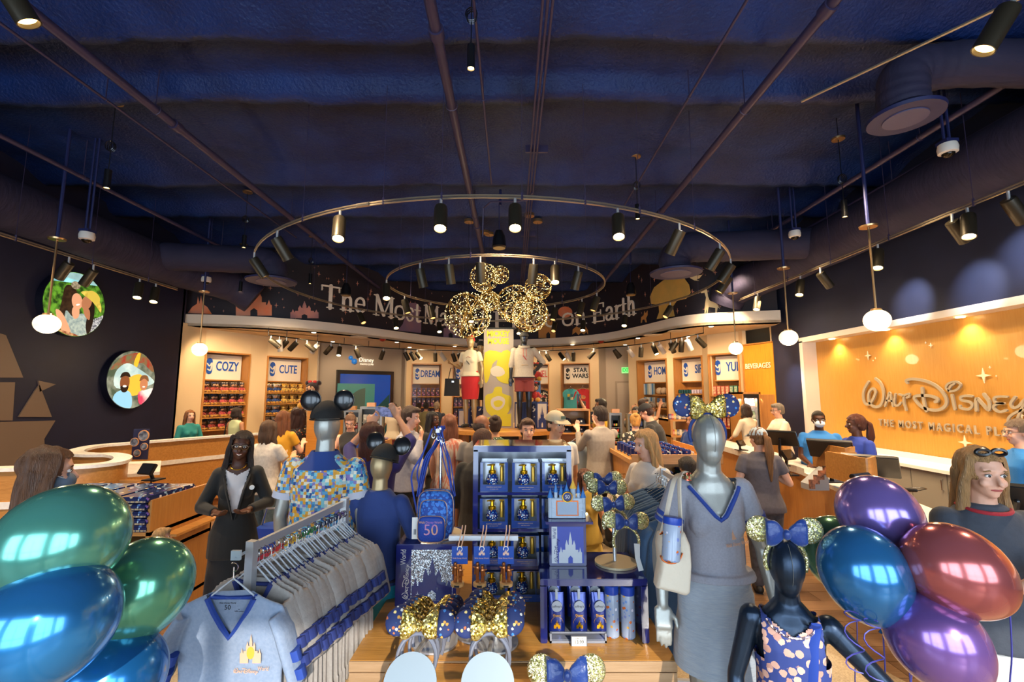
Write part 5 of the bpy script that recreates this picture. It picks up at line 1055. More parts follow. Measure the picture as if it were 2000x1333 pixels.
person('person in heathered white tee and pale jeans seen from behind', 528, 5.5, 1.63, 165, 'tan', top=fab('heather', '#c4bbae', '#a89f94', 30), bottom=fab('pale_denim', '#5c7078', '#45585f'), hair=('long', '#3a2718', .2), fem=True, arms=('phone', 'phone'), vox=.011, fat=.4)
person('person in mustard tee and dark trousers with waist-long brown hair', 555, 6.6, 1.7, 168, 'fair', top=fab('mustard', '#c98f1c'), bottom=fab('darktr', '#1d2027'), hair=('long', '#5a341c', .42), fem=True, arms=('phone', 'phone'))
person('person in black floral dress with curly dark hair near the CUTE niche', 583, 7.7, 1.72, 190, 'tan', top=pattern('floral', '#1b1512', ['#b5562e', '#d2a060', '#7c3a2a', '#5a6a3a'], 42, .3), bottom=pattern('floral', '#1b1512', ['#b5562e'], 42), btype='long', hair=('curly', '#2a1710', .36), fem=True, arms=('phone', 'down'))
person('person in glasses and black tank top looking down at a rack', 686, 6.6, 1.66, 5, 'fair', top=BK, sleeve='none', bottom=JN, hair=('bun', '#4a3120'), fem=True, glasses='#1c1614', head=(.1, .35, 0), arms=('hold', 'hold'))
t, RT, RU, RH = person('person in purple tee holding up a phone with both hands, behind the second mannequin', 733, 3.75, 1.72, 175, 'tan', top=fab('purple', '#2a2466'), sleeve='mid', bottom=BK, hair=('long', '#3c1c12', .3), arms=(((.3, -.2, 1.5), (.1, -.3, 1.78)), ((.22, -.1, 1.5), (.02, -.2, 1.78))), vox=.011, head=(-.3, -.2, 0))
b = MB(); b.box((0, 0, 0), (.17, .012, .08), Matrix.Translation(sum(HANDS[t.name], Vector())/2) @ Matrix.Rotation(.1, 4, 'Y')); tag(obj('phone', b, M('phone_case', '#1c1c4a', .3, var=(40, '#8a86b8')), bev=.003), 'phone in patterned navy case held up above the second mannequin', 'phone')
person('person with dark beard in light grey shirt rubbing face, facing right', 800, 5.3, 1.8, 80, 'fair', top=fab('greyshirt', '#9a98a0', '#8b8993'), sleeve='long', bottom=BK, hair=('short', '#2e1f16'), arms=('down', 'face'), fat=.55, vox=.011, head=(.05, .15, 0))
person('person in black tee with yellow print and long black hair, in profile', 846, 6.6, 1.69, 60, 'dark', top=BK, bottom=BK, hair=('long', '#141010', .3), fem=True)
person('person with red-brown hair in striped pastel blouse facing the mannequins', 878, 5.5, 1.7, 150, 'fair', top=M('cloth_stripe', '#a89e92', .8, var=(6, '#a8604e', .06), stretch=(9, 9, .2)), bottom=fab('khaki_dk', '#3e3022'), hair=('long', '#5c3420', .26), fem=True, vox=.011, fat=.45, head=(.8, 0, 0))
person('person in light tee by the DREAM niche with dark ponytail', 768, 11.3, 1.72, 170, 'tan', top=fab('cream', '#bfb29c'), bottom=fab('pink', '#8a4a56'), hair=('long', '#2a1a12', .22), fem=True)
person('person in dark navy tee with grey hair at the DREAM niche', 853, 12.4, 1.72, 175, 'tan', top=fab('navy2', '#1d2230'), bottom=BK, hair=('short', '#6a5a48'))
person('person in olive jacket with dark hair at the DREAM niche', 832, 13.2, 1.7, 190, 'tan', top=fab('olive2', '#6d6544'), bottom=BK, hair=('short', '#1a120e'))
person('person in beige top at the left of the DREAM niche', 818, 13.8, 1.66, 170, 'tan', top=fab('beige2', '#8f8062'), bottom=JN, hair=('short', '#2c1c12'), fem=True)
person('bald person in grey polo standing before the platform', 940, 5.0, 1.72, 170, 'brown', top=fab('greypolo', '#6f6a66'), bottom=BK, hair=('bald', '#2a1c14'), fat=.5, vox=.011, head=(-.6, .1, 0))
person('balding person in charcoal shirt and khaki trousers behind the soap shelf', 945, 3.85, 1.66, 165, 'tan', top=fab('charcoal', '#262422', '#302e2b'), sleeve='mid', bottom=fab('khaki', '#8a7860'), hair=('buzz', '#4a2c1c'), fat=.6, vox=.01, head=(-.5, 0, 0))
person('person with dark bun and green dotted top behind the balding person', 967, 5.6, 1.68, 185, 'tan', top=pattern('dots', '#24442c', ['#c8d0b8', '#d8d8c0'], 60, .25), bottom=BK, hair=('bun', '#2a1c14'), fem=True)
person('boy with brown fringe looking at the camera over the soap shelf', 1030, 4.9, 1.68, 8, 'fair', top=fab('tealtank', '#4a6a64'), sleeve='none', bottom=JN, hair=('short', '#3a2416'), vox=.010, head=(0, .05, 0))
t, RT, RU, RH = person('person in white tee and stone cap looking right', 1084, 4.4, 1.78, 28, 'tan', top=fab('whitetee', '#c9c3bb'), bottom=JN, hair=('cap', '#2a1c12'), vox=.010, head=(.1, .12, 0)); cap_on(t, RH, 1, '#b3a486', patch='#5a6a5a')
t, RT, RU, RH = person('person in taupe shirt photographing with a phone, back turned', 1172, 6.1, 1.78, 200, 'fair', top=fab('taupe', '#8f857c', '#847a71'), sleeve='long', bottom=fab('slacks', '#231f1e'), hair=('short', '#1f140e'), arms=(((.2, -.15, 1.25), (.15, -.3, 1.5)), ((.2, -.2, 1.3), (.12, -.35, 1.62))), fat=.3, vox=.011, head=(.3, .05, 0))
b = MB(); b.box((0, 0, 0), (.09, .012, .15), Matrix.Translation(HANDS[t.name][1]) @ Matrix.Identity(4)); tag(obj('phone', b, PLAST, bev=.003), 'dark phone held by the person in the taupe shirt', 'phone')
t, RT, RU, RH = person('person in bright yellow tee with sunglasses, arm raised', 1173, 8.8, 1.85, -100, 'olive', top=fab('yellow', '#c9a02a'), bottom=BK, hair=('short', '#16100c'), arms=('raise', 'phone'), glasses='#15110f', fat=.5)
b = MB(); b.box((0, 0, 0), (.07, .012, .14), Matrix.Translation(HANDS[t.name][0]) @ Matrix.Identity(4)); tag(obj('phone', b, PLAST, bev=.003), 'phone held upright by the person in yellow', 'phone')
t, RT, RU, RH = person('person in green tee with white backpack by the STAR WARS niche', 1137, 10.4, 1.78, 130, 'olive', top=fab('green', '#5d6238'), bottom=BK, hair=('short', '#17100c'), arms=('phone', 'phone')); b = MB(); b.box((0, .17, 1.28), (.26, .12, .34), RU); obj('backpack', b, fab('packwhite', '#b9b2a4'), t, bev=.03)
t, RT, RU, RH = person('person holding a phone up high by the HOME niche', 1243, 8.6, 1.7, 150, 'olive', top=BK, bottom=BK, hair=('short', '#14100c'), arms=('raise', ((.3, -.1, 1.5), (.35, -.2, 1.8))))
b = MB(); b.box((0, 0, 0), (.15, .012, .08), Matrix.Translation(HANDS[t.name][1]) @ Matrix.Identity(4)); tag(obj('phone', b, PLAST, bev=.003), 'phone held sideways overhead by the HOME niche', 'phone')
person('bearded person in white shirt in profile before the HOME niche', 1258, 9.8, 1.84, 70, 'olive', top=fab('offwhite', '#c4b8a4'), bottom=JN, hair=('short', '#2a1c14'))
person('person in cream top looking down, right of the bearded person', 1272, 9.2, 1.76, -20, 'olive', top=fab('cream2', '#bfae96'), bottom=JN, hair=('bun', '#2a1c14'), fem=True, head=(0, .3, 0), glasses='#2a2018')
person('person with blond bun and zebra-print top at the jewellery racks', 1240, 6.9, 1.65, 175, 'fair', top=pattern('zebra', '#1e1b18', ['#a89c8c', '#c8bca8'], 30, .4), bottom=JN, hair=('bun', '#9a7038'), fem=True)
t, RT, RU, RH = person('person in black tee and black cap with dark beard leaning over a bin', 1288, 6.95, 1.82, -115, 'fair', top=fab('black2', '#1b1a1b'), bottom=BK, hair=('cap', '#2a1812'), arms=('hold', 'hold'), fat=.7, vox=.011, lean=.25, head=(0, .2, 0)); cap_on(t, RH, 1, '#17161a', patch='#8a8478')
t, RT, RU, RH = person('person in white tee with blond hair and crossbody bag, in profile', 1262, 3.72, 1.66, -62, 'fair', top=fab('whitet2', '#c9c3bc'), bottom=JN, hair=('long', '#8f6a40', .32), fem=True, arms=('hold', 'hold'), vox=.009, head=(-.15, .15, 0), fat=.3)
b = MB(); b.box((0, 0, 0), (.075, .012, .15), Matrix.Translation(sum(HANDS[t.name], Vector())/2) @ Matrix.Rotation(.8, 4, 'X')); tag(obj('phone', b, PLAST, bev=.003), 'dark phone held low by the blond person in white', 'phone')
person('small girl in yellow dress with brown hair looking up', 1142, 4.3, 1.26, 30, 'fair', top=fab('yellowdress', '#c2a347'), bottom=fab('yellowdress', '#c2a347'), btype='mini', hair=('long', '#4a2a1a', .26), fem=True, arms=('fwd', 'down'), vox=.009, head=(-.3, -.3, 0), shoes='#6f9a92')
person('person in royal blue shirt with dark hair behind the tall mannequin', 1352, 6.6, 1.68, -70, 'olive', top=fab('royal2', '#14387a'), bottom=fab('royal2', '#14387a'), hair=('bun', '#2a1812'), fem=True, arms=('hold', 'hold'), fat=.3)
person('person in white blouse with dark bob leaning on the far counter', 1463, 9.1, 1.74, -160, 'olive', top=fab('blouse2', '#cdbfa6'), sleeve='mid', bottom=BK, hair=('long', '#1e120c', .14), fem=True, arms=('lean', 'lean'), lean=.12)
person('grey-haired person in chef-style white shirt and glasses at the counter', 1520, 8.25, 1.77, -95, 'fair', top=fab('chefwhite', '#cfc2ac'), sleeve='mid', bottom=BK, hair=('short', '#5d5448'), glasses='#2a2624', arms=('lean', 'lean'), fat=.7, head=(0, .12, 0))
t, RT, RU, RH = person('person in grey tee with pale cap and long ponytail at the counter', 1478, 4.75, 1.6, 162, 'fair', top=fab('greytee', '#565056', '#4d474c'), bottom=fab('heather_legging', '#4b4950', '#2f2e33', 26), hair=('pony', '#5f3f22', .5), fem=True, arms=('down', ((.28, .0, 1.16), (.1, -.12, 1.25))), vox=.010, head=(.5, .1, 0), fat=.5); cap_on(t, RH, 1, '#98a6ae')
t, RT, RU, RH = person('cashier in sky blue shirt with white face mask', 1597, 6.15, 1.72, -26, 'dark', top=fab('skyblue', '#1f6ab0'), bottom=BK, hair=('buzz', '#17100c'), mask='#cfd6dc', fat=1.1, vox=.010, head=(.05, .05, 0), arms=('fwd', 'fwd')); b = MB(); b.cyl(RU @ Vector((.1, -.17, 1.32)), RU @ Vector((.1, -.185, 1.32)), .02, n=14); obj('badge', b, WHITE, t)
t, RT, RU, RH = person('cashier in royal blue tee with long braids tied back', 1668, 5.5, 1.70, -85, 'dark', top=fab('royal', '#14308a'), bottom=BK, hair=('pony', '#3a1a0e', .42), fem=True, vox=.010, head=(-.35, 0, 0), arms=('fwd', 'fwd'), fat=.2); b = MB(); b.cyl(RU @ Vector((.08, -.13, 1.34)), RU @ Vector((.08, -.14, 1.34)), .018, n=14); obj('badge', b, WHITE, t)
person('person in sky blue shirt with curly grey hair at the right edge', 1984, 4.3, 1.7, -115, 'fair', top=fab('skyblue2', '#1a6fb8'), bottom=BK, hair=('curlyshort', '#4a3c30'), glasses='#6a6058', arms=('down', 'down'), vox=.010)
t, RT, RU, RH = person('person in charcoal ringer tee with red collar, blond highlights, holding a phone', 1900, 2.22, 1.69, -14, 'fair', top=fab('ringer', '#3f434c', '#383c45'), bottom=fab('whitepleat', '#c9c2b8'), btype='mini', hair=('long', '#7c5c38', .42), fem=True, arms=('phone', ((.23, -.1, 1.17), (.04, -.33, 1.22))), vox=.008, head=(.1, .08, 0), fat=.15)
b = MB(); b.tube([RU @ Vector((.095*cos(a*pi/12), .012+.085*sin(a*pi/12)-.012*(sin(a*pi/12) < 0), 1.47+.014*sin(a*pi/12))) for a in range(24)], .009, 8, True); obj('red_collar', b, fab('redtrim', '#a3202a'), t)
for sx, yy in ((1, 0), (-1, 0)): b = MB(); b.tube([RH @ Vector((sx*(.034+.03*cos(a*pi/8)), -.055+.0*a, 1.745+.014*sin(a*pi/8))) for a in range(16)], .008, 6, True); obj('sunglasses', b, PLAST, t)
b = MB(); b.tube([RU @ Vector(p) for p in ((.11, .02, 1.46), (.1, -.1, 1.36), (.14, -.15, 1.2), (.2, -.1, 1.0))], .006, 6); obj('bag_strap', b, M('tan_leather', '#b58f70', .5), t)
b = MB(); b.box((0, 0, 0), (.08, .012, .155), Matrix.Translation(sum(HANDS[t.name], Vector())/2) @ Matrix.Rotation(.7, 4, 'X')); tag(obj('phone', b, PLAST, bev=.003), 'black phone held by the person in the ringer tee', 'phone')
person('blond toddler in pale pink dress walking at the lower left', 338, 3.5, .96, 120, 'fair', top=fab('palepink', '#d9b3b0'), bottom=fab('palepink', '#d9b3b0'), btype='mini', hair=('short', '#8a6a44'), fem=True, vox=.009, arms=('fwd', 'down'), shoes='#d8c8c0')
person('person in black tee bending behind the silver-headed mannequin', 1362, 3.9, 1.42, 195, 'tan', top=fab('black3', '#1a191c'), bottom=BK, hair=('short', '#1a120e'), lean=.3, fat=.6)
# ================================================================ mannequins near the camera
SILV = M('mannequin_silver', '#a3a29a', .42, .6, bump=(250, .05)); GOLDM = M('mannequin_champagne', '#a8906a', .42, .6); DARKM = M('mannequin_blue_grey', '#2c3848', .3, .7, bump=(300, .08), stretch=(1, 1, 6))
NAVYC = fab('navyprint', '#24386f'); ROYAL = M('royal_trim', '#25418f', .7)
GREYT = M('heather_grey', '#8f8f97', .85, var=(120, '#9a9aa4', .2), bump=(200, .08))
def seam(RH, t, zs=(1.53, 1.755), front=True):
    b = MB(); pts = []
    for k in range(13):
        a = -1.15+2.3*k/12; pts.append(RH @ Vector((0, (-.005-(.094*cos(a)))*(1 if front else -1), 1.645+.107*sin(a))))
    b.tube(pts, .0007, 4); obj('head_seam', b, M('seam', '#77756c', .5), t)
def base(t, x, y, rad=.17):
    b = MB(); b.cyl((x, y, .001), (x, y, .012), rad, n=28); obj('base_plate', b, STEEL, t)
SHIRTP = pattern('storybook_print', '#c8b79a', ['#c8891f', '#2f6f9a', '#7a6aa0', '#78b4b8', '#d9ceb4', '#1f3f7a', '#a8b4b0', '#d29a2a', '#4f90b4'], 54, .95, cell=True)
MOT = pattern('storybook_motif', '#e8dcc0', ['#1b3568', '#d8902a', '#f0e6d0', '#2a5a8c', '#6c5a94'], 70, .4)
# --- tall mannequin in printed shirt, back to the camera
x = xy(640, 2.95)
t, RT, RU, RH = figure('mannequin', 'tall silver mannequin in multicoloured printed shirt and black ear cap, seen from behind', x, 2.95, 1.86, R(180), SILV, top=SHIRTP, sleeve='short', bottom=fab('navy_short', '#1d2b5c'), btype='shorts', hair=None, mann=True, vox=.007, cat='mannequin', shoes=None, fat=.35, hem=.80, arms=('down', 'down'))
base(t, x, 2.95); tp = TOPS[t.name]
b = MB(); b.lathe([(.13, -.02), (.09, .015), (.068, .05), (.075, .055), (.11, .0), (.15, -.04)], 26, RU @ Matrix.Translation((0, .012, 1.445))); obj('collar', b, M('collar_blue', '#27407e', .75), t)
for sx in (-1, 1):
    S_ = Vector((sx*.185, .01, 1.40)); E = Vector((sx*.235, .03, 1.14)); E = S_+(E-S_).normalized()*.275; p = S_.lerp(E, .50); q_ = S_.lerp(E, .63); b = MB(); b.tube([RU @ p, RU @ q_], [.075, .076], 20); obj('cuff', b, M('cuff_white', '#b8b6c0', .8), t)
b = MB(); b.tube(snap([(-.13, .82), (-.135, .95), (-.13, 1.08), (-.14, 1.2)], tp, RU, .003, True), .012, 6, flat=.4); obj('side_vent', b, M('turq_trim', '#1c8fae', .7), t)
def earcap(RHm, t, label):
    """black felt skull cap with two round ears"""
    FELT = M('black_felt', '#1b1917', .85, bump=(200, .3)); EAR = M('ear_plastic', '#0f1012', .28, coat=.4)
    c = thing('felt_hat', label, 'hat', RHm @ Vector((0, 0, 1.7)))
    b = MB(); b.ell((0, .0, 1.69), (.094, .112, .105), 26, 18, RHm); me = b.mesh('crown', FELT); bm = bmesh.new(); bm.from_mesh(me); qi = RHm.inverted(); bmesh.ops.delete(bm, geom=[f for f in bm.faces if (qi @ f.calc_center_median()).z < 1.685], context='FACES'); bm.to_mesh(me); bm.free(); obj('crown', me, None, c)
    b = MB(); b.tube([RHm @ Vector((.0945*cos(a*pi/16), .1125*sin(a*pi/16), 1.682)) for a in range(32)], .004, 5, True); obj('rim', b, FELT, c)
    for sx in (-1, 1):
        Te = RHm @ Matrix.Translation((sx*.1, .01, 1.795)) @ Matrix.Rotation(sx*.35, 4, 'Y')
        b = MB(); b.ell((0, 0, 0), (.062, .02, .062), 26, 14, Te); obj('ear', b, EAR, c)
        b = MB(); b.tube([Te @ Vector((.06*cos(a*pi/16), 0, .06*sin(a*pi/16))) for a in range(32)], .004, 6, True); obj('ear_rim', b, EAR, c)
earcap(RH, t, 'black cap with two round ears on the tall mannequin in the printed shirt'); seam(RH, t, front=False)
# --- child mannequin in navy tee
x = xy(748, 2.92)
t, RT, RU, RH = figure('mannequin', 'smaller champagne mannequin in plain navy tee and turquoise shorts, seen from behind', x, 2.92, 1.6, R(172), GOLDM, top=NAVYC, sleeve='mid', bottom=M('turq_shorts', '#127f93', .7, bump=(30, .3)), btype='shorts', hair=None, mann=True, vox=.007, cat='mannequin', shoes=None, hem=.9, arms=(((.27, -.05, 1.17), (.1, -.28, 1.02)), ((.28, .02, 1.16), (.2, -.26, 1.04))), sleeve_len=1.0, neckr=.05, slim=.82)
base(t, x, 2.92, .15); earcap(RH @ Matrix.Translation((0, 0, 1.6)) @ Matrix.Rotation(-.16, 4, 'Y') @ Matrix.Rotation(.25, 4, 'X') @ Matrix.Translation((0, 0, -1.6)), t, 'black cap with two round ears tilted on the smaller mannequin in navy')
b = MB(); b.tube([RU @ Vector((.175*cos(a*pi/12), .13*sin(a*pi/12), .93)) for a in range(24)], .012, 6, True); obj('belt', b, M('dark_belt', '#1c1c30', .6), t)
# --- headbands with round ears
GLG = glitter('gold_sequin', '#a8862a', '#f2dc8c', 160); GLW = glitter('pale_glitter', '#8f8a4c', '#e9e0b4', 260, .3); SATIN = M('navy_satin', '#1a3676', .3, bump=(14, .5), sheen=.3)
EARP = pattern('navy_celebration_print', '#1b2a5c', ['#d89a3a', '#e8e0d0', '#3a7ab8', '#c86a3a', '#e8c878'], 75, .30)
def headband(label, T, ear, bow, band, group=None, first=None, bs=1.0):
    t = thing('ear_headband', label, 'headband', T.translation, 0, group)
    b = MB(); b.tube([T @ Vector((.068*cos(a), 0, .075*sin(a))) for a in [-.45+(pi+.9)*k/20 for k in range(21)]], .008, 8, flat=1); obj('band', b, band, t)
    for sx in (-1, 1): b = MB(); b.ell((sx*.082, 0, .108), (.046, .013, .046), 22, 12, T); obj('ear', b, ear, t, sharp=2)
    for sx in (-1, 1):
        b = MB(); pr_ = []
        for k in range(7):
            u = k/6; r = .012+.034*sin(u*1.9)**.8*bs; b_ = sx*(.006+u*.062*bs); pr_.append((b_, r))
        rings = [Vector((xx, 0, 0)) for xx, r in pr_]; n = 18; vs = []; fs = []
        for xx, r in pr_:
            for j in range(n): a = 2*pi*j/n; rr = r*(1+.13*cos(5*a+xx*90)); vs.append((xx, -.016+.55*rr*cos(a)*.6, .098+rr*sin(a)+.1*abs(xx)))
        for i in range(6):
            for j in range(n): fs.append((i*n+j, i*n+(j+1) % n, (i+1)*n+(j+1) % n, (i+1)*n+j))
        fs.append(tuple(6*n+j for j in range(n))); b.add(vs, fs, T); obj('bow_loop', b, bow, t, sharp=2)
    b = MB(); b.ell((0, -.022, .098), (.014, .014, .018), 10, 8, T); obj('bow_knot', b, bow, t); return t
# --- silver-faced mannequin in grey V-neck tee and skirt
x = xy(1380, 2.2)
VN = lambda c: c.y < .03 and c.z > 1.305+abs(c.x)*1.3 or c.z > 1.40+abs(c.x)*.52
t, RT, RU, RH = figure('mannequin', 'silver faceless mannequin in grey V-neck tee and heather grey pencil skirt', x, 2.2, 1.76, R(-4), SILV, z0=.09, top=GREYT, sleeve='short', bottom=M('skirt_heather', '#8d97a3', .85, var=(60, '#a3a9ae', .3), bump=(9, .5), stretch=(.5, .5, 4)), btype=.64, hair=None, mann=True, vox=.006, cat='mannequin', shoes=None, fem=True, hem=1.03, topcut=VN, arms=('down', 'down'), sleeve_len=.62, slim=.86)
base(t, x, 2.2); tp = TOPS[t.name]; RHS = RH
L_ = [(sx*.1*k/7, 1.305+.1*k/7*1.3) for sx in (-1,) for k in range(7, -1, -1)]+[(.1*k/7, 1.305+.1*k/7*1.3) for k in range(1, 8)]
L_ = [(x_*1.02+(.009 if x_ > 0 else -.009 if x_ < 0 else 0), z_-.009) for x_, z_ in L_]
b = MB(); b.tube(snap(L_, tp, RU, .001), .0105, 6, flat=.8); obj('neck_trim', b, ROYAL, t)
for sx in (-1, 1):
    S_ = Vector((sx*(.165*.86-.005), .01, 1.40)); E = Vector((sx*.235, .03, 1.14)); E = S_+(E-S_).normalized()*.275
    for u0, u1 in ((.42, .49), (.53, .59)): b = MB(); b.tube([RU @ S_.lerp(E, u0), RU @ S_.lerp(E, u1)], [.0655, .0655], 22); obj('sleeve_stripe', b, ROYAL, t)
seam(RH, t)
b = MB(); b.tube([RU @ Vector((.058*cos(a*pi/14), .012+.058*sin(a*pi/14), 1.452)) for a in range(28)], .002, 5, True); obj('neck_joint', b, SILV, t)
headband('navy printed ear headband with gold sequin bow on the silver mannequin head', RHS @ Matrix.Translation((0, .005, 1.662)) @ Matrix.Scale(1.22, 4), EARP, GLG, M('navy_band', '#20356f', .6), bs=.95)
# ================================================================ generic castle art
def castle_art(T, w, h, mat, par, d=.0015, name='castle_art'):
    b = MB()
    for pl in castle(0, 0, w, h): b.prism([(x_, -y_) for x_, y_ in [(a, c) for a, c in pl]], d, T)
    return obj(name, b, mat, par, smooth=False)
def logo(T, w, mat, par, d=.001, word2='World', name='lettering'):
    """script WALT DISNEY in the sign's own letter shapes, plus a second word, fitted to width w"""
    xs = [p[0] for st in FLATL.values() for P, _ in st for p in P]; zz = [p[1] for st in FLATL.values() for P, _ in st for p in P]; x0, x1, zm = min(xs), max(xs), min(zz); k = w*(.72 if word2 else 1)/(x1-x0); b = MB()
    for st in FLATL.values():
        for P, wd in st: b.stroke([((p[0]-x0)*k, (p[1]-zm-.35)*k) for p in P], wd*k*1.25, d, T)
    obj(name, b, mat, par, smooth=False)
    if word2: text(name, word2, w*.17, T @ Matrix.Translation((w*.87, w*.065, d)), mat, par, ext=d, xs=.7, bold=.0)
PRN = M('print_peach', '#d8a98a', .6); PRW = M('print_white', '#d8d4d0', .6); PRY = M('print_yellow', '#d8a83a', .6)
def chestprint(t, tp, RU, cx, cz, s, back=False):
    f = lambda pts: snap([(cx+u*s, cz+v*s) for u, v in pts], tp, RU, .0015, back)
    P0, P1, P2 = f([(-.052, -.035), (.06, -.035), (0, -.02)]); u = (P1-P0); T = plane(P0.lerp(P1, .5)-u.normalized().cross(Vector((0, 0, 1)))*-.004, u, (0, 0, 1)) @ Matrix.Translation((0, 0, .012))
    castle_art(T @ Matrix.Translation((-.028*s, .018*s, 0)), .056*s, .075*s, PRN, t, .0006); b = MB(); b.prism(ellp(0, .042*s, .011*s, .018*s), .002, T); obj('badge_print', b, PRY, t)
    text('printed_text', 'Walt Disney World', .018*s*1.05, T, PRN, t, ext=.0004, xs=.8)
chestprint(t, tp, RU, .075, 1.235, 1.2)
# tote bag with bottle on its arm
TOTE = M('cream_canvas', '#c9bba6', .8, bump=(12, .5)); COPP = M('copper', '#b8663a', .25, .9); CLEAR = M('clear_plastic', '#dfe6ee', .06, trans=.92, ior=1.2, spec=.4)
BP = pattern('bottle_print', '#98a2b4', ['#c8642a', '#6a8ac0', '#ded8e0', '#7a86b8', '#d9a03a'], 62, .3, rough=.2)
def bottle(label, loc, h=.25, r=.034, group=None, tilt=None):
    t = thing('water_bottle', label, 'bottle', loc, 0, group); T = Matrix.Translation(loc) @ (tilt or Matrix.Identity(4))
    b = MB(); b.lathe([(.001, 0), (r*.85, 0), (r, .006), (r, h*.84), (r*.97, h*.85)], 24, T); obj('bottle_body', b, BP if True else CLEAR, t)
    b = MB(); b.lathe([(r*1.03, h*.83), (r*1.05, h*.84), (r*1.05, h*.985), (r*.95, h), (.001, h)], 24, T); obj('lid', b, M('blue_lid', '#1f3f9a', .3), t); return t
b_ = WY(1312, 1100, 2.02)
t = thing('tote_bag', 'cream canvas tote with copper pocket trim hanging from the silver mannequin shoulder', 'bag', b_)
TB = [WY(px, py, 2.0) for px, py in ((1287, 1040), (1333, 1035), (1344, 1060), (1346, 1100), (1342, 1155), (1335, 1160), (1277, 1145), (1286, 1100), (1283, 1060))]
c_ = sum(TB, Vector())/len(TB); b = MB(); n = len(TB); vs = []
for dy, k in ((-.045, .86), (-.03, .97), (0, 1), (.03, .97), (.045, .86)): vs += [c_+(p-c_)*k+Vector((0, dy, 0)) for p in TB]
fs = [(i*n+j, i*n+(j+1) % n, (i+1)*n+(j+1) % n, (i+1)*n+j) for i in range(4) for j in range(n)]+[tuple(range(n)), tuple(4*n+j for j in reversed(range(n)))]
b.add(vs, fs); me = remesh(b, .006, 5, noise=.006, ns=14, name='bag_body', mats=TOTE); obj('bag_body', me, None, t)
sh_ = snap([(-.105, 1.43)], tp, RU, .0)[0]; sh_ = RU @ Vector((-.125, .0, 1.47))
for dx, yy in ((0, -.02), (.012, .03)):
    b = MB(); q_ = WY(1292+dx*900, 1045, 2.0+yy); q2 = WY(1330, 1040, 2.0+yy); b.tube(crv([q_, WY(1303, 1000, 2.02+yy), WY(1318, 935, 2.06+yy), sh_+Vector((0, yy, .0)), sh_+Vector((.02, yy*.5, .01)), WY(1327, 935, 2.03+yy), q2], 4), .011, 6, flat=.35); obj('strap', b, TOTE, t)
for k in range(3): b = MB(); b.box(sh_+Vector((-.008+k*.008, -.05, .005)), (.006, .06, .035)); obj('foil_tag', b, glitter('foil', '#c0503a', '#e8e0a0', 90, .15), t)
P3 = [WY(px, py, 1.945) for px, py in ((1290, 1086), (1296, 1096), (1310, 1101), (1325, 1097), (1333, 1081))]; b = MB(); b.tube(crv(P3, 4), .004, 6); obj('pocket_trim', b, COPP, t)
b = MB(); pq = [WY(px, py, 1.948) for px, py in ((1288, 1045), (1296, 1040), (1315, 1035))]; b.tube(pq, [.004, .012, .004], 8, flat=.4); obj('inner_lining', b, COPP, t)
bottle('clear printed bottle with blue lid in the tote pocket', WY(1310, 1096, 1.93), .17, .036, None, Matrix.Rotation(.12, 4, 'Y') @ Matrix.Rotation(-.1, 4, 'X'))
# --- dark blue child mannequin lower right
x = xy(1530, 1.72)*.97
t, RT, RU, RH = figure('mannequin', 'dark blue child mannequin in navy and rose gold printed tank top, hand on hip', x, 1.72, 1.43, R(-22), DARKM, top=pattern('rosegold_print', '#2a3a78', ['#c89a86', '#d8ae98', '#b88878', '#caa08c'], 46, .44), sleeve='none', bottom=fab('navy_short2', '#22336b'), btype='shorts', hair=None, mann=True, vox=.006, cat='mannequin', shoes=None, slim=.8, arms=(((.37, .0, 1.17), (.2, -.1, 1.0)), ((.22, .02, 1.14), (.23, -.06, .88))), neckr=.047, topcut=lambda c: c.z > 1.375+abs(c.x)*.62 or abs(c.x) > .112 and c.z > 1.27, head=(.12, .05, 0))
base(t, x, 1.72, .14); tp = TOPS[t.name]; seam(RH, t)
b = MB(); b.tube(snap([(.03+.045*k/6, 1.0+.43*k/6) for k in range(7)], tp, RU, .004), .018, 6, flat=.3); b.tube(snap([(.078, 1.42), (.082, 1.45)], tp, RU, .004), .017, 6, flat=.3); obj('overall_strap', b, M('strap_blue', '#24439a', .7), t)
b = MB(); b.tube(snap([(.1*sin(a), 1.375+.12*(1-cos(a))*.62+.0) for a in [(-1.2+2.4*k/14) for k in range(15)]], tp, RU, .001), .005, 5); obj('neck_trim', b, glitter('trim_glitter', '#7a6a80', '#d8c0c0'), t)
headband('pale gold glitter ear headband with navy satin bow on the dark blue mannequin', RH @ Matrix.Translation((0, .0, 1.655)) @ Matrix.Rotation(.1, 4, 'Z') @ Matrix.Scale(1.25, 4), GLW, SATIN, GLW, bs=.95)
# ================================================================ wooden display table
TZ = .75; WT = wood('table_maple', '#d0954a', '#c0853a', 0, .7); WE = wood('table_edge', '#b08d68', '#9c7a56', 0, 1)
t = thing('display_table', 'large maple display table in the foreground carrying blue merchandise', 'table', (0, 2.8, 0))
b = MB(); b.bx(-.735, .745, 2.21, 3.45, TZ-.045, TZ); obj('tabletop', b, WT, t, bev=.002)
b = MB(); b.bx(-.735, .745, 2.205, 2.21, TZ-.045, TZ-.001); obj('front_edge', b, WE, t)
b = MB(); b.bx(-.725, .735, 2.225, 3.44, TZ-.052, TZ-.045); obj('shadow_gap', b, PLAST, t)
b = MB(); b.bx(-.735, .745, 2.21, 2.26, TZ-.12, TZ-.052); obj('apron', b, WE, t); b = MB(); b.bx(-.735, .745, 3.4, 3.45, TZ-.12, TZ-.052); obj('apron', b, WE, t)
for xx in (-.735, .665):
    for yy in (2.21, 3.37): b = MB(); b.bx(xx, xx+.08, yy, yy+.08, 0, TZ-.12); obj('leg', b, WE, t)
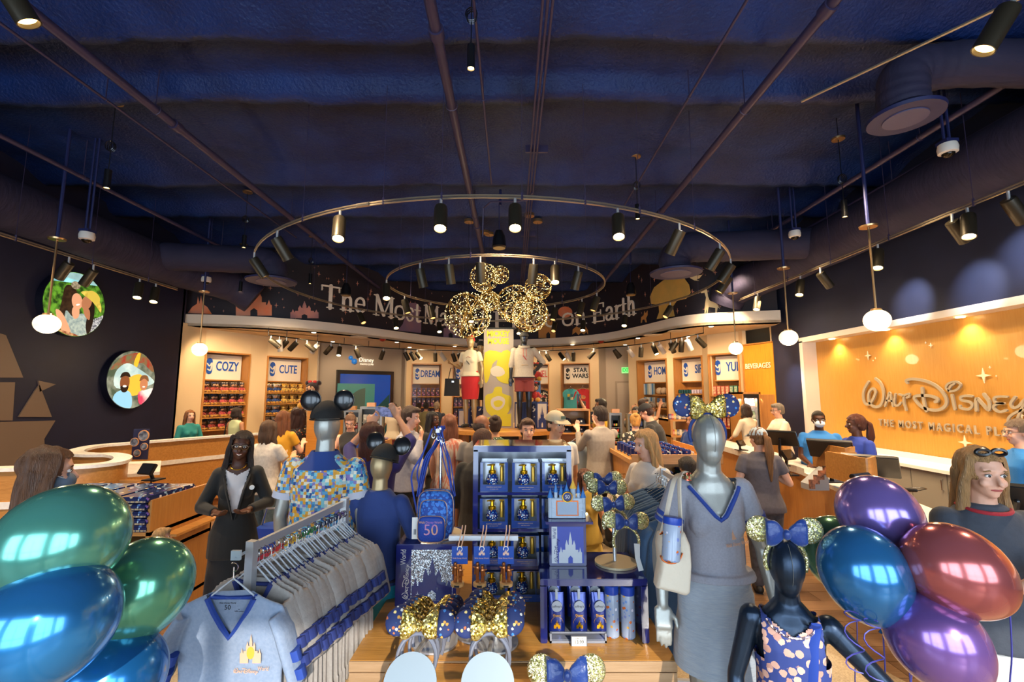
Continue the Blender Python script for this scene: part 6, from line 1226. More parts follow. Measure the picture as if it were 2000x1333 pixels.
b = MB(); b.bx(-.66, .67, 2.4, 3.3, .2, .24); obj('lower_shelf', b, wood('shelf_dark', '#6a4a30', '#5a3c26', 0), t)
t = thing('nesting_table', 'lower maple nesting table tucked in front of the big display table', 'table', (-.2, 2, 0))
b = MB(); b.bx(-.55, .1, 1.72, 2.2, TZ-.06, TZ-.006); obj('tabletop', b, WT, t)
for xx in (-.55, .04): b = MB(); b.bx(xx, xx+.06, 1.72, 1.78, 0, TZ-.06); obj('leg', b, WE, t); b = MB(); b.bx(xx, xx+.06, 2.14, 2.2, 0, TZ-.06); obj('leg', b, WE, t)
# racks of printed ears
for px0, py0, px1, py1, n, nm, wh in ((812, 1262, 850, 1215, 5, 'left', 'left'), (955, 1262, 968, 1205, 6, 'right', 'right')):
    A = WY(px0, py0, 1.82); B_ = WY(px1, py1, 2.36)
    t = thing('headband_rack', 'rod rack with round brushed metal end plate holding the '+wh+' stack of printed ears', 'rack', (A.x, A.y, TZ))
    c0 = A+Vector((0, -.085, -.082)); Tq = Matrix.Translation(c0) @ Matrix.Rotation(R(62), 4, 'X')
    b = MB(); b.cyl(Tq @ Vector((0, 0, 0)), Tq @ Vector((0, 0, .006)), .094, n=40); obj('end_plate', b, M('satin_plate', '#747f86', .45, .4), t)
    b = MB(); b.limb([c0+Vector((0, .01, -.01)), A+Vector((0, 0, -.03)), B_+Vector((0, .03, -.03))], [.01, .01, .01], 8); b.cyl((B_.x, B_.y+.03, TZ), (B_.x, B_.y+.03, B_.z-.02), .011); obj('rod', b, STEEL, t)
    b = MB(); b.cyl((B_.x, B_.y-.0, TZ+.001), (B_.x, B_.y-.0, TZ+.01), .11, n=36); obj('base_disc', b, STEEL, t)
    for k in range(n):
        p = A.lerp(B_, k/(n-1)*.92); T = Matrix.Translation(p+Vector((.004*(-1)**k, 0, -.045))) @ Matrix.Rotation(R(-24+3*random.uniform(-1, 1)), 4, 'X') @ Matrix.Rotation(R(random.uniform(-4, 4)), 4, 'Y') @ Matrix.Scale(1.06, 4)
        headband('navy printed ear headband with gold sequin bow, '+('nearest', 'second', 'third', 'fourth', 'fifth', 'farthest')[k if k < n-1 else 5]+' in the '+wh+' table stack', T, EARP, GLG, M('band_grey', '#6c6e7a', .5), 'printed ear headbands in the '+wh+' stack', bs=.95)
p = WY(1108, 1316, 1.8); headband('pale gold ear headband with navy satin bow at the bottom edge of the view', Matrix.Translation(p+Vector((0, 0, -.125))) @ Matrix.Rotation(R(-14), 4, 'X') @ Matrix.Scale(1.15, 4), GLW, SATIN, GLW, bs=.95)
t = thing('headband_stand', 'small metal stand under the pale gold ears at the bottom edge', 'stand', (p.x, p.y, .3)); b = MB(); b.cyl((p.x, p.y+.02, .02), (p.x, p.y+.02, p.z-.06), .012); b.cyl((p.x, p.y+.02, 0), (p.x, p.y+.02, .012), .12, n=24); obj('post', b, STEEL, t)
# ================================================================ soap shelf
t = thing('soap_shelf', 'glossy blue open shelf unit full of boxed soap dispensers', 'shelf unit', (.06, 2.95, TZ))
X0, X1, Y0, Y1 = -.23, .352, 2.76, 3.12; zs = [.755, .955, 1.165, 1.372]
for xx in (X0, X1-.03): b = MB(); b.bx(xx, xx+.03, Y0, Y1, TZ, 1.62); obj('side_panel', b, BLUELAC, t, bev=.003)
b = MB(); b.bx(X0, X1, Y0, Y1, 1.605, 1.64); obj('top_panel', b, BLUELAC, t, bev=.003)
b = MB(); b.bx(X0+.004, X1-.004, Y0+.004, Y1-.004, 1.6405, 1.642); obj('mirror_top', b, M('mirror_top', '#8f8a84', .06, 1), t)
b = MB(); b.bx(X0, X1, Y1-.01, Y1, TZ, 1.62); obj('back_panel', b, M('silver_back', '#aeb2b8', .3, .6), t)
for z in zs[1:]: b = MB(); b.bx(X0+.03, X1-.03, Y0+.004, Y1, z-.016, z); obj('shelf', b, BLUELAC, t)
BOXB = M('box_blue_gloss', '#1d3f86', .18, coat=.6, bump=(6, .15)); BDOT = pattern('soap_print', '#16296a', ['#e8e4dc', '#e8e4dc', '#6ab0d8', '#e0a850', '#e8e4dc'], 130, .36, rough=.2)
def soap(loc, label, group):
    t = thing('soap_box', label, 'soap', loc, 0, group); w2, hh, dd = .082, .178, .1; x, y, z = loc
    b = MB(); b.bx(x-w2, x+w2, y+dd-.004, y+dd, z, z+hh); obj('back_card', b, M('silver_card', '#b4b8bc', .25, .7), t)
    b = MB()
    for sx in (-1, 1): b.prism([(0, 0), (dd, 0), (dd, hh), (0, hh*.93)], .004, Matrix(((0, 0, 1, x+sx*w2-(0 if sx < 0 else .004)), (1, 0, 0, y), (0, 1, 0, z), (0, 0, 0, 1))))
    for sx in (-1, 1): b.bx(x+sx*w2-(0 if sx < 0 else .016), x+sx*w2+(.016 if sx < 0 else 0), y-.003, y, z+.038, z+hh*.93)
    obj('side_card', b, BOXB, t)
    b = MB(); b.bx(x-w2, x+w2, y-.004, y, z, z+.04); obj('front_card', b, BOXB, t)
    b = MB(); b.bx(x-w2, x+w2, y, y+dd, z+hh*.93, z+hh*.93+.003); obj('top_card', b, BOXB, t)
    for k, (s, sz) in enumerate((('FOAMING HAND SOAP', .0085), ('walt disney world', .007))): text('printed_text', s, sz, plane((x, y-.0046, z+.026-.011*k), (1, 0, 0), (0, 0, 1)), M('gold_print', '#c8a878', .4), t, ext=.0002)
    b = MB(); b.lathe([(.001, .04), (.03, .04), (.036, .052), (.037, .07), (.03, .092), (.02, .1), (.018, .104)], 22, Matrix.Translation((x-.012, y+.045, z-.002))); d = obj('dispenser_bottle', b, BDOT, t)
    b = MB(); b.lathe([(.0215, .098), (.0225, .1), (.0225, .116), (.012, .12), (.01, .142), (.016, .144), (.017, .152), (.001, .154)], 18, Matrix.Translation((x-.012, y+.045, z))); b.limb([(x-.012, y+.045, z+.148), (x-.04, y+.035, z+.148)], [.006, .004], 8); obj('pump', b, GOLDB, d)
    b = MB(); b.lathe([(.001, .05), (.011, .05), (.011, .13), (.007, .14), (.001, .143)], 12, Matrix.Translation((x+.045, y+.06, z))); b.cyl((x+.03, y+.06, z+.148), (x+.058, y+.06, z+.148), .007, n=8); obj('spare_pump', b, M('gold_print2', '#c89a38', .3, .5), d)
    return t
s0_ = None; rn = ('bottom', 'third', 'second', 'top'); cn = ('left', 'middle', 'right')
for r in range(4):
    for c in range(3):
        p = (X0+.03+.093+c*.178+(.004*r if c else 0), Y0+.012+.012*((r+c) % 2), zs[r]+.001); l = 'boxed navy soap dispenser with gold pump, %s shelf, %s' % (rn[r] if r != 1 else 'second lowest', cn[c])
        if s0_ is None: s0_ = soap(p, l, 'boxed soap dispensers on the blue shelf'); l0 = s0_.location.copy()
        else: dup(s0_, p, 0, l)
SILG = glitter('silver_glitter', '#8f959c', '#dfe4ea', 300, .3); NB = M('navy_box_gloss', '#1c2468', .2, coat=.5); NB2 = M('violet_blue', '#3c4a9c', .35)
# left gift box
t = thing('gift_box', 'navy boxed throw with silver castle artwork lying left on the table', 'box', (-.49, 2.9, TZ)); bx0, bx1, by0, by1, bz = -.665, -.318, 2.73, 3.08, 1.09
b = MB(); b.bx(bx0, bx1, by0, by1, TZ, bz); obj('carton', b, NB, t, bev=.004)
b = MB(); b.bx(bx0+.09, bx1-.02, by0-.002, by0, TZ+.035, bz-.03); obj('silver_panel', b, SILG, t)
castle_art(plane((bx0+.095, by0-.002, TZ+.036), (1, 0, 0), (0, 0, 1)), .23, .235, NB, t)
logo(plane((bx0+.062, by0-.002, TZ+.045), (0, 0, 1), (-1, 0, 0)), .26, PRW, t)
b = MB()
for u, v, r in ((.13, .07, .012), (.24, .1, .008), (.2, .19, .01), (.28, .05, .008)): b.prism([(u+r*(1 if k % 2 == 0 else .2)*cos(k*pi/4), v+r*(1.6 if k % 2 == 0 else .2)*sin(k*pi/4)) for k in range(8)], .001, plane((bx0, by0-.004, TZ), (1, 0, 0), (0, 0, 1)))
obj('printed_stars', b, SILG, t, smooth=False)
t = thing('mirror_tray', 'round mirror tray on the left gift box under the backpack', 'tray', (-.45, 2.93, bz)); b = MB(); b.cyl((-.43, 2.92, bz+.001), (-.43, 2.92, bz+.012), .12, n=40); obj('tray', b, M('mirror_tan_reflection', '#b5a586', .4, .35), t); b = MB(); b.tube([(-.43+.12*cos(a*pi/20), 2.92+.12*sin(a*pi/20), bz+.008) for a in range(40)], .005, 6, True); obj('rim', b, STEEL, t)  # tan tray colour stands in for what the mirror reflects
# backpack and lanyard straps on a stand
st = WY(860, 838, 2.92)
t = thing('bag_stand', 'chrome stand with square arm holding the blue bags', 'stand', (-.45, 2.96, bz)); b = MB(); b.cyl((st.x, 2.96, bz+.012), (st.x, 2.96, st.z), .009); b.cyl((st.x, 2.96, st.z), (st.x+.02, 2.78, st.z+.01), .008); obj('post', b, CHROME, t); b = MB(); b.box((st.x+.01, 2.86, st.z), (.022, .22, .022)); obj('arm', b, WHITE, t)
BAG = pattern('bag_print', '#1b3f8c', ['#3a74c4', '#3f7cc8', '#2f68b4'], 75, .52); BAGN = M('bag_navy', '#1f3f93', .6, bump=(150, .2)); PIPE_ = M('copper_piping', '#c89a7a', .35, .5)
p = WY(850, 1005, 2.76)
t = thing('backpack', 'small blue printed backpack with copper piping and a 50 pocket', 'backpack', (p.x, p.y, bz+.01))
def pouch(cx, cz, w2, h2, y0, dep, mat, nm, yr=0):
    T = Matrix.Translation((cx, y0, cz)) @ Matrix.Rotation(yr, 4, 'Z'); b = MB(); n = 28; vs = []
    for k, (dy, s) in enumerate(((dep, .95), (dep*.6, 1), (0, 1), (-dep*.6, .96), (-dep, .82))):
        for j in range(n): a = 2*pi*j/n; c, s_ = cos(a), sin(a); vs.append((w2*s*abs(c)**.45*(1 if c > 0 else -1), dy, h2*s*abs(s_)**.5*(1 if s_ > 0 else -1)))
    fs = [(i*n+j, i*n+(j+1) % n, (i+1)*n+(j+1) % n, (i+1)*n+j) for i in range(4) for j in range(n)]+[tuple(range(n))[::-1], tuple(4*n+j for j in range(n))]
    b.add(vs, fs, T); o = obj(nm, b, mat, t, sharp=1.2); b = MB(); b.tube([T @ Vector((w2*1.0*abs(cos(a))**.45*(1 if cos(a) > 0 else -1), -dep*.55, h2*1.0*abs(sin(a))**.5*(1 if sin(a) > 0 else -1))) for a in [2*pi*j/40 for j in range(40)]], .0022, 5, True); obj('piping', b, PIPE_, o); return o, T
pouch(p.x+.005, p.z+.0, .105, .14, p.y, .05, BAG, 'main_compartment'); pouch(p.x, p.z+.01, .078, .085, p.y-.05, .022, BAG, 'upper_pocket'); o, T = pouch(p.x-.008, p.z-.062, .078, .072, p.y-.068, .024, BAGN, 'front_pocket')
text('printed_text', '50', .085, plane((p.x-.008, p.y-.0935, p.z-.065), (1, 0, 0), (0, 0, 1)), M('rainbow_print', '#a46ab0', .4, var=(20, '#d8a060')), t, ext=.0004); text('printed_text', 'Walt Disney World', .019, plane((p.x-.01, p.y-.0935, p.z-.022), (1, 0, 0), (0, 0, 1)), MATS['rainbow_print'], t, ext=.0004, xs=.85)
b = MB(); b.box((p.x-.11, p.y-.03, p.z-.07), (.035, .004, .12)); obj('paper_tag', b, WHITE, t); b = MB(); b.box((p.x-.112, p.y-.033, p.z-.09), (.018, .001, .03)); obj('barcode', b, M('barcode', '#d0d0d0', .5, var=(3, '#202020', .02), stretch=(60, 1, 1)), t)
random.seed(5)
for k in range(9):
    sx = (-1, 1)[k % 2]; q0 = Vector((st.x+random.uniform(-.015, .03), 2.84+random.uniform(-.05, .05), st.z+.012)); q1 = Vector((p.x+sx*(.085+.03*random.random()), p.y+.0+.03*random.random(), p.z+.1)); mid = q0.lerp(q1, .5)+Vector((sx*.03*random.random()-.01, -.01, 0))
    b = MB(); b.tube(crv([q0+Vector((0, .01, -.01)), q0, q0.lerp(q1, .25)+Vector((sx*.004, 0, 0)), mid, q1], 4), .0105, 6, flat=.35); obj('strap', b, M('strap_royal', '#2f469c', .7) if k % 3 else BAGN, t)
for k in range(2):
    b = MB(); q0 = Vector((st.x-.03, 2.8, st.z+.01)); b.tube(crv([q0, q0+Vector((-.05, 0, -.14)), q0+Vector((-.115+.03*k, 0, -.26)), (p.x-.14+.04*k, p.y+.02, p.z+.14), (p.x-.11, p.y+.02, p.z+.0)], 4), .0075, 6, flat=.35); obj('strap', b, MATS['strap_royal'], t)
for k in range(3): b = MB(); c_ = Vector((st.x-.02+k*.03, 2.78, st.z-.03-.015*k)); b.tube([c_+Vector((.009*cos(a*pi/6), 0, .015*sin(a*pi/6))) for a in range(12)], .0025, 5, True); obj('clasp', b, CHROME, t)
# T-stand with ornaments on cards
A = WY(876, 1053, 2.42); B_ = WY(1012, 1053, 2.42); px_ = WY(942, 1053, 2.42)
t = thing('ornament_stand', 'brushed metal T-bar stand with three carded copper ornaments', 'stand', (px_.x, 2.45, TZ)); b = MB(); b.box(((A.x+B_.x)/2, 2.44, A.z), (B_.x-A.x, .03, .024)); obj('cross_bar', b, STEEL, t, bev=.002)
b = MB(); b.cyl((px_.x, 2.455, TZ), (px_.x, 2.455, A.z), .01); obj('post', b, CHROME, t); b = MB(); b.cyl((px_.x-.03, 2.44, TZ+.001), (px_.x-.03, 2.44, TZ+.009), .1, n=40); obj('base_disc', b, STEEL, t)
CARD = M('card_blue', '#1c4390', .3, coat=.4); COPM = M('copper_figure', '#a8683c', .28, .85)
for k, px in enumerate((898, 941, 988)):
    c_ = WY(px, 1085, 2.33); q = thing('carded_ornament', 'copper figurine ornament on blue card, %s of the three on the T-bar' % ('left', 'middle', 'right')[k], 'ornament', c_)
    b = MB(); b.box(c_, (.078, .003, .082), None); obj('card', b, CARD, q); castle_art(plane((c_.x-.015, c_.y-.002, c_.z+.0), (1, 0, 0), (0, 0, 1)), .03, .03, M('rose_print', '#c8a08c', .4), q, .0006)
    text('printed_text', 'Walt Disney World', .0085, plane((c_.x, c_.y-.0025, c_.z-.014), (1, 0, 0), (0, 0, 1)), PRN, q, ext=.0002)
    b = MB(); b.tube([c_+Vector((.012*cos(a), -.004, .03+.012*sin(a))) for a in [pi*j/6 for j in range(-2, 8)]], .0022, 5); obj('hook', b, PRW, q)
    for s in (-.008, .008): b = MB(); b.tube([c_+Vector((s, -.004, .04)), c_+Vector((s+.01, .07, .1)), c_+Vector((s+.01, .09, .115))], .003, 5); obj('peg', b, PRN, q)
    f0 = c_+Vector((-.008+.01*(k == 2), -.012, -.135)); b = MB(); b.cyl(f0, f0+Vector((0, 0, .014)), .032, n=20); obj('figure_base', b, M('cream_ring', '#c89a60', .4), q); b = MB(); b.box(f0+Vector((0, -.031, .006)), (.024, .004, .009)); obj('nameplate', b, INK, q)
    b = MB()
    for sx, hh in ((-1, .085), (1, .07)):
        o_ = f0+Vector((sx*.012, 0, .014)); b.limb([o_+Vector((-.004, 0, 0)), o_+Vector((-.002, 0, hh*.5))], [.0045, .006], 8); b.limb([o_+Vector((.006, 0, 0)), o_+Vector((.003, 0, hh*.5))], [.0045, .006], 8); b.limb([o_+Vector((0, 0, hh*.45)), o_+Vector((0, 0, hh*.8))], [.009, .011], 8); b.ell(o_+Vector((0, 0, hh)), .009, 10, 8); b.limb([o_+Vector((sx*-.008, 0, hh*.8)), o_+Vector((sx*.02, -.004, hh*.85))], [.004, .003], 6); b.limb([o_+Vector((sx*.01, 0, hh*.8)), o_+Vector((sx*.014, -.003, hh*.45))], [.004, .003], 6)
    me = remesh(b, .0022, 1, name='figurine', mats=COPM); obj('figurine', me, None, q)
# ================================================================ blue riser with sweets and bottles
RX0, RX1, RY0, RY1, RZ1 = .138, .665, 2.35, 2.74, 1.046
t = thing('blue_riser', 'glossy blue cube riser on the right of the table', 'riser', ((RX0+RX1)/2, 2.5, TZ))
for xx in (RX0, RX1-.034): b = MB(); b.bx(xx, xx+.034, RY0, RY1, TZ, RZ1-.03); obj('side_panel', b, BLUELAC, t, bev=.004)
b = MB(); b.bx(RX0, RX1, RY0, RY1, RZ1-.034, RZ1); obj('top_panel', b, BLUELAC, t, bev=.004); b = MB(); b.bx(RX0+.03, RX1-.03, RY1-.008, RY1, TZ, RZ1-.03); obj('back_panel', b, M('riser_back', '#151c50', .4), t)
FOIL = M('foil_navy', '#1c2f80', .2, .35, bump=(5, .6), coat=.5)
def coffee(x, y, z, label, tone):
    t = thing('coffee_bag', label, 'coffee bag', (x, y, z), 0, None); w2, hh = .041, .185
    b = MB(); b.loft([(x, y, z, w2, .022), (x, y, z+.02, w2*1.02, .026), (x, y, z+hh*.6, w2, .024), (x, y, z+hh*.86, w2*.96, .01), (x, y+.005, z+hh, w2*.93, .004)], 24, 3.2); obj('pouch', b, FOIL, t, sharp=1)
    b = MB(); b.cyl((x, y-.024, z+hh*.7), (x, y-.03, z+hh*.7), .026, n=24); d = obj('round_label', b, M('label_silver', '#b9bcc0', .4), t); text('printed_text', 'Joffrey\'s', .015, plane((x, y-.0305, z+hh*.7), (1, 0, 0), (0, 0, 1)), INK, d, ext=.0003)
    b = MB(); b.box((x, y-.012, z+hh*.98), (.012, .004, .05)); obj('tin_tie', b, MATS['label_silver'], t)
    text('printed_text', 'Disney', .014, plane((x, y-.0275, z+hh*.47), (1, 0, 0), (0, 0, 1)), GOLDB, t, ext=.0003); castle_art(plane((x-.016, y-.0275, z+hh*.14), (1, 0, 0), (0, 0, 1)), .032, .04, GOLDB, t, .0008)
    b = MB(); b.tube([(x+.03*cos(a), y-.0275, z+hh*.28+.03*sin(a)) for a in [pi*j/10 for j in range(11)]], .0008, 4); obj('arc_print', b, GOLDB, t)
for k, px in enumerate((1088, 1132, 1172)):
    p = WZ(px, 1238, TZ+.018); coffee(p.x, 2.43, TZ+.018, 'navy foil coffee bag with gold castle, %s in front' % ('left', 'middle', 'right')[k], 0); coffee(p.x-.006, 2.53, TZ+.05, 'navy foil coffee bag, %s in the back row of the riser' % ('left', 'middle', 'right')[k], 0)
t = thing('acrylic_tray', 'clear acrylic tray with 13.99 price tag holding the coffee bags', 'tray', (.25, 2.44, TZ)); TRY = M('grey_acrylic', '#8a8c94', .2, .1)
ax, bx_ = WZ(1074, 1255, TZ).x, WZ(1184, 1255, TZ).x
b = MB(); b.bx(ax, bx_, 2.36, 2.6, TZ+.001, TZ+.014); obj('tray_floor', b, TRY, t)
b = MB(); b.bx(ax, bx_, 2.352, 2.358, TZ+.001, TZ+.012); b.bx(ax, bx_, 2.352, 2.358, TZ+.046, TZ+.052); b.bx(ax, ax+.008, 2.352, 2.358, TZ, TZ+.05); b.bx(bx_-.008, bx_, 2.352, 2.358, TZ, TZ+.05); obj('front_lip', b, TRY, t)
c_ = ((ax+bx_)/2-.0, 2.33, TZ+.022); b = MB(); b.box(c_, (.078, .004, .05)); d = obj('price_tag', b, M('tag_grey', '#5a5a5e', .4), t); b = MB(); b.box((c_[0], c_[1]-.003, c_[2]), (.07, .002, .042)); obj('price_card', b, M('tag_paper', '#ded8cc', .6), d); text('price_text', '13.99', .024, plane((c_[0], c_[1]-.0045, c_[2]-.003), (1, 0, 0), (0, 0, 1)), INK, d, ext=.0002, xs=.85); text('price_text', 'coffee 12 oz', .007, plane((c_[0], c_[1]-.0045, c_[2]+.014), (1, 0, 0), (0, 0, 1)), INK, d, ext=.0002)
for k, (xx, yy) in enumerate(((.5, 2.42), (.578, 2.41), (.51, 2.56), (.585, 2.57))): bottle('clear printed bottle with blue lid, %s in the blue riser' % ('front left', 'front right', 'back left', 'back right')[k], (xx, yy, TZ+.001), .245, .034)
# sign box and castle photo frame
t = thing('castle_box', 'upright navy box with white castle artwork on the riser', 'box', (.3, 2.6, RZ1)); x0_, x1_, y_, z1_ = .198, .394, 2.52, 1.262
b = MB(); b.bx(x0_, x1_, y_, y_+.17, RZ1+.001, z1_); obj('carton', b, BLUELAC, t, bev=.003); b = MB(); b.bx(x0_+.012, x1_-.014, y_-.002, y_, RZ1+.015, z1_-.015); obj('print_ground', b, NB2, t)
b = MB(); b.bx(x0_+.012, x0_+.042, y_-.003, y_-.001, RZ1+.015, z1_-.015); obj('silver_strip', b, MATS['label_silver'], t); logo(plane((x0_+.038, y_-.003, RZ1+.022), (0, 0, 1), (-1, 0, 0)), .165, NB, t); castle_art(plane((x0_+.05, y_-.002, RZ1+.016), (1, 0, 0), (0, 0, 1)), .122, .16, MATS['label_silver'], t)
b = MB(); b.bx(x0_-.02, x1_+.035, y_-.02, y_+.17, z1_+.001, z1_+.014); obj('lid', b, BLUELAC, t)
z2 = z1_+.016; cx = (x0_+x1_)/2+.004; t = thing('castle_photo_frame', 'sculpted castle photo frame with blue roofs and a 50 medallion', 'photo frame', (cx, 2.58, z2)); ym = 2.56
STN = M('frame_stone', '#a9b6c4', .5, bump=(60, .3)); RFB = M('frame_roof', '#2c6cb0', .4); 
b = MB(); b.bx(cx-.085, cx+.085, ym, ym+.03, z2, z2+.105); obj('frame_body', b, STN, t, bev=.003); b = MB(); b.bx(cx-.06, cx+.06, ym-.004, ym, z2+.014, z2+.094); obj('moulding', b, COPP, t); b = MB(); b.bx(cx-.054, cx+.054, ym-.006, ym-.003, z2+.02, z2+.088); obj('mirror_insert', b, M('pale_insert', '#a8b8cc', .12, .3), t)
for dx, hh, r in ((-.09, .13, .013), (.09, .13, .013), (-.06, .165, .01), (-.03, .15, .012), (.035, .19, .015), (.064, .16, .01), (0, .16, .014)):
    b = MB(); b.lathe([(r, z2+.0), (r, z2+hh*.8), (r*1.15, z2+hh*.82)], 12, Matrix.Translation((cx+dx, ym+.018, 0))); o = obj('tower', b, STN, t); b = MB(); b.lathe([(r*1.3, z2+hh*.82), (.0012, z2+hh*.82+.045), (.001, z2+hh*.82+.055)], 12, Matrix.Translation((cx+dx, ym+.018, 0))); obj('spire', b, RFB if dx != .035 else PRY, o)
b = MB(); b.cyl((cx, ym-.012, z2+.115), (cx, ym+.0, z2+.115), .026, n=28); d = obj('medallion', b, M('medal_navy', '#13225c', .3), t); b = MB(); b.tube([(cx+.026*cos(a*pi/14), ym-.012, z2+.115+.026*sin(a*pi/14)) for a in range(28)], .003, 6, True); obj('medallion_rim', b, GOLDB, d); text('numeral', '50', .026, plane((cx, ym-.013, z2+.115), (1, 0, 0), (0, 0, 1)), PRW, d, ext=.0004)
# round mirror stand with gold ears
mp = WZ(1203, 1097, RZ1+.01); t = thing('mirror_tray', 'round mirror stand with post on the blue riser', 'tray', (mp.x, mp.y, RZ1)); b = MB(); b.cyl((mp.x, mp.y, RZ1+.001), (mp.x, mp.y, RZ1+.012), .112, n=44); obj('tray', b, MATS['mirror_tan_reflection'], t); b = MB(); b.cyl((mp.x-.005, mp.y, RZ1+.012), (mp.x-.005, mp.y+.02, 1.27), .0095); b.cyl((mp.x-.005, mp.y-.05, 1.262), (mp.x-.03, mp.y+.4, 1.37), .008); obj('post', b, STEEL, t)
for k, (px, py, Y) in enumerate(((1222, 1021, 2.44), (1200, 986, 2.6), (1184, 954, 2.78), (1178, 938, 2.9))):
    p = WY(px, py, Y); headband('pale gold glitter ear headband with navy satin bow, %s on the riser stand' % ('nearest', 'second', 'third', 'farthest')[k], Matrix.Translation(p+Vector((0, 0, -.095))) @ Matrix.Rotation(R(-8), 4, 'X') @ Matrix.Rotation(R((2, -3, 3, 0)[k]), 4, 'Y') @ Matrix.Scale((.96, .96, .96, .96)[k], 4), GLW, SATIN, GLW, bs=.85)
b = MB(); b.prism([(0, 0), (.03, -.002), (.028, -.07), (.045, -.13), (.02, -.135), (.004, -.07)], .002, plane(WY(1238, 1062, 2.42), (1, 0, 0), (0, 0, 1))); tag(obj('hanging_tag', b, M('white_ribbon', '#d0d0cc', .6)), 'white ribbon tag hanging from the nearest gold ears', 'tag')
# ================================================================ balloons
def balloon(label, px, py, rx, tilt, col, col2, r=.14, asp=1.18, group=None, lean_y=0):
    m = M('chrome_'+col.lstrip('#'), col, .2, .62, var=(1.4, col2, .35), coat=.5); d = r*F/rx; dr = ray(px, py); c = Vector((0, 0, H))+dr*d
    t = thing('balloon', label, 'balloon', c, 0, group); T = Matrix.Translation(c) @ Matrix.Rotation(tilt, 4, 'Y') @ Matrix.Rotation(lean_y, 4, 'X')
    pr_ = []
    for k in range(25):
        a = -pi/2+pi*k/24; z = sin(a)*r*asp*(1.12 if a < 0 else .95); pr_.append((max(.0008, r*cos(a)*(1-.12*(1 if a < 0 else 0)*sin(a)**2)), z))
    b = MB(); b.lathe(pr_, 40, T); obj('skin', b, m, t, sharp=3)
    zb_ = -r*asp*1.12; b = MB(); b.lathe([(.004, zb_+.004), (.009, zb_-.006), (.005, zb_-.012), (.013, zb_-.022), (.001, zb_-.018)], 12, T); obj('knot', b, m, t)
    k = T @ Vector((0, 0, zb_-.02)); b = MB(); b.tube(crv([k, k+Vector((.01, .02, -.15)), k+Vector((-.01, .03, -.4)), (k.x+.02, k.y+.05, .05)], 5), .0022, 4); obj('ribbon', b, M('ribbon_violet', '#4d4a9c', .5), t)
    return t, k
G1, G2, B1, B2, P1c, R1 = '#80ccaa', '#70c0a0', '#4490d4', '#3a88c4', '#a884cc', '#d8787a'
LB = 'balloons at the lower left corner'; RB = 'balloons at the lower right'
balloon('large green chrome balloon, topmost of the left cluster', 120, 1060, 104, .85, G1, '#3c8e86', group=LB)
balloon('green chrome balloon right of the blue ones in the left cluster', 277, 1150, 86, .5, G2, '#5aa07c', group=LB)
balloon('large blue chrome balloon at the left edge', 92, 1222, 112, .75, B1, '#1d74ac', group=LB)
balloon('blue chrome balloon low at the bottom edge beside the T-shirt rack', 212, 1335, 92, .8, '#2560a0', '#1f7cc0', group=LB)
balloon('blue chrome balloon mostly hidden in the bottom left corner', 20, 1345, 84, .4, '#2058b0', '#2a70c0', group=LB)
balloon('purple chrome balloon, topmost of the right cluster', 1716, 1008, 70, -.5, P1c, '#6a62b0', .135, group=RB)
balloon('blue chrome balloon left of centre in the right cluster', 1686, 1117, 77, -.25, B2, '#2f6fa8', .135, group=RB)
balloon('rose copper chrome balloon right of centre in the right cluster', 1865, 1112, 82, -.95, R1, '#a85048', .135, group=RB)
balloon('purple chrome balloon lowest of the right cluster', 1826, 1248, 82, -.55, '#735aa8', '#8a60a0', .135, group=RB)
balloon('green chrome balloon behind the gold ears in the right cluster', 1636, 1080, 62, -.3, '#4c7a58', '#5a9470', .135, group=RB)
t_, kk = balloon('teal chrome balloon at the back of the right cluster', 1778, 1135, 60, .1, '#1f7a80', '#2c8a78', .135, group=RB)
for px, py in ((1664, 1200), (1702, 1215), (1880, 1205)):
    p = WY(px, py, 1.55); b = MB(); b.tube([p+Vector((.02*cos(a*.7)*(1+a*.02), .02*sin(a*.7), -.0055*a+.03*sin(a*.2))) for a in range(26)], .0022, 4, flat=1); tag(obj('curled_ribbon', b, MATS['ribbon_violet']), 'curled violet ribbon hanging under the right balloons', 'ribbon', 'curled ribbons under the right balloons')
# ================================================================ T-shirt rack on the left
bz = 1.33; ra0, ra1 = WZ(492, 1072, bz), WZ(645, 998, bz+.02); ra1 = ra0+(ra1-ra0)*1.25
t = thing('garment_rack', 'chrome garment rack carrying a long row of grey V-neck shirts', 'rack', (ra0.x, ra0.y, 0)); u = (ra1-ra0).normalized(); sdv = Vector((u.y, -u.x, 0))
def rack(t, a, c, u, legs=True):
    b = MB(); q = Matrix.Translation((0, 0, 0)); L = (c-a).length; T = plane(a, u, (0, 0, 1)); b.bx(0, L, -.012, .02, -.009, .009, T); obj('rail', b, STEEL, t)
    for p in (a, c): b = MB(); T2_ = plane((p.x, p.y, 0), u, (0, 0, 1)); b.bx(-.014, .014, .02, p.z+.03, -.018, .018, T2_); b.bx(-.014, .014, .0, .02, -.25, .25, T2_); obj('upright', b, STEEL, t)
rack(t, ra0, ra1, u)
b = MB(); hk = WZ(458, 1092, bz-.02); b.box(hk+Vector((0, .01, .01)), (.036, .012, .036)); b.tube([hk+Vector((0, 0, 0)), hk+Vector((0, .06, 0)), ra0], .006, 6); obj('display_hook', b, M('tag_plate', '#b8c4cc', .3, .3), t)
TEE = M('rack_shirt_grey', '#958d86', .85, bump=(120, .1), var=(70, '#9f978f', .2)); TEEB = M('rack_shirt_blue_grey', '#7f8da2', .85, bump=(140, .1), var=(90, '#8b97aa', .2))
CLR = M('clear_hanger', '#dfe4ea', .15, alpha=.62, coat=.5)
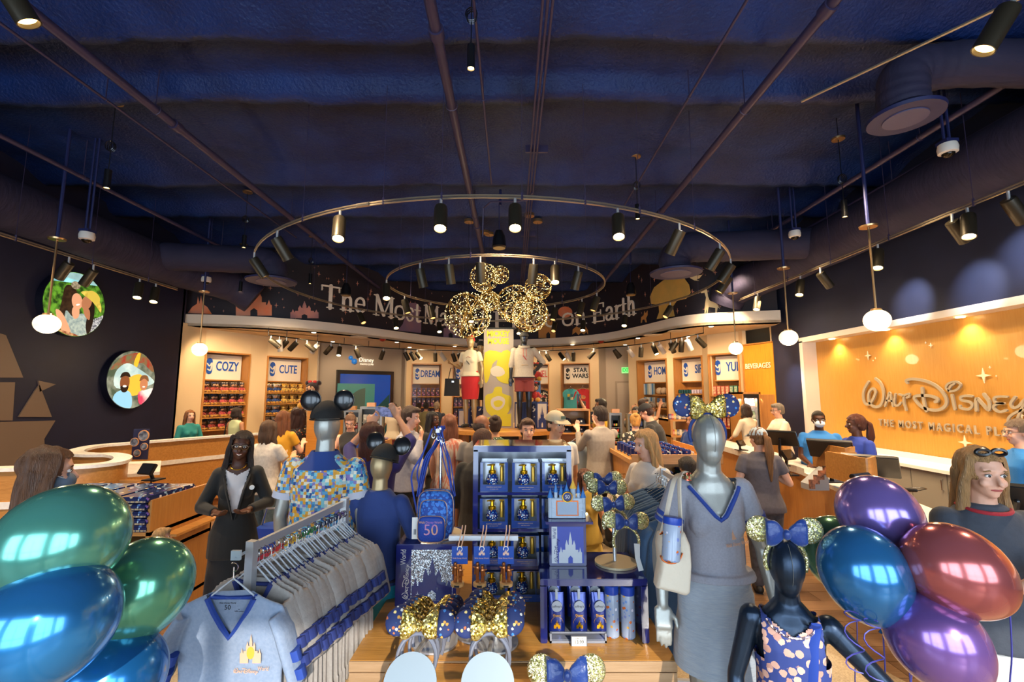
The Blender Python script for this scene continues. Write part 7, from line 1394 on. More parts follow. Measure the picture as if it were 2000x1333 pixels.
def shirt(T, label, tee, trim, vox=.006, group=None, w2=.2, L=.60, sleeve=True, th=.02, hanger=CLR, collar=True, stripes=True, long=False):
    """garment hung in the local XZ plane: x across, z up, neck at the origin"""
    t = thing('shirt', label, 'shirt', T.translation, 0, group); b = MB()
    n = 9; sec = []
    for z, hw, hd in ((-L, w2*.98, th*1.1), (-L*.9, w2*.98, th*1.25), (-L*.6, w2*.93, th), (-.3, w2*.93, th), (-.2, w2*.97, th), (-.09, w2*1.0, th*.9), (-.05, w2*.92, th*.8), (-.018, w2*.55, th*.7), (.0, w2*.36, th*.5)): sec.append((0, 0, z, hw, hd))
    b.loft(sec, 24, 2.6)
    for s in (-1, 1):
        e = Vector((s*(w2+.05), .004, -.31)) if not long else Vector((s*(w2+.03), .01, -.55)); b.tube([(s*w2*.82, 0, -.075), (s*(w2*.98), 0, -.13), e], [.055, .063, .06 if not long else .035], 14, flat=.42)
    def cut(c): return (c.z > -.155+abs(c.x)*1.55 and c.y < .002) or c.z > -.004
    me = remesh(b, vox, 3, cut=cut, noise=.005, ns=12, name='fabric', mats=tee); me.transform(T); o = obj('fabric', me, None, t); TOPS[t.name] = o
    if collar:
        b = MB(); pts = [(-.085, -.02), (-.06, -.07), (-.03, -.118), (0, -.157), (.03, -.118), (.06, -.07), (.085, -.02)]
        b.tube([T @ Vector((x, -th*.62-.001, z)) for x, z in pts], .0105, 6); b.tube([T @ Vector((.085*cos(a), th*.6*sin(a), -.018-.012*sin(a))) for a in [pi*k/10 for k in range(11)]], .008, 6); obj('neck_trim', b, trim, t)
    if stripes:
        for s in (-1, 1):
            A = Vector((s*(w2*.98), 0, -.13)); E = Vector((s*(w2+.05), .004, -.31))
            for f0, f1 in ((.36, .56), (.7, .9)): b = MB(); b.tube([T @ A.lerp(E, f0), T @ A.lerp(E, f1)], [.0655, .0635], 16, flat=.42); obj('sleeve_stripe', b, trim, t)
    if hanger:
        b = MB(); b.tube([T @ Vector(p) for p in ((-w2*.72, 0, -.06), (-w2*.4, 0, -.018), (-.02, 0, .03), (0, 0, .045), (.02, 0, .03), (w2*.4, 0, -.018), (w2*.72, 0, -.06))], .0032, 6); obj('hanger', b, hanger, t)
        b = MB(); b.tube([T @ Vector((.016*sin(a), 0, .085-.016*cos(a)*-1+0)) for a in [pi*k/8-.6 for k in range(11)]]+[], .0022, 5); b.cyl(T @ Vector((0, 0, .045)), T @ Vector((0, 0, .085)), .0022, n=5); obj('hook', b, CHROME, t)
    return t
neck = WZ(455, 1158, 1.20)
f_T = Matrix.Translation((neck.x, neck.y, 1.205)) @ Matrix.Rotation(.0, 4, 'Z') @ Matrix.Rotation(R(3), 4, 'X') @ Matrix.Scale(1.04, 4)
t = shirt(f_T, 'blue-grey V-neck shirt with blue striped sleeves displayed facing the camera at the rack front', TEEB, ROYAL, .0045)
b = MB(); b.prism([(-.083, -.02), (-.045, -.085), (0, -.15), (.045, -.085), (.083, -.02), (0, -.03)], .001, f_T @ Matrix(((1, 0, 0, 0), (0, 0, -1, .006), (0, 1, 0, 0), (0, 0, 0, 1)))); obj('inner_back', b, TEEB, t)
FT = f_T @ Matrix(((1, 0, 0, 0), (0, 0, -1, .0045), (0, 1, 0, 0), (0, 0, 0, 1)))
text('size_print', '50', .024, FT @ Matrix.Translation((-.02, -.06, .001)), INK, t, ext=.0002); text('size_print', 'Walt Disney World', .0075, FT @ Matrix.Translation((-.02, -.044, .001)), INK, t, ext=.0002); text('size_print', 'M\n100% cotton', .0065, FT @ Matrix.Translation((.022, -.07, .001)), INK, t, ext=.0002)
FF = f_T @ Matrix(((1, 0, 0, 0), (0, 0, -1, -.0275), (0, 1, 0, 0), (0, 0, 0, 1)))
castle_art(FF @ Matrix.Translation((.05, -.235, .001)), .075, .1, PRN, t, .0006, 'castle_print'); b = MB(); b.prism(ellp(.0875, -.2, .014, .022), .002, FF); obj('badge_print', b, PRY, t); logo(FF @ Matrix.Translation((.03, -.262, .001)), .12, PRN, t, .0006, name='printed_text')
S0 = None; NS = 32; L = (ra1-ra0).length; th0 = atan2(u.y, u.x)
szs = ['#b8323a', '#c83c38', '#d8a82a', '#1f7a3c', '#1f7a3c', '#22355a', '#22355a', '#5a3c7a']
SZM = [M('size_ring_'+c.lstrip('#'), c, .4) for c in szs]
random.seed(11)
for k in range(NS):
    f_ = (k+.8)/(NS+.6); p = ra0+u*L*f_; rz = th0-pi/2+random.uniform(-.10, .10)
    lbl = 'grey V-neck shirt with blue striped sleeves hanging in the long row'
    if k == 0:
        S0 = shirt(Matrix.Identity(4), lbl, TEE, M('navy_stripe', '#27346f', .8), .0085, 'grey shirts on the left rack', w2=.2, th=.011); bl = proto(S0)
    o = S0 if k == 0 else dup(S0, (0, 0, 0), 0, lbl, 'grey shirts on the left rack')
    o.matrix_basis = Matrix.Translation((p.x+random.uniform(-.004, .012), p.y, bz-.105-random.uniform(0, .008))) @ Matrix.Rotation(rz, 4, 'Z') @ Matrix.Rotation(random.uniform(-.03, .03), 4, 'Y')
    o.rotation_euler = o.matrix_basis.to_euler()
for k in range(22):
    p = ra0+u*L*((k*1.45+1.2)/(NS+.6)); T = Matrix.Translation(p+Vector((0, 0, -.05))) @ Matrix.Rotation(th0, 4, 'Z')
    if k == 0: b = MB(); b.bx(-.006, .006, -.009, .009, -.01, .01); z0_ = obj('size_marker', b, SZM[0]); z0_['label'] = 'small coloured size marker clipped on a hanger'; z0_['category'] = 'size marker'; z0_['group'] = 'size markers on the shirt hangers'; z0_.matrix_basis = T; z0_['label'] = 'red size marker clipped on a clear hanger of the left rack'
    else:
        ci = min(7, k*8//22); o = z0_.copy(); o.data = z0_.data.copy(); o.data.materials.clear(); o.data.materials.append(SZM[ci]); C.objects.link(o); o.matrix_basis = T; o['label'] = ('red', 'red', 'yellow', 'green', 'green', 'dark blue', 'dark blue', 'purple')[ci]+' size marker clipped on a clear hanger of the left rack'
# ================================================================ sweater rack right of centre
s_a, s_b = Vector((1.08, 3.34, 1.39)), Vector((1.04, 2.55, 1.39)); u2 = (s_b-s_a).normalized()
t = thing('garment_rack', 'chrome rack of blue sweaters behind the silver mannequin', 'rack', (1.1, 3, 0)); rack(t, s_a, s_b, u2)
DEN = M('denim_sweater', '#3d5470', .9, bump=(120, .2), var=(5, '#46607c', .2)); S1 = None
for k in range(13):
    p = s_a+u2*((.04+.056*k))
    if S1 is None: S1 = shirt(Matrix.Identity(4), 'slate blue long-sleeved sweater hanging in the row', DEN, DEN, .009, 'blue sweaters on the rack', w2=.27, L=.72, th=.03, hanger=CHROME, stripes=False, collar=False, long=True); proto(S1)
    o = S1 if k == 0 else dup(S1, (0, 0, 0), 0); o.matrix_basis = Matrix.Translation((p.x-.06, p.y, 1.39-.1)) @ Matrix.Rotation(random.uniform(-.1, .1)+.06, 4, 'Z')
# ================================================================ gondola of blankets, lower left
t = thing('blanket_gondola', 'maple gondola with navy packs near the reception desk', 'shelf unit', (-3.4, 4.3, 0)); gx0, gx1, gy0, gy1 = -4.15, -3.02, 3.95, 4.75
for xx in (gx0, gx1-.03): b = MB(); b.bx(xx, xx+.03, gy0, gy1, 0, 1.06); obj('side_panel', b, WOOD, t)
for z in (.12, .62, .8): b = MB(); b.bx(gx0, gx1, gy0-.0, gy1, z-.03, z); obj('shelf', b, WOODX, t)
b = MB(); b.bx(gx0, gx1, gy1-.02, gy1, 0, 1.0); obj('back_panel', b, M('dark_back', '#2a221e', .6), t)
b = MB(); b.bx(gx1, gx1+.12, 4.1, 4.7, .72, .74); obj('side_ledge', b, WOODX, t)
PK = pattern('pack_print', '#18244e', ['#8fb0c8', '#c8b890', '#4a78b0', '#d8d8dc', '#7a5aa0'], 30, .34, rough=.15); PK0 = None
for r, z in enumerate((.801, .86, .92, .98, 1.04)):
    for c in range(4):
        x0 = gx0+.05+c*.27+.0; l = 'glossy navy printed blanket pack stacked on the maple gondola'
        if PK0 is None:
            tt = thing('blanket_pack', l, 'pack', (0, 0, 0), 0, 'navy blanket packs on the gondola'); b = MB(); b.bx(0, .25, 0, .6, .0, .052); obj('wrap', b, PK, tt, bev=.012); b = MB(); b.bx(.01, .24, -.003, .0, .008, .02); obj('gold_strip', b, M('strip_text', '#b8a878', .4, var=(2, '#18244e', .05), stretch=(60, 1, 1)), tt); PK0 = proto(tt); tt.location = (x0, gy0-.04, z); tt.matrix_basis = Matrix.Translation((x0, gy0-.04, z))
        else: dup(PK0, (x0+random.uniform(-.01, .01), gy0-.04+random.uniform(0, .03), z), random.uniform(-.03, .03), l)
b0 = WY(285, 1055, 3.93); t = thing('train_box', 'navy toy train box with white train artwork on the gondola lower shelf', 'box', (b0.x, 4.1, .121)); b = MB(); b.bx(gx1-.62, gx1-.05, 3.97, 4.2, .121, .56); obj('carton', b, M('train_navy', '#1d2f6e', .3, coat=.3), t, bev=.004)
b = MB(); b.prism([(0, 0), (.3, .03), (.4, .07), (.46, .12), (.4, .15), (.0, .12)], .003, plane((gx1-.6, 3.968, .3), (1, 0, 0), (0, 0, 1))); obj('train_art', b, PRW, t, smooth=False)
for k in range(5): b = MB(); b.prism([(0, 0), (.035, .003), (.035, .045), (0, .042)], .003, plane((gx1-.57+k*.065, 3.966, .345+k*.004), (1, 0, 0), (0, 0, 1))); obj('train_window', b, INK, t, smooth=False)
text('printed_text', '3+', .03, plane((gx1-.1, 3.966, .52), (1, 0, 0), (0, 0, 1)), PRW, t)
t = thing('open_tray', 'open maple tray with navy packs behind the gondola', 'tray', (-4.5, 5.0, .9)); b = MB(); b.bx(-4.75, -4.0, 4.82, 5.2, .86, .88); b.bx(-4.75, -4.0, 5.18, 5.2, .86, 1.0); b.bx(-4.02, -4.0, 4.82, 5.2, .86, 1.0); obj('tray', b, WOODX, t); b = MB(); b.bx(-4.7, -4.05, 4.85, 5.15, 0, .86); obj('plinth', b, WOOD, t); b = MB(); b.bx(-4.7, -4.1, 4.86, 5.12, .881, .93); obj('packs', b, PK, t, kind='stuff')
# blue basket and walker-like handle near the blazer person
t = thing('shopping_basket', 'royal blue plastic shopping basket held low beside the printed shirt mannequin', 'basket', WY(548, 1030, 3.5)); p = WY(545, 1040, 3.5); b = MB(); b.loft([(p.x, p.y, p.z-.1, .11, .08), (p.x, p.y, p.z+.05, .14, .1)], 20, 4); obj('basket', b, M('basket_blue', '#123f9c', .4), t); b = MB(); b.tube([(p.x-.13, p.y, p.z+.05), (p.x-.1, p.y, p.z+.17), (p.x+.1, p.y, p.z+.17), (p.x+.13, p.y, p.z+.05)], .008, 6); obj('handle', b, CHROME, t)
# ================================================================ round platform with the two display mannequins
PX, PY, PR, PZ = -.08, 9.2, 1.25, 1.29
t = thing('round_platform', 'round maple display platform in the middle of the shop', 'platform', (PX, PY, 0)); b = MB(); b.cyl((PX, PY, PZ-.07), (PX, PY, PZ), PR, n=64); obj('top', b, WOODX, t)
b = MB(); b.cyl((PX, PY, .15), (PX, PY, PZ-.07), PR*.62, n=40); obj('core', b, M('dark_core', '#2a2224', .6), t)
for z in (.35, .8): b = MB(); b.cyl((PX, PY, z-.03), (PX, PY, z), PR*.95, n=56); obj('shelf', b, WOODX, t)
for k in range(8): a = 2*pi*k/8+.2; b = MB(); b.box((PX+PR*.9*cos(a), PY+PR*.9*sin(a), PZ/2-.04), (.05, .05, PZ-.08)); obj('post', b, WOOD, t)
CAPN = M('navy_cap', '#1c2030', .7)
def capobj(loc, label, group, first=[None], s=1):
    if first[0] is None:
        t = thing('cap', label, 'cap', (0, 0, 0), 0, group); b = MB(); b.loft([(0, 0, 0, .085, .095), (0, 0, .05, .08, .088), (0, .005, .085, .055, .06), (0, .005, .1, .01, .01)], 20, 2.1); obj('crown', b, CAPN, t); b = MB(); b.loft([(0, -.11, .0, .08, .07), (0, -.105, .012, .07, .06)], 20, 2.2); obj('brim', b, CAPN, t); b = MB(); b.cyl((0, -.088, .045), (0, -.094, .047), .014, n=12); obj('badge', b, WHITE, t); first[0] = proto(t); t.matrix_basis = Matrix.Translation(loc); t.location = loc; return t
    return dup(first[0], loc, 0, label, group)
for k in range(9): a = -pi/2+(k-4)*.24; capobj((PX+(PR-.2)*cos(a)*.93, PY+(PR-.2)*sin(a)*.93, .801), 'dark cap in the ring under the round platform', 'caps under the round platform')
t = thing('banner_totem', 'tall grey banner totem with yellow artwork and yellow lettering', 'banner', (PX+.02, PY-.3, PZ)); B0, B1_ = WY(945, 645, PY-.3), WY(1003, 835, PY-.3)
b = MB(); b.bx(B0.x, B1_.x, PY-.28, PY-.18, PZ, B0.z+.02); obj('panel', b, M('banner_grey', '#9c9082', .6), t); b = MB(); b.bx(B0.x, B1_.x+.03, PY-.3, PY-.17, B0.z+.02, B0.z+.05); obj('top_rail', b, BLACKM, t)
YEL = M('banner_yellow', '#c4b41c', .6); BG2 = M('banner_pale', '#c4b8a2', .6); wB = B1_.x-B0.x; cxB = (B0.x+B1_.x)/2; yb = PY-.281
def bq(px, py): p = WY(px, py, yb); return (p.x-cxB, p.z)
TB_ = Matrix(((1, 0, 0, cxB), (0, 0, -1, yb), (0, 1, 0, 0), (0, 0, 0, 1)))
for i, (pl, m, nm) in enumerate((([(947, 689), (978, 689), (975, 700), (962, 712), (955, 740), (947, 746)], YEL, 'yellow_block'), ([(976, 692), (997, 688), (998, 745), (977, 746), (968, 730)], YEL, 'yellow_block'), ([(967, 757), (980, 757), (981, 768), (990, 772), (998, 776), (998, 795), (988, 812), (975, 818), (960, 813), (949, 800), (948, 774), (962, 768)], YEL, 'yellow_block'), ([(958, 722), (970, 715), (982, 720), (986, 730), (975, 736), (962, 734)], BG2, 'pale_shape'), ([(960, 780), (974, 774), (986, 780), (984, 794), (972, 802), (960, 794)], BG2, 'pale_shape'), ([(964, 786), (974, 782), (982, 786), (978, 794), (968, 795)], YEL, 'yellow_dot'), ([(948, 817), (998, 808), (998, 833), (948, 833)], YEL, 'yellow_block'))):
    b = MB(); b.prism([tuple(p[:2]) for p in crv([bq(x, y)+(0,) for x, y in pl], 3, True)] if len(pl) > 4 else [bq(x, y) for x, y in pl], .004+.001*i, TB_); obj(nm, b, m, t, smooth=False)
c_ = WY(973, 663, yb); text('lettering', 'MICKEY\nMOUSE', .15, plane((c_.x, yb-.005, c_.z+.03), (1, 0, 0), (0, 0, 1)), YEL, t, xs=.85, bold=.008)
REDC = fab('red_skirt', '#b81f22')
x = xy(918, 8.7); t, RT, RU, RH = figure('mannequin', 'champagne mannequin in cream ringer tee and red pencil skirt with black tote', x, 8.7, 1.72, R(-18), GOLDM, z0=PZ+.03, top=fab('creamtee', '#cfc0a0'), bottom=REDC, btype='skirt', hair=None, mann=True, vox=.010, cat='mannequin', shoes='#1a1a1c', fem=True, hem=.97, arms=('down', 'bent'))
base(t, x, 8.7, .01); b = MB(); b.tube([RU @ Vector((.07*cos(a*pi/10), .012+.066*sin(a*pi/10), 1.452)) for a in range(20)], .008, 6, True); obj('collar_ring', b, REDC, t)
b = MB(); b.tube([RH @ Vector((.08*cos(a), 0, 1.66+.1*sin(a))) for a in [pi*k/10 for k in range(11)]], .012, 6); b.ell((0, 0, 1.765), (.05, .03, .03), 10, 8, RH); obj('red_headband', b, REDC, t)
b = MB(); b.tube(snap([(-.05, 1.33), (0, 1.35), (.05, 1.33)], TOPS[t.name], RU, .003), .009, 5, flat=.3); obj('red_print', b, REDC, t); b = MB(); b.tube(snap([(-.03, 1.27), (.03, 1.2)], TOPS[t.name], RU, .003), .02, 5, flat=.3); obj('dark_print', b, INK, t)
p = RU @ Vector((-.33, -.12, .93)); t = thing('tote_bag', 'black tote bag on the arm of the red-skirted mannequin', 'bag', p); b = MB(); b.loft([(p.x, p.y, p.z-.33, .15, .05), (p.x, p.y, p.z, .135, .035)], 16, 6); obj('bag_body', b, BK, t); b = MB(); b.tube([(p.x-.07, p.y, p.z), (p.x-.03, p.y, p.z+.2), (p.x+.05, p.y, p.z+.2), (p.x+.07, p.y, p.z)], .008, 6); obj('handle', b, BK, t); b = MB(); b.box((p.x+.02, p.y-.05, p.z-.06), (.04, .01, .03)); obj('metal_badge', b, CHROME, t)
x = xy(938, 9.6); t, *_ = figure('mannequin', 'champagne mannequin in dark ear cap behind the yellow banner', x, 9.6, 1.74, R(0), GOLDM, z0=PZ+.0, top=fab('creamtee2', '#b8a98c'), bottom=BK, btype='skirt', hair=None, mann=True, vox=.014, cat='mannequin', shoes=None, fem=True)
b = MB(); b.ell((0, 0, 1.71), (.085, .1, .08), 14, 10, _[2]); b.ell((-.09, 0, 1.79), (.05, .016, .05), 14, 8, _[2]); b.ell((.09, 0, 1.79), (.05, .016, .05), 14, 8, _[2]); obj('ear_cap', b, BK, t)
x = xy(1024, 8.6); HOOD = fab('hoodie', '#aea190', '#a39684')
t, RT, RU, RH = figure('mannequin', 'dark metallic mannequin in oatmeal hoodie and brick red shorts, hand on hip', x, 8.6, 1.80, R(4), M('mannequin_graphite', '#3a3d44', .3, .75), z0=PZ+.03, top=HOOD, sleeve='mid', bottom=fab('brick', '#7e332e'), btype='shorts', hair=None, mann=True, vox=.010, cat='mannequin', shoes='#1c1c20', arms=('hip', 'down'), hem=.9)
base(t, x, 8.6, .01)
b = MB(); b.tube([RU @ Vector((.088*cos(a*pi/10), .02+.085*sin(a*pi/10)-.03, 1.475+.02*sin(a*pi/10))) for a in range(20)], .026, 8, True); obj('hood', b, HOOD, t); b = MB()
for s in (-1, 1): b.tube([RU @ Vector((s*.025, -.1, 1.44)), RU @ Vector((s*.03, -.14, 1.28))], .004, 5)
obj('drawstring', b, REDC, t); b = MB(); b.tube([RU @ Vector((.215*cos(a*pi/12), .16*sin(a*pi/12), .905)) for a in range(24)], .008, 5, True); obj('hem_stripe', b, M('hem_dark', '#23252c', .7), t)
b = MB(); b.tube(snap([(-.03, 1.3), (.03, 1.22)], TOPS[t.name], RU, .003), .028, 5, flat=.25); obj('red_print', b, REDC, t); b = MB(); b.tube(snap([(-.06, 1.13), (.06, 1.13)], TOPS[t.name], RU, .003), .012, 5, flat=.25); obj('yellow_print', b, PRY, t)
cap_on(t, RH, 1, '#55524f')
GIFTW = M('gift_pale', '#c4b8a2', .5); 
for k, (px0, px1, py0, py1, Y, l, nm) in enumerate(((1005, 1038, 786, 832, 8.9, 'navy carton with white strip beside the hooded mannequin', 0), (1026, 1048, 786, 832, 8.8, 'navy patterned carton between the hooded mannequin legs', 1), (1048, 1070, 786, 832, 8.7, 'navy carton with dark castle artwork on the platform', 2), (1036, 1056, 745, 788, 9.3, 'pale blue carton stacked high behind the hooded mannequin', 3), (895, 916, 800, 832, 9.1, 'navy carton with round ears print left on the platform', 0), (918, 945, 795, 832, 9.3, 'black and white patterned carton beside the champagne mannequin legs', 1))):
    a, c = WY(px0, py0, Y), WY(px1, py1, Y); t = thing('gift_carton', l, 'box', ((a.x+c.x)/2, Y, PZ)); z0 = PZ if k != 3 else WY(0, 786, 9.3).z; b = MB(); b.bx(a.x, c.x, Y, Y+.2, PZ+.001 if k != 3 else PZ+.001, a.z); obj('carton', b, M('carton_navy', '#1a2258', .4) if k != 3 else M('carton_blue', '#3a6a9c', .4), t)
    if nm == 1: b = MB(); b.bx(a.x+.02, c.x-.02, Y-.004, Y, PZ+.03, a.z-.03); obj('pattern_panel', b, pattern('carton_pat', '#1c2144', ['#c8bca8', '#c8bca8'], 22, .34), t)
    if nm == 0: b = MB(); b.bx(a.x+.02, a.x+.11, Y-.004, Y, PZ+.03, a.z-.03); obj('pale_strip', b, GIFTW, t)
    if nm == 2: b = MB(); b.bx(a.x+.02, c.x-.02, Y-.004, Y, PZ+.03, a.z-.03); obj('pale_panel', b, GIFTW, t); castle_art(plane((a.x+.03, Y-.005, PZ+.03), (1, 0, 0), (0, 0, 1)), (c.x-a.x)-.06, (a.z-PZ)*.8, MATS['carton_navy'], t)
# plush toys: plain bears, one build per colour scheme, copied onto shelves
PL = {}
def plush(kind, loc, rz, label, group, s=1):
    body, belly, top_ = {'red': ('#2a1a16', '#b02c24', '#c8362c'), 'blue': ('#241814', '#9a3424', '#1c2c68'), 'white': ('#cfc8ba', '#2c4a86', '#c8a038'), 'yellow': ('#d09c2c', '#d8b050', '#c88a24'), 'pink': ('#2a1a16', '#c04a48', '#d8cabc')}[kind]
    if kind not in PL:
        t = thing('plush_toy', label, 'plush toy', (0, 0, 0), 0, group); fz = lambda n, c: M('plush_'+n+c.lstrip('#'), c, .95, bump=(90, .6), sheen=.3); FA = fz('f', '#c8946a')
        b = MB(); b.ell((0, 0, .075), (.058, .05, .07), 12, 8); b.limb([(.05, -.01, .11), (.075, -.05, .07)], [.02, .018], 8); b.limb([(-.05, -.01, .11), (-.075, -.05, .07)], [.02, .018], 8); obj('body', b, fz('b', belly), t)
        b = MB(); b.ell((0, 0, .19), (.06, .055, .055), 14, 10); b.ell((.055, .005, .235), .024, 10, 7); b.ell((-.055, .005, .235), .024, 10, 7); obj('head', b, fz('h', body), t)
        b = MB(); b.ell((0, -.03, .18), (.045, .035, .036), 12, 8); b.ell((0, -.065, .175), (.02, .018, .014), 8, 6); obj('muzzle', b, FA if kind != 'yellow' else fz('y', '#e0b860'), t)
        b = MB(); b.limb([(.03, -.02, .03), (.045, -.1, .03)], [.028, .03], 8); b.limb([(-.03, -.02, .03), (-.045, -.1, .03)], [.028, .03], 8); obj('feet', b, fz('l', '#c08a2a' if kind != 'white' else '#d89a30'), t)
        b = MB()
        for s_ in (-1, 1): b.ell((s_*.018, -.06, .2), (.006, .004, .008), 6, 5)
        b.ell((0, -.084, .18), (.009, .006, .006), 6, 5); obj('face_buttons', b, INK, t, kind='stuff')
        b = MB(); b.ell((.024, -.01, .245), (.022, .014, .016), 8, 6); b.ell((-.024, -.01, .245), (.022, .014, .016), 8, 6); obj('bow', b, fz('t', top_), t)
        PL[kind] = proto(t); t.matrix_basis = Matrix.LocRotScale(Vector(loc), Euler((0, 0, rz)), Vector((s, s, s))); return t
    return dup(PL[kind], loc, rz, label, group, s)
for k, (px, py, Y, kd, l) in enumerate(((1041, 785, 8.75, 'red', 'red and brown plush toy sitting on the cartons by the hooded mannequin'), (1044, 742, 9.32, 'red', 'red plush toy behind the hooded mannequin, above the other one'))): p = WY(px, py, Y); plush(kd, (p.x+.03, Y+.1, WY(0, 786 if k == 0 else 745, 8.8 if k == 0 else 9.3).z+.002), 0, l, None, 1.5)
p = WY(608, 818, 7.6); plush('red', (p.x, 7.6, WY(606, 812, 7.4).z+.101), R(-10), 'large plush toy with red bow on the maple bin beside the CUTE niche', None, 1.8)
# ================================================================ niche contents
def shelf(t, T, L_, D, z, w0=0, w1=1): b = MB(); b.bx(.035+(L_-.07)*w0, .035+(L_-.07)*w1, .0, D, z-.028, z, T); obj('shelf', b, WOODX, t); return z
yawof = lambda T: atan2(T[1][0], T[0][0])
T, L_, t, D, hz = NI['COZY']
for i, z in enumerate((1.98, 1.68, 1.38, 1.08, .78)):
    shelf(t, T, L_, D, z)
    if z > 1:
        for k in range(9): kd = 'blue' if k < 4 else 'pink'; p = T @ Vector((.1+k*(L_-.2)/8, .14+.09*(k % 2), z+.001)); plush(kd, p, yawof(T)+random.uniform(-.15, .15), ('plush toy with navy hat bow' if kd == 'blue' else 'plush toy with pale bow')+' on the %s shelf of the COZY niche' % ('top', 'second', 'third', 'fourth', 'fifth')[i], 'plush toys in the COZY niche, shelf %s, %s' % ('top second third fourth fifth'.split()[i], kd), .98)
T, L_, t, D, hz = NI['CUTE']
for i, z in enumerate((1.98, 1.68, 1.38, 1.08, .78)):
    shelf(t, T, L_, D, z)
    if z > 1:
        for k in range(9): kd = 'white' if k < 4 else 'yellow'; p = T @ Vector((.1+k*(L_-.2)/8, .14+.09*(k % 2), z+.001)); plush(kd, p, yawof(T)+random.uniform(-.15, .15), kd+' plush toy on the %s shelf of the CUTE niche' % ('top', 'second', 'third', 'fourth', 'fifth')[i], 'plush toys in the CUTE niche, shelf %s, %s' % ('top second third fourth fifth'.split()[i], kd), .98)
BX = {}
def boxitem(key, mats, dims, loc, rz, name, label, cat, group, cyl=False):
    if key not in BX:
        t = thing(name, label, cat, (0, 0, 0), 0, group); w_, d_, h_ = dims; b = MB()
        if cyl: b.lathe([(w_*.4, 0), (w_*.5, h_*.1), (w_*.5, h_*.95), (w_*.42, h_), (w_*.38, h_*.9)], 14)
        else: b.bx(-w_/2, w_/2, 0, d_, 0, h_)
        obj('body', b, mats[0], t, bev=0 if cyl else .004); b = MB()
        if cyl: b.tube([(w_*.48, 0, h_*.8), (w_*.78, 0, h_*.75), (w_*.78, 0, h_*.3), (w_*.48, 0, h_*.2)], w_*.08, 6); obj('handle', b, mats[1], t)
        else: b.bx(-w_*.38, w_*.38, -.003, 0, h_*.15, h_*.9); obj('front_print', b, mats[1], t)
        BX[key] = proto(t); t.matrix_basis = Matrix.LocRotScale(Vector(loc), Euler((0, 0, rz)), None); return t
    return dup(BX[key], loc, rz, label, group)
DOLL = pattern('doll_print', '#3a2a3c', ['#b86a8a', '#d8b090', '#4a6aa0', '#c8b8a8', '#7a4a6a'], 26, .5, rough=.3)
for wd, l in (('DREAM', 'boxed doll'), ('LOVE', 'small printed box')):
    T, L_, t, D, hz = NI[wd]
    for i, z in enumerate((1.86, 1.5, 1.14, .78)):
        shelf(t, T, L_, D, z)
        if z > 1 and (wd == 'DREAM' or i > 0):
            for k in range(6): boxitem('doll', (M('doll_box', '#54324c', .3, coat=.4), DOLL), (.12, .08, .29), T @ Vector((.12+k*(L_-.24)/5, .12, z+.001)), yawof(T), 'doll_box', 'pink and navy '+l+' on the '+('top', 'second', 'third', 'lowest')[i]+' shelf '+('of the DREAM niche' if wd == 'DREAM' else 'behind the red-skirted mannequin'), 'box', 'boxes in the %s niche, row %s' % (wd, ('one', 'two', 'three', 'four')[i]))
T, L_, t_, D, hz = NI['LOVE']; p = T @ Vector((.4, .2, 1.87)); t = thing('handbag', 'cream mini backpack on the top shelf behind the red-skirted mannequin', 'bag', p); b = MB(); b.loft([(p.x, p.y, p.z, .16, .08), (p.x, p.y, p.z+.2, .15, .08), (p.x, p.y, p.z+.3, .08, .05)], 16, 3); obj('bag_body', b, M('bag_cream', '#c8ab80', .6), t); b = MB(); b.tube([(p.x-.05, p.y, p.z+.29), (p.x, p.y, p.z+.36), (p.x+.05, p.y, p.z+.29)], .008, 5); obj('handle', b, MATS['bag_cream'], t)
def hungtee(T, u, z, mat, label, long=False, s=1.15):
    p = T @ Vector((u, .2, z)); q = Matrix.Translation(p) @ Matrix.Rotation(yawof(T), 4, 'Z') @ Matrix.Scale(s, 4); t = shirt(q, label, mat, mat, .014, None, w2=.23, th=.045, stripes=False, collar=False, hanger=STEEL, long=long)
    return t, q
T, L_, t_, D, hz = NI['STAR\nWARS']; shelf(t_, T, L_, D, 1.1); shelf(t_, T, L_, D, .8)
t, q = hungtee(T, .3, 2.12, fab('turqtee', '#4aa8ac'), 'turquoise tee with framed print in the STAR WARS niche')
QQ = q @ Matrix(((1, 0, 0, 0), (0, 0, -1, -.06), (0, 1, 0, 0), (0, 0, 0, 1)))
for i, (u_, v_, c) in enumerate(((-.05, -.2, '#d8b83a'), (.04, -.2, '#3a7a8c'), (-.05, -.29, '#2c5a6c'), (.04, -.29, '#e0d8a8'), (0, -.25, '#4a9a8a'))): b = MB(); b.prism([(u_-.04, v_-.04), (u_+.04, v_-.04), (u_+.04, v_+.04), (u_-.04, v_+.04)], .004, QQ); obj('print_block', b, M('pb'+c.lstrip('#'), c, .6), t)
t, q = hungtee(T, L_-.28, 2.12, fab('redtee', '#b4262a'), 'red tee hanging in the STAR WARS niche'); QQ = q @ Matrix(((1, 0, 0, 0), (0, 0, -1, -.06), (0, 1, 0, 0), (0, 0, 0, 1))); b = MB(); b.prism(ellp(0, -.25, .09, .06), .004, QQ); obj('sunset_print', b, M('sunset', '#d88a3a', .6, var=(8, '#8a5a5a')), t)
T, L_, t_, D, hz = NI['MARVEL']; shelf(t_, T, L_, D, 1.1); t, q = hungtee(T, L_-.3, 2.08, pattern('zebra2', '#16130f', ['#cfc4ae', '#d8ceb8'], 16, .36), 'black and white zebra-print long-sleeved shirt in the MARVEL niche', True)
text('printed_text', 'MARVEL', .12, q @ Matrix(((1, 0, 0, 0), (0, 0, -1, -.07), (0, 1, 0, -.2), (0, 0, 0, 1))), MATS['red_print'], t, xs=.7)
T, L_, t_, D, hz = NI['HOME']
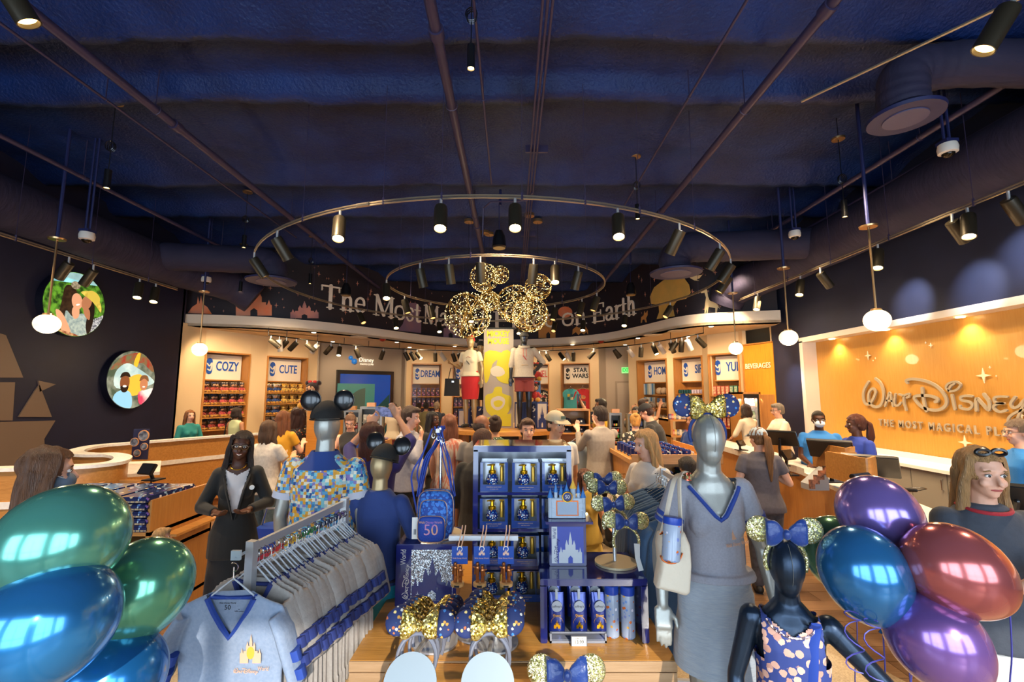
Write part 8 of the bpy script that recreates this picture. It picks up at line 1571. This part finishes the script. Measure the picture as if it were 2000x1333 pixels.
for i, z in enumerate((1.92, 1.52, 1.12, .8)):
    shelf(t_, T, L_, D, z, .5, 1)
    if i < 3:
        for k in range(3):
            p = T @ Vector((L_*.58+k*.17, .2, z+.001)); l = 'round cream plush pillow on the %s shelf of the HOME niche' % ('top', 'second', 'third')[i]
            if 'pil' not in BX:
                t = thing('round_pillow', l, 'pillow', (0, 0, 0), 0, 'round pillows in the HOME niche, top row'); b = MB(); b.ell((0, 0, .11), (.105, .09, .105), 18, 12); obj('pillow', b, M('pillow_cream', '#b8a184', .9, bump=(50, .5)), t); b = MB()
                for s_ in (-1, 1): b.ell((s_*.04, -.03, .012), (.03, .05, .014), 8, 6)
                obj('feet', b, M('pillow_feet', '#8a6a48', .9), t); BX['pil'] = proto(t); t.matrix_basis = Matrix.Translation(p)
            else: dup(BX['pil'], p, 0, l, 'round pillows in the HOME niche, %s row' % ('top', 'second', 'third')[i])
TW = [M('towel_'+c.lstrip('#'), c, .9) for c in ('#b8c4c8', '#4a7aa8', '#8fa0a0', '#c8c4b4')]
for r in range(3):
    for k in range(7):
        p = T @ Vector((.07+k*.065, .22, 1.92-.42*r)); l = 'striped tea towel hanging in the HOME niche'
        b = MB(); b.bx(-.028, .028, -.006, .006, 0, .34) if not (r or k) else None
        if r == 0 and k == 0: o0 = obj('tea_towel', b, TW[0]); tag(o0, l, 'towel', 'hanging tea towels in the HOME niche'); o0.matrix_basis = Matrix.LocRotScale(p, Euler((0, 0, yawof(T))), None)
        else: o = o0.copy(); o.data = o0.data.copy(); o.data.materials.clear(); o.data.materials.append(TW[(k+r) % 4]); C.objects.link(o); o.matrix_basis = Matrix.LocRotScale(p, Euler((0, 0, yawof(T))), None)
T, L_, t_, D, hz = NI['SIP']; MUG = {'teal': ('#1c4a50', '#17363c'), 'white': ('#c8bccc', '#8a6aa0'), 'yellow': ('#b8a020', '#2a2410'), 'cream': ('#b8a58a', '#7a6a50')}
for i, z in enumerate((1.95, 1.72, 1.49, 1.26, 1.03)):
    shelf(t_, T, L_, D, z)
    for k in range(10): kd = (('teal' if i == 0 else 'yellow' if i < 3 else 'cream') if k < 5 else 'white'); boxitem('mug'+kd, tuple(M('mug_'+c.lstrip('#'), c, .3) for c in MUG[kd]), (.075, .075, .11), T @ Vector((.09+k*(L_-.18)/9, .1, z+.001)), yawof(T)+.4, 'mug', kd+' mug on the '+('top', 'second', 'third', 'fourth', 'lowest')[i]+' shelf of the SIP niche', 'mug', 'mugs in the SIP niche, %s row, %s' % (('top', 'second', 'third', 'fourth', 'lowest')[i], kd), True)
T, L_, t_, D, hz = NI['YUM']
for i, z in enumerate((1.9, 1.48, 1.1, .8)):
    shelf(t_, T, L_, D, z)
    if i < 3:
        for k in range(7): kd = ('#b85a4a', '#c89a3a', '#a8443c')[i] if k < 4 else ('#b8302c', '#3a7a6a', '#4a8a70')[(k+i) % 3]; boxitem('sweet'+kd, (M('sw_'+kd.lstrip('#'), kd, .35, coat=.3), M('swl_'+kd.lstrip('#'), '#d8c8a0', .4, var=(20, kd))), (.085, .05, .25), T @ Vector((.08+k*(L_-.16)/6, .1, z+.001)), yawof(T), 'sweet_bag', 'bag of sweets on the '+('top', 'second', 'third')[i]+' shelf of the YUM niche', 'sweets', 'bags of sweets in the YUM niche, %s shelf' % ('top', 'second', 'third')[i])
# ================================================================ drinks fridge
f0 = WY(1446, 760, 9.6); f1 = WY(1492, 760, 9.3); t = thing('drinks_fridge', 'maple-clad glass-door drinks fridge beside the BEVERAGES panel', 'fridge', (f0.x, 9.6, 0)); zt_ = 1.98
X0, X1, YF = f0.x+.0, f1.x+.06, 9.55
b = MB(); b.bx(X0, X0+.03, YF, YF+.6, 0, zt_); b.bx(X1-.03, X1, YF, YF+.6, 0, zt_); b.bx(X0, X1, YF, YF+.6, zt_-.04, zt_); b.bx(X0, X1, YF+.57, YF+.6, 0, zt_); obj('cladding', b, WOOD, t)
b = MB(); b.bx(X0+.03, X1-.03, YF+.02, YF+.05, zt_-.12, zt_-.04); b.bx(X0+.03, X0+.06, YF+.02, YF+.05, .2, zt_-.12); b.bx(X1-.06, X1-.03, YF+.02, YF+.05, .2, zt_-.12); obj('door_frame', b, PLAST, t)
b = MB(); b.bx(X0+.04, X1-.04, YF+.5, YF+.52, .1, zt_-.06); obj('lit_back', b, M('fridge_light', '#d8e8e8', .4, emis=('#d8ecf0', 1)), t)
dm = [('#b8705a', '#d8c8b8'), ('#6a8a4a', '#c8d0a8'), ('#c8b8a8', '#8a3a2a'), ('#2a7ab0', '#d8e0e8')]
for i, z in enumerate((1.66, 1.42, 1.18, .94, .7)):
    b = MB(); b.bx(X0+.05, X1-.05, YF+.08, YF+.5, z-.012, z); obj('shelf', b, CHROME, t)
    for k in range(7):
        x_ = X0+.09+k*(X1-X0-.18)/6; key = 'drink%d' % (i % 4); l = 'bottled drink on the %s fridge shelf' % ('top', 'second', 'third', 'fourth', 'lowest')[i]
        if key not in BX:
            tt = thing('drink_bottle', l, 'bottle', (0, 0, 0), 0, 'drinks on the %s fridge shelf' % ('top', 'second', 'third', 'fourth')[i]); b = MB(); b.lathe([(.03, 0), (.032, .01), (.032, .12), (.014, .155), (.014, .175)], 12); obj('body', b, M('dr_'+dm[i % 4][0].lstrip('#'), dm[i % 4][0], .2, coat=.4), tt); b = MB(); b.lathe([(.033, .03), (.033, .09)], 12); obj('label_band', b, M('drl_'+dm[i % 4][1].lstrip('#'), dm[i % 4][1], .4), tt); b = MB(); b.cyl((0, 0, .172), (0, 0, .19), .016, n=10); obj('lid', b, WHITE, tt)
            BX[key] = proto(tt); tt.matrix_basis = Matrix.Translation((x_, YF+.14, z+.001))
        else: dup(BX[key], (x_, YF+.14, z+.001), 0, l, 'drinks on the %s fridge shelf' % ('top', 'second', 'third', 'fourth', 'lowest')[i])
lamp('fridge_light', 'AREA', ((X0+X1)/2, YF+.12, zt_-.14), ((X0+X1)/2, YF+.25, 0), 9, (.9, .97, 1), .5, .08)
b = MB(); b.bx(X0+.06, X1-.06, YF+.03, YF+.036, .2, zt_-.12); obj('glass_door', b, M('fridge_glass', '#e8f0f0', .03, alpha=.12), t)
b = MB(); b.bx(X1+.02, X1+.35, YF+.1, YF+.7, 0, zt_-.05); tag(obj('side_cabinet', b, WOOD), 'plain tall maple cabinet right of the drinks fridge', 'cabinet')
# ================================================================ mid-floor fixtures, right of centre
t = thing('cap_shelf', 'maple shelf unit with navy caps behind the person in the stone cap', 'shelf unit', (1.25, 8, 0)); a = WY(1093, 806, 7.6); c = WY(1150, 806, 7.6); zz_ = [WY(1100, y, 7.6).z for y in (806, 826, 842)]
b = MB(); b.bx(a.x-.02, a.x, 7.6, 8.1, 0, zz_[0]+.05); b.bx(c.x, c.x+.02, 7.6, 8.1, 0, zz_[0]+.05); b.bx(a.x, c.x, 8.08, 8.1, 0, zz_[0]+.05); obj('carcass', b, WOODF, t)
for z in (zz_[0]+.05, zz_[1]-.03, zz_[2]-.03, .8, .45): b = MB(); b.bx(a.x, c.x, 7.6, 8.1, z-.025, z); obj('shelf', b, WOODX, t)
for i, z in enumerate((zz_[1]-.03, zz_[2]-.03)):
    for k in range(2): capobj((a.x+.13+k*.24, 7.78, z+.001), 'navy cap with white badge on the %s cap shelf' % ('upper', 'lower')[i], 'navy caps on the %s maple shelf' % ('upper', 'lower')[i])
t = thing('low_shelf', 'maple ledge with folded pale tees behind the shoppers right of centre', 'shelf unit', (1.35, 6.6, 0)); b = MB(); b.bx(.98, 1.42, 6.5, 7.0, .2, 1.0); obj('body', b, WOODX, t); b = MB(); b.bx(.98, 1.42, 6.45, 7.0, 1.0, 1.03); obj('ledge', b, WOODX, t)
FTEE = M('pale_blue_tee', '#8d97a0', .85, bump=(60, .3)); 
for k, px in enumerate((1128, 1146, 1162)):
    p = WY(px, 862, 6.25); q = Matrix.Translation((p.x, 6.3+.05*k, p.z)) @ Matrix.Rotation(.2*k-.2, 4, 'Z'); shirt(q, 'pale blue tee with small dark prints hanging, %s of three behind the shoppers' % ('left', 'middle', 'right')[k], FTEE if k else M('pale_tee_b', '#9aa3a8', .85), FTEE, .013, None, w2=.2, th=.04, stripes=False, collar=False, hanger=STEEL)
# big maple gondola with tin trays and towels
t = thing('towel_gondola', 'maple gondola with tins on top and folded blue towels below', 'shelf unit', (1.9, 6, 0)); gx0, gx1, gy0, gy1 = 1.28, 2.25, 5.0, 6.5
b = MB(); b.bx(gx0, gx1, gy0, gy1, 1.2, 1.225); b.bx(gx0, gx1, gy0-.02, gy0, 1.2, 1.3); b.bx(gx0-.02, gx0, gy0-.02, gy1, 1.2, 1.25); b.bx(gx1, gx1+.02, gy0, gy1, 1.2, 1.3); obj('top_tray', b, WOODX, t)
b = MB(); b.bx(gx0+.02, gx1, gy0+.25, gy1, .1, 1.2); obj('body', b, WOOD, t); b = MB(); b.bx(gx0, gx1, gy0-.15, gy0+.25, .98, 1.0); obj('towel_shelf', b, WOODX, t); b = MB(); b.bx(gx0, gx0+.03, gy0-.02, gy0+.25, .1, 1.2); obj('end_panel', b, WOOD, t)
TIN = pattern('tin_print', '#18245c', ['#c8b88a', '#d8d4d0', '#4a78b8', '#b86a4a'], 40, .3, rough=.25)
for r in range(6):
    for k in range(5): boxitem('tin', (TIN, M('tin_lid', '#c8c4bc', .3, .4)), (.1, .1, .11), (gx0+.12+k*.13, gy0+.12+r*.17, 1.226), 0, 'mug', 'navy printed mug standing on the maple gondola top tray', 'mug', 'navy mugs on the gondola tray', True)
TWL = [M('fold_navy', '#16244e', .9, bump=(40, .4)), M('fold_teal', '#12646c', .9, bump=(40, .4))]
for s_, (x0, x1) in enumerate(((1.3, 1.68), (1.8, 2.2))):
    for k in range(5):
        z = 1.001+k*.028; b = MB(); b.bx(x0+random.uniform(-.01, .01), x1+random.uniform(-.01, .01), gy0-.13, gy0+.2, z, z+.027); tag(obj('folded_towel', b, TWL[1 if k == 3 else 0], bev=.011), ('teal' if k == 3 else 'navy')+' folded towel in the %s stack on the gondola' % ('left', 'right')[s_], 'towel', '%s folded towels, %s stack' % ('teal' if k == 3 else 'navy', ('left', 'right')[s_]))
    t = thing('towel_label', 'clear shelf label reading Disney in front of the %s towel stack' % ('left', 'right')[s_], 'label', (x0+.2, gy0-.16, 1.0)); b = MB(); b.bx(x0+.06, x0+.32, gy0-.165, gy0-.155, 1.0, 1.085); obj('plate', b, M('label_navy', '#1c2c5c', .3), t); text('lettering', 'Disney', .08, plane((x0+.19, gy0-.168, 1.04), (1, 0, 0), (0, 0, 1)), PRW, t)
    b = MB(); b.tube([(x0+.05, gy0-.17, .995), (x0+.33, gy0-.17, .995), (x0+.33, gy0-.17, 1.09), (x0+.05, gy0-.17, 1.09)], .004, 5, True); obj('wire_frame', b, CHROME, t)
S2 = None
for k in range(9):
    p = (1.12+.03*(k % 3), 4.55+k*.06, 1.0); l = 'small white bodysuit hanging on the gondola side'
    if S2 is None: S2 = shirt(Matrix.Identity(4), l, M('bodysuit', '#c0b4a4', .85), ROYAL, .010, 'white bodysuits on the gondola side', w2=.11, L=.34, th=.018, stripes=False, collar=False, hanger=CHROME); proto(S2)
    o = S2 if k == 0 else dup(S2, (0, 0, 0), 0); o.matrix_basis = Matrix.Translation(p) @ Matrix.Rotation(random.uniform(-.2, .2)-.5, 4, 'Z') @ Matrix.Scale(.8, 4)
t = thing('bodysuit_rail', 'short chrome rail under the gondola holding bodysuits', 'rack', (1.15, 4.8, 1.08)); b = MB(); b.cyl((1.15, 4.5, 1.075), (1.15, 5.1, 1.075), .008); b.cyl((1.15, 5.08, 1.075), (1.24, 5.12, 1.075), .008); obj('rail', b, CHROME, t)
# grey accessory spinners
def spinner(px0, px1, py0, py1, Y, label, cols, rows=4, n=5):
    a, c = WY(px0, py0, Y), WY(px1, py1, Y); t = thing('accessory_rack', label, 'rack', ((a.x+c.x)/2, Y, 0)); GR = M('rack_grey', '#7c7a74', .4, .4)
    b = MB(); b.bx(a.x, c.x, Y+.1, Y+.14, .2, a.z); obj('grid_panel', b, M('rack_panel', '#5c564c', .5), t)
    for xx in (a.x, c.x-.03): b = MB(); b.bx(xx, xx+.03, Y, Y+.16, 0, a.z); obj('post', b, GR, t)
    b = MB(); b.bx(a.x, c.x, Y, Y+.16, a.z, a.z+.04); obj('header', b, GR, t); b = MB(); b.bx((a.x+c.x)/2-.06, (a.x+c.x)/2+.06, Y-.02, Y+.05, a.z+.04, a.z+.1); obj('wood_topper', b, WOODX, t)
    i = 0
    for r in range(rows):
        z = a.z-.06-(a.z-c.z)*r/rows; b = MB(); b.bx(a.x+.03, c.x-.03, Y+.02, Y+.1, z-.14, z-.13); obj('rail', b, GR, t)
        for k in range(n):
            x_ = a.x+.07+k*(c.x-a.x-.14)/(n-1); cm = cols[(k+r) % len(cols)]; b = MB(); b.bx(x_-.025, x_+.025, Y+.03, Y+.05, z-.12, z-.02); b.ell((x_, Y+.025, z-.09), (.018, .01, .022), 8, 6); o = obj('carded_accessory', b, M('acc_'+cm.lstrip('#'), cm, .4), t)
spinner(703, 745, 800, 850, 6.9, 'grey rack of white watches and chains left of the shoppers', ['#a8a298', '#8a8880', '#b8b2a4'])
spinner(672, 702, 806, 850, 7.4, 'grey rack of small accessories beside the person in glasses', ['#8a8478', '#b8aa94', '#9c3a34'])
spinner(1190, 1216, 812, 858, 7.3, 'grey rack of dark rainbow keychains right of the taupe shirt', ['#2c2824', '#c84a2a', '#3a8a4a', '#d8b02a'])
spinner(1226, 1262, 814, 850, 7.6, 'grey rack of pins behind the person with the blond bun', ['#b8b0a0', '#3a4a7a', '#8a8478'])
t = thing('lanyard_bin', 'blue-edged bin of lanyards behind the printed shirt mannequin', 'bin', (-1.9, 5.2, 0)); a, c = WY(692, 866, 5.0), WY(742, 866, 5.0); b = MB(); b.bx(a.x, c.x, 5.0, 5.5, .9, a.z); obj('bin_body', b, M('bin_wood', '#9c6a3a', .5), t); b = MB(); b.bx(a.x-.01, c.x+.01, 4.99, 5.0, a.z-.05, a.z+.01); obj('blue_rim', b, M('rim_blue', '#1f3f8c', .4), t); b = MB(); b.bx(a.x+.05, c.x-.05, 5.05, 5.45, 0, .9); obj('plinth', b, WOOD, t)
b = MB(); random.seed(4)
for k in range(60): b.ell((random.uniform(a.x+.03, c.x-.03), random.uniform(5.03, 5.45), a.z+.01), (.03, .02, .014), 6, 4)
obj('lanyards', b, M('lanyard_mix', '#27304e', .5, var=(30, '#8a6a7a')), t, kind='stuff')
t = thing('wood_bin', 'maple bin with small toys behind the CUTE niche shoppers', 'bin', (-2.9, 7.6, 0)); a = WY(606, 812, 7.4); b = MB(); b.bx(a.x-.05, a.x+.35, 7.4, 7.9, 0, a.z+.1); obj('bin_body', b, WOODF, t)
# souvenir tables right behind the black-capped person
t = thing('toy_table', 'maple tiered table of small colourful toys by the far counter end', 'table', (2.6, 7.6, 0)); a = WY(1305, 820, 7.6); c = WY(1345, 820, 7.6)
for i, z in enumerate((a.z, a.z-.25, a.z-.5)): b = MB(); b.bx(a.x, c.x, 7.6-.12*i, 8.1, z-.03, z); obj('tier', b, WOODX, t)
for xx in (a.x, c.x-.04): b = MB(); b.bx(xx, xx+.04, 7.5, 8.1, 0, a.z); obj('leg', b, WOOD, t)
tc = ['#5a3a6a', '#b8302c', '#c8a02a', '#3a4a6a', '#c8bca8', '#2a2a2c']
for i, z in enumerate((a.z, a.z-.25, a.z-.5)):
    for k in range(7): kd = tc[(k+i) % 6]; boxitem('toy'+kd, (M('toy_'+kd.lstrip('#'), kd, .5), M('toyp_'+kd.lstrip('#'), kd, .3, var=(20, '#d8ccb0'))), (.045, .045, .09), (a.x+.05+k*(c.x-a.x-.1)/6, 7.64-.12*i, z+.001), 0, 'toy_box', 'small boxed toy on the %s tier of the toy table' % ('top', 'middle', 'low')[i], 'toy', 'boxed toys on the toy table, %s tier' % ('top', 'middle', 'low')[i])
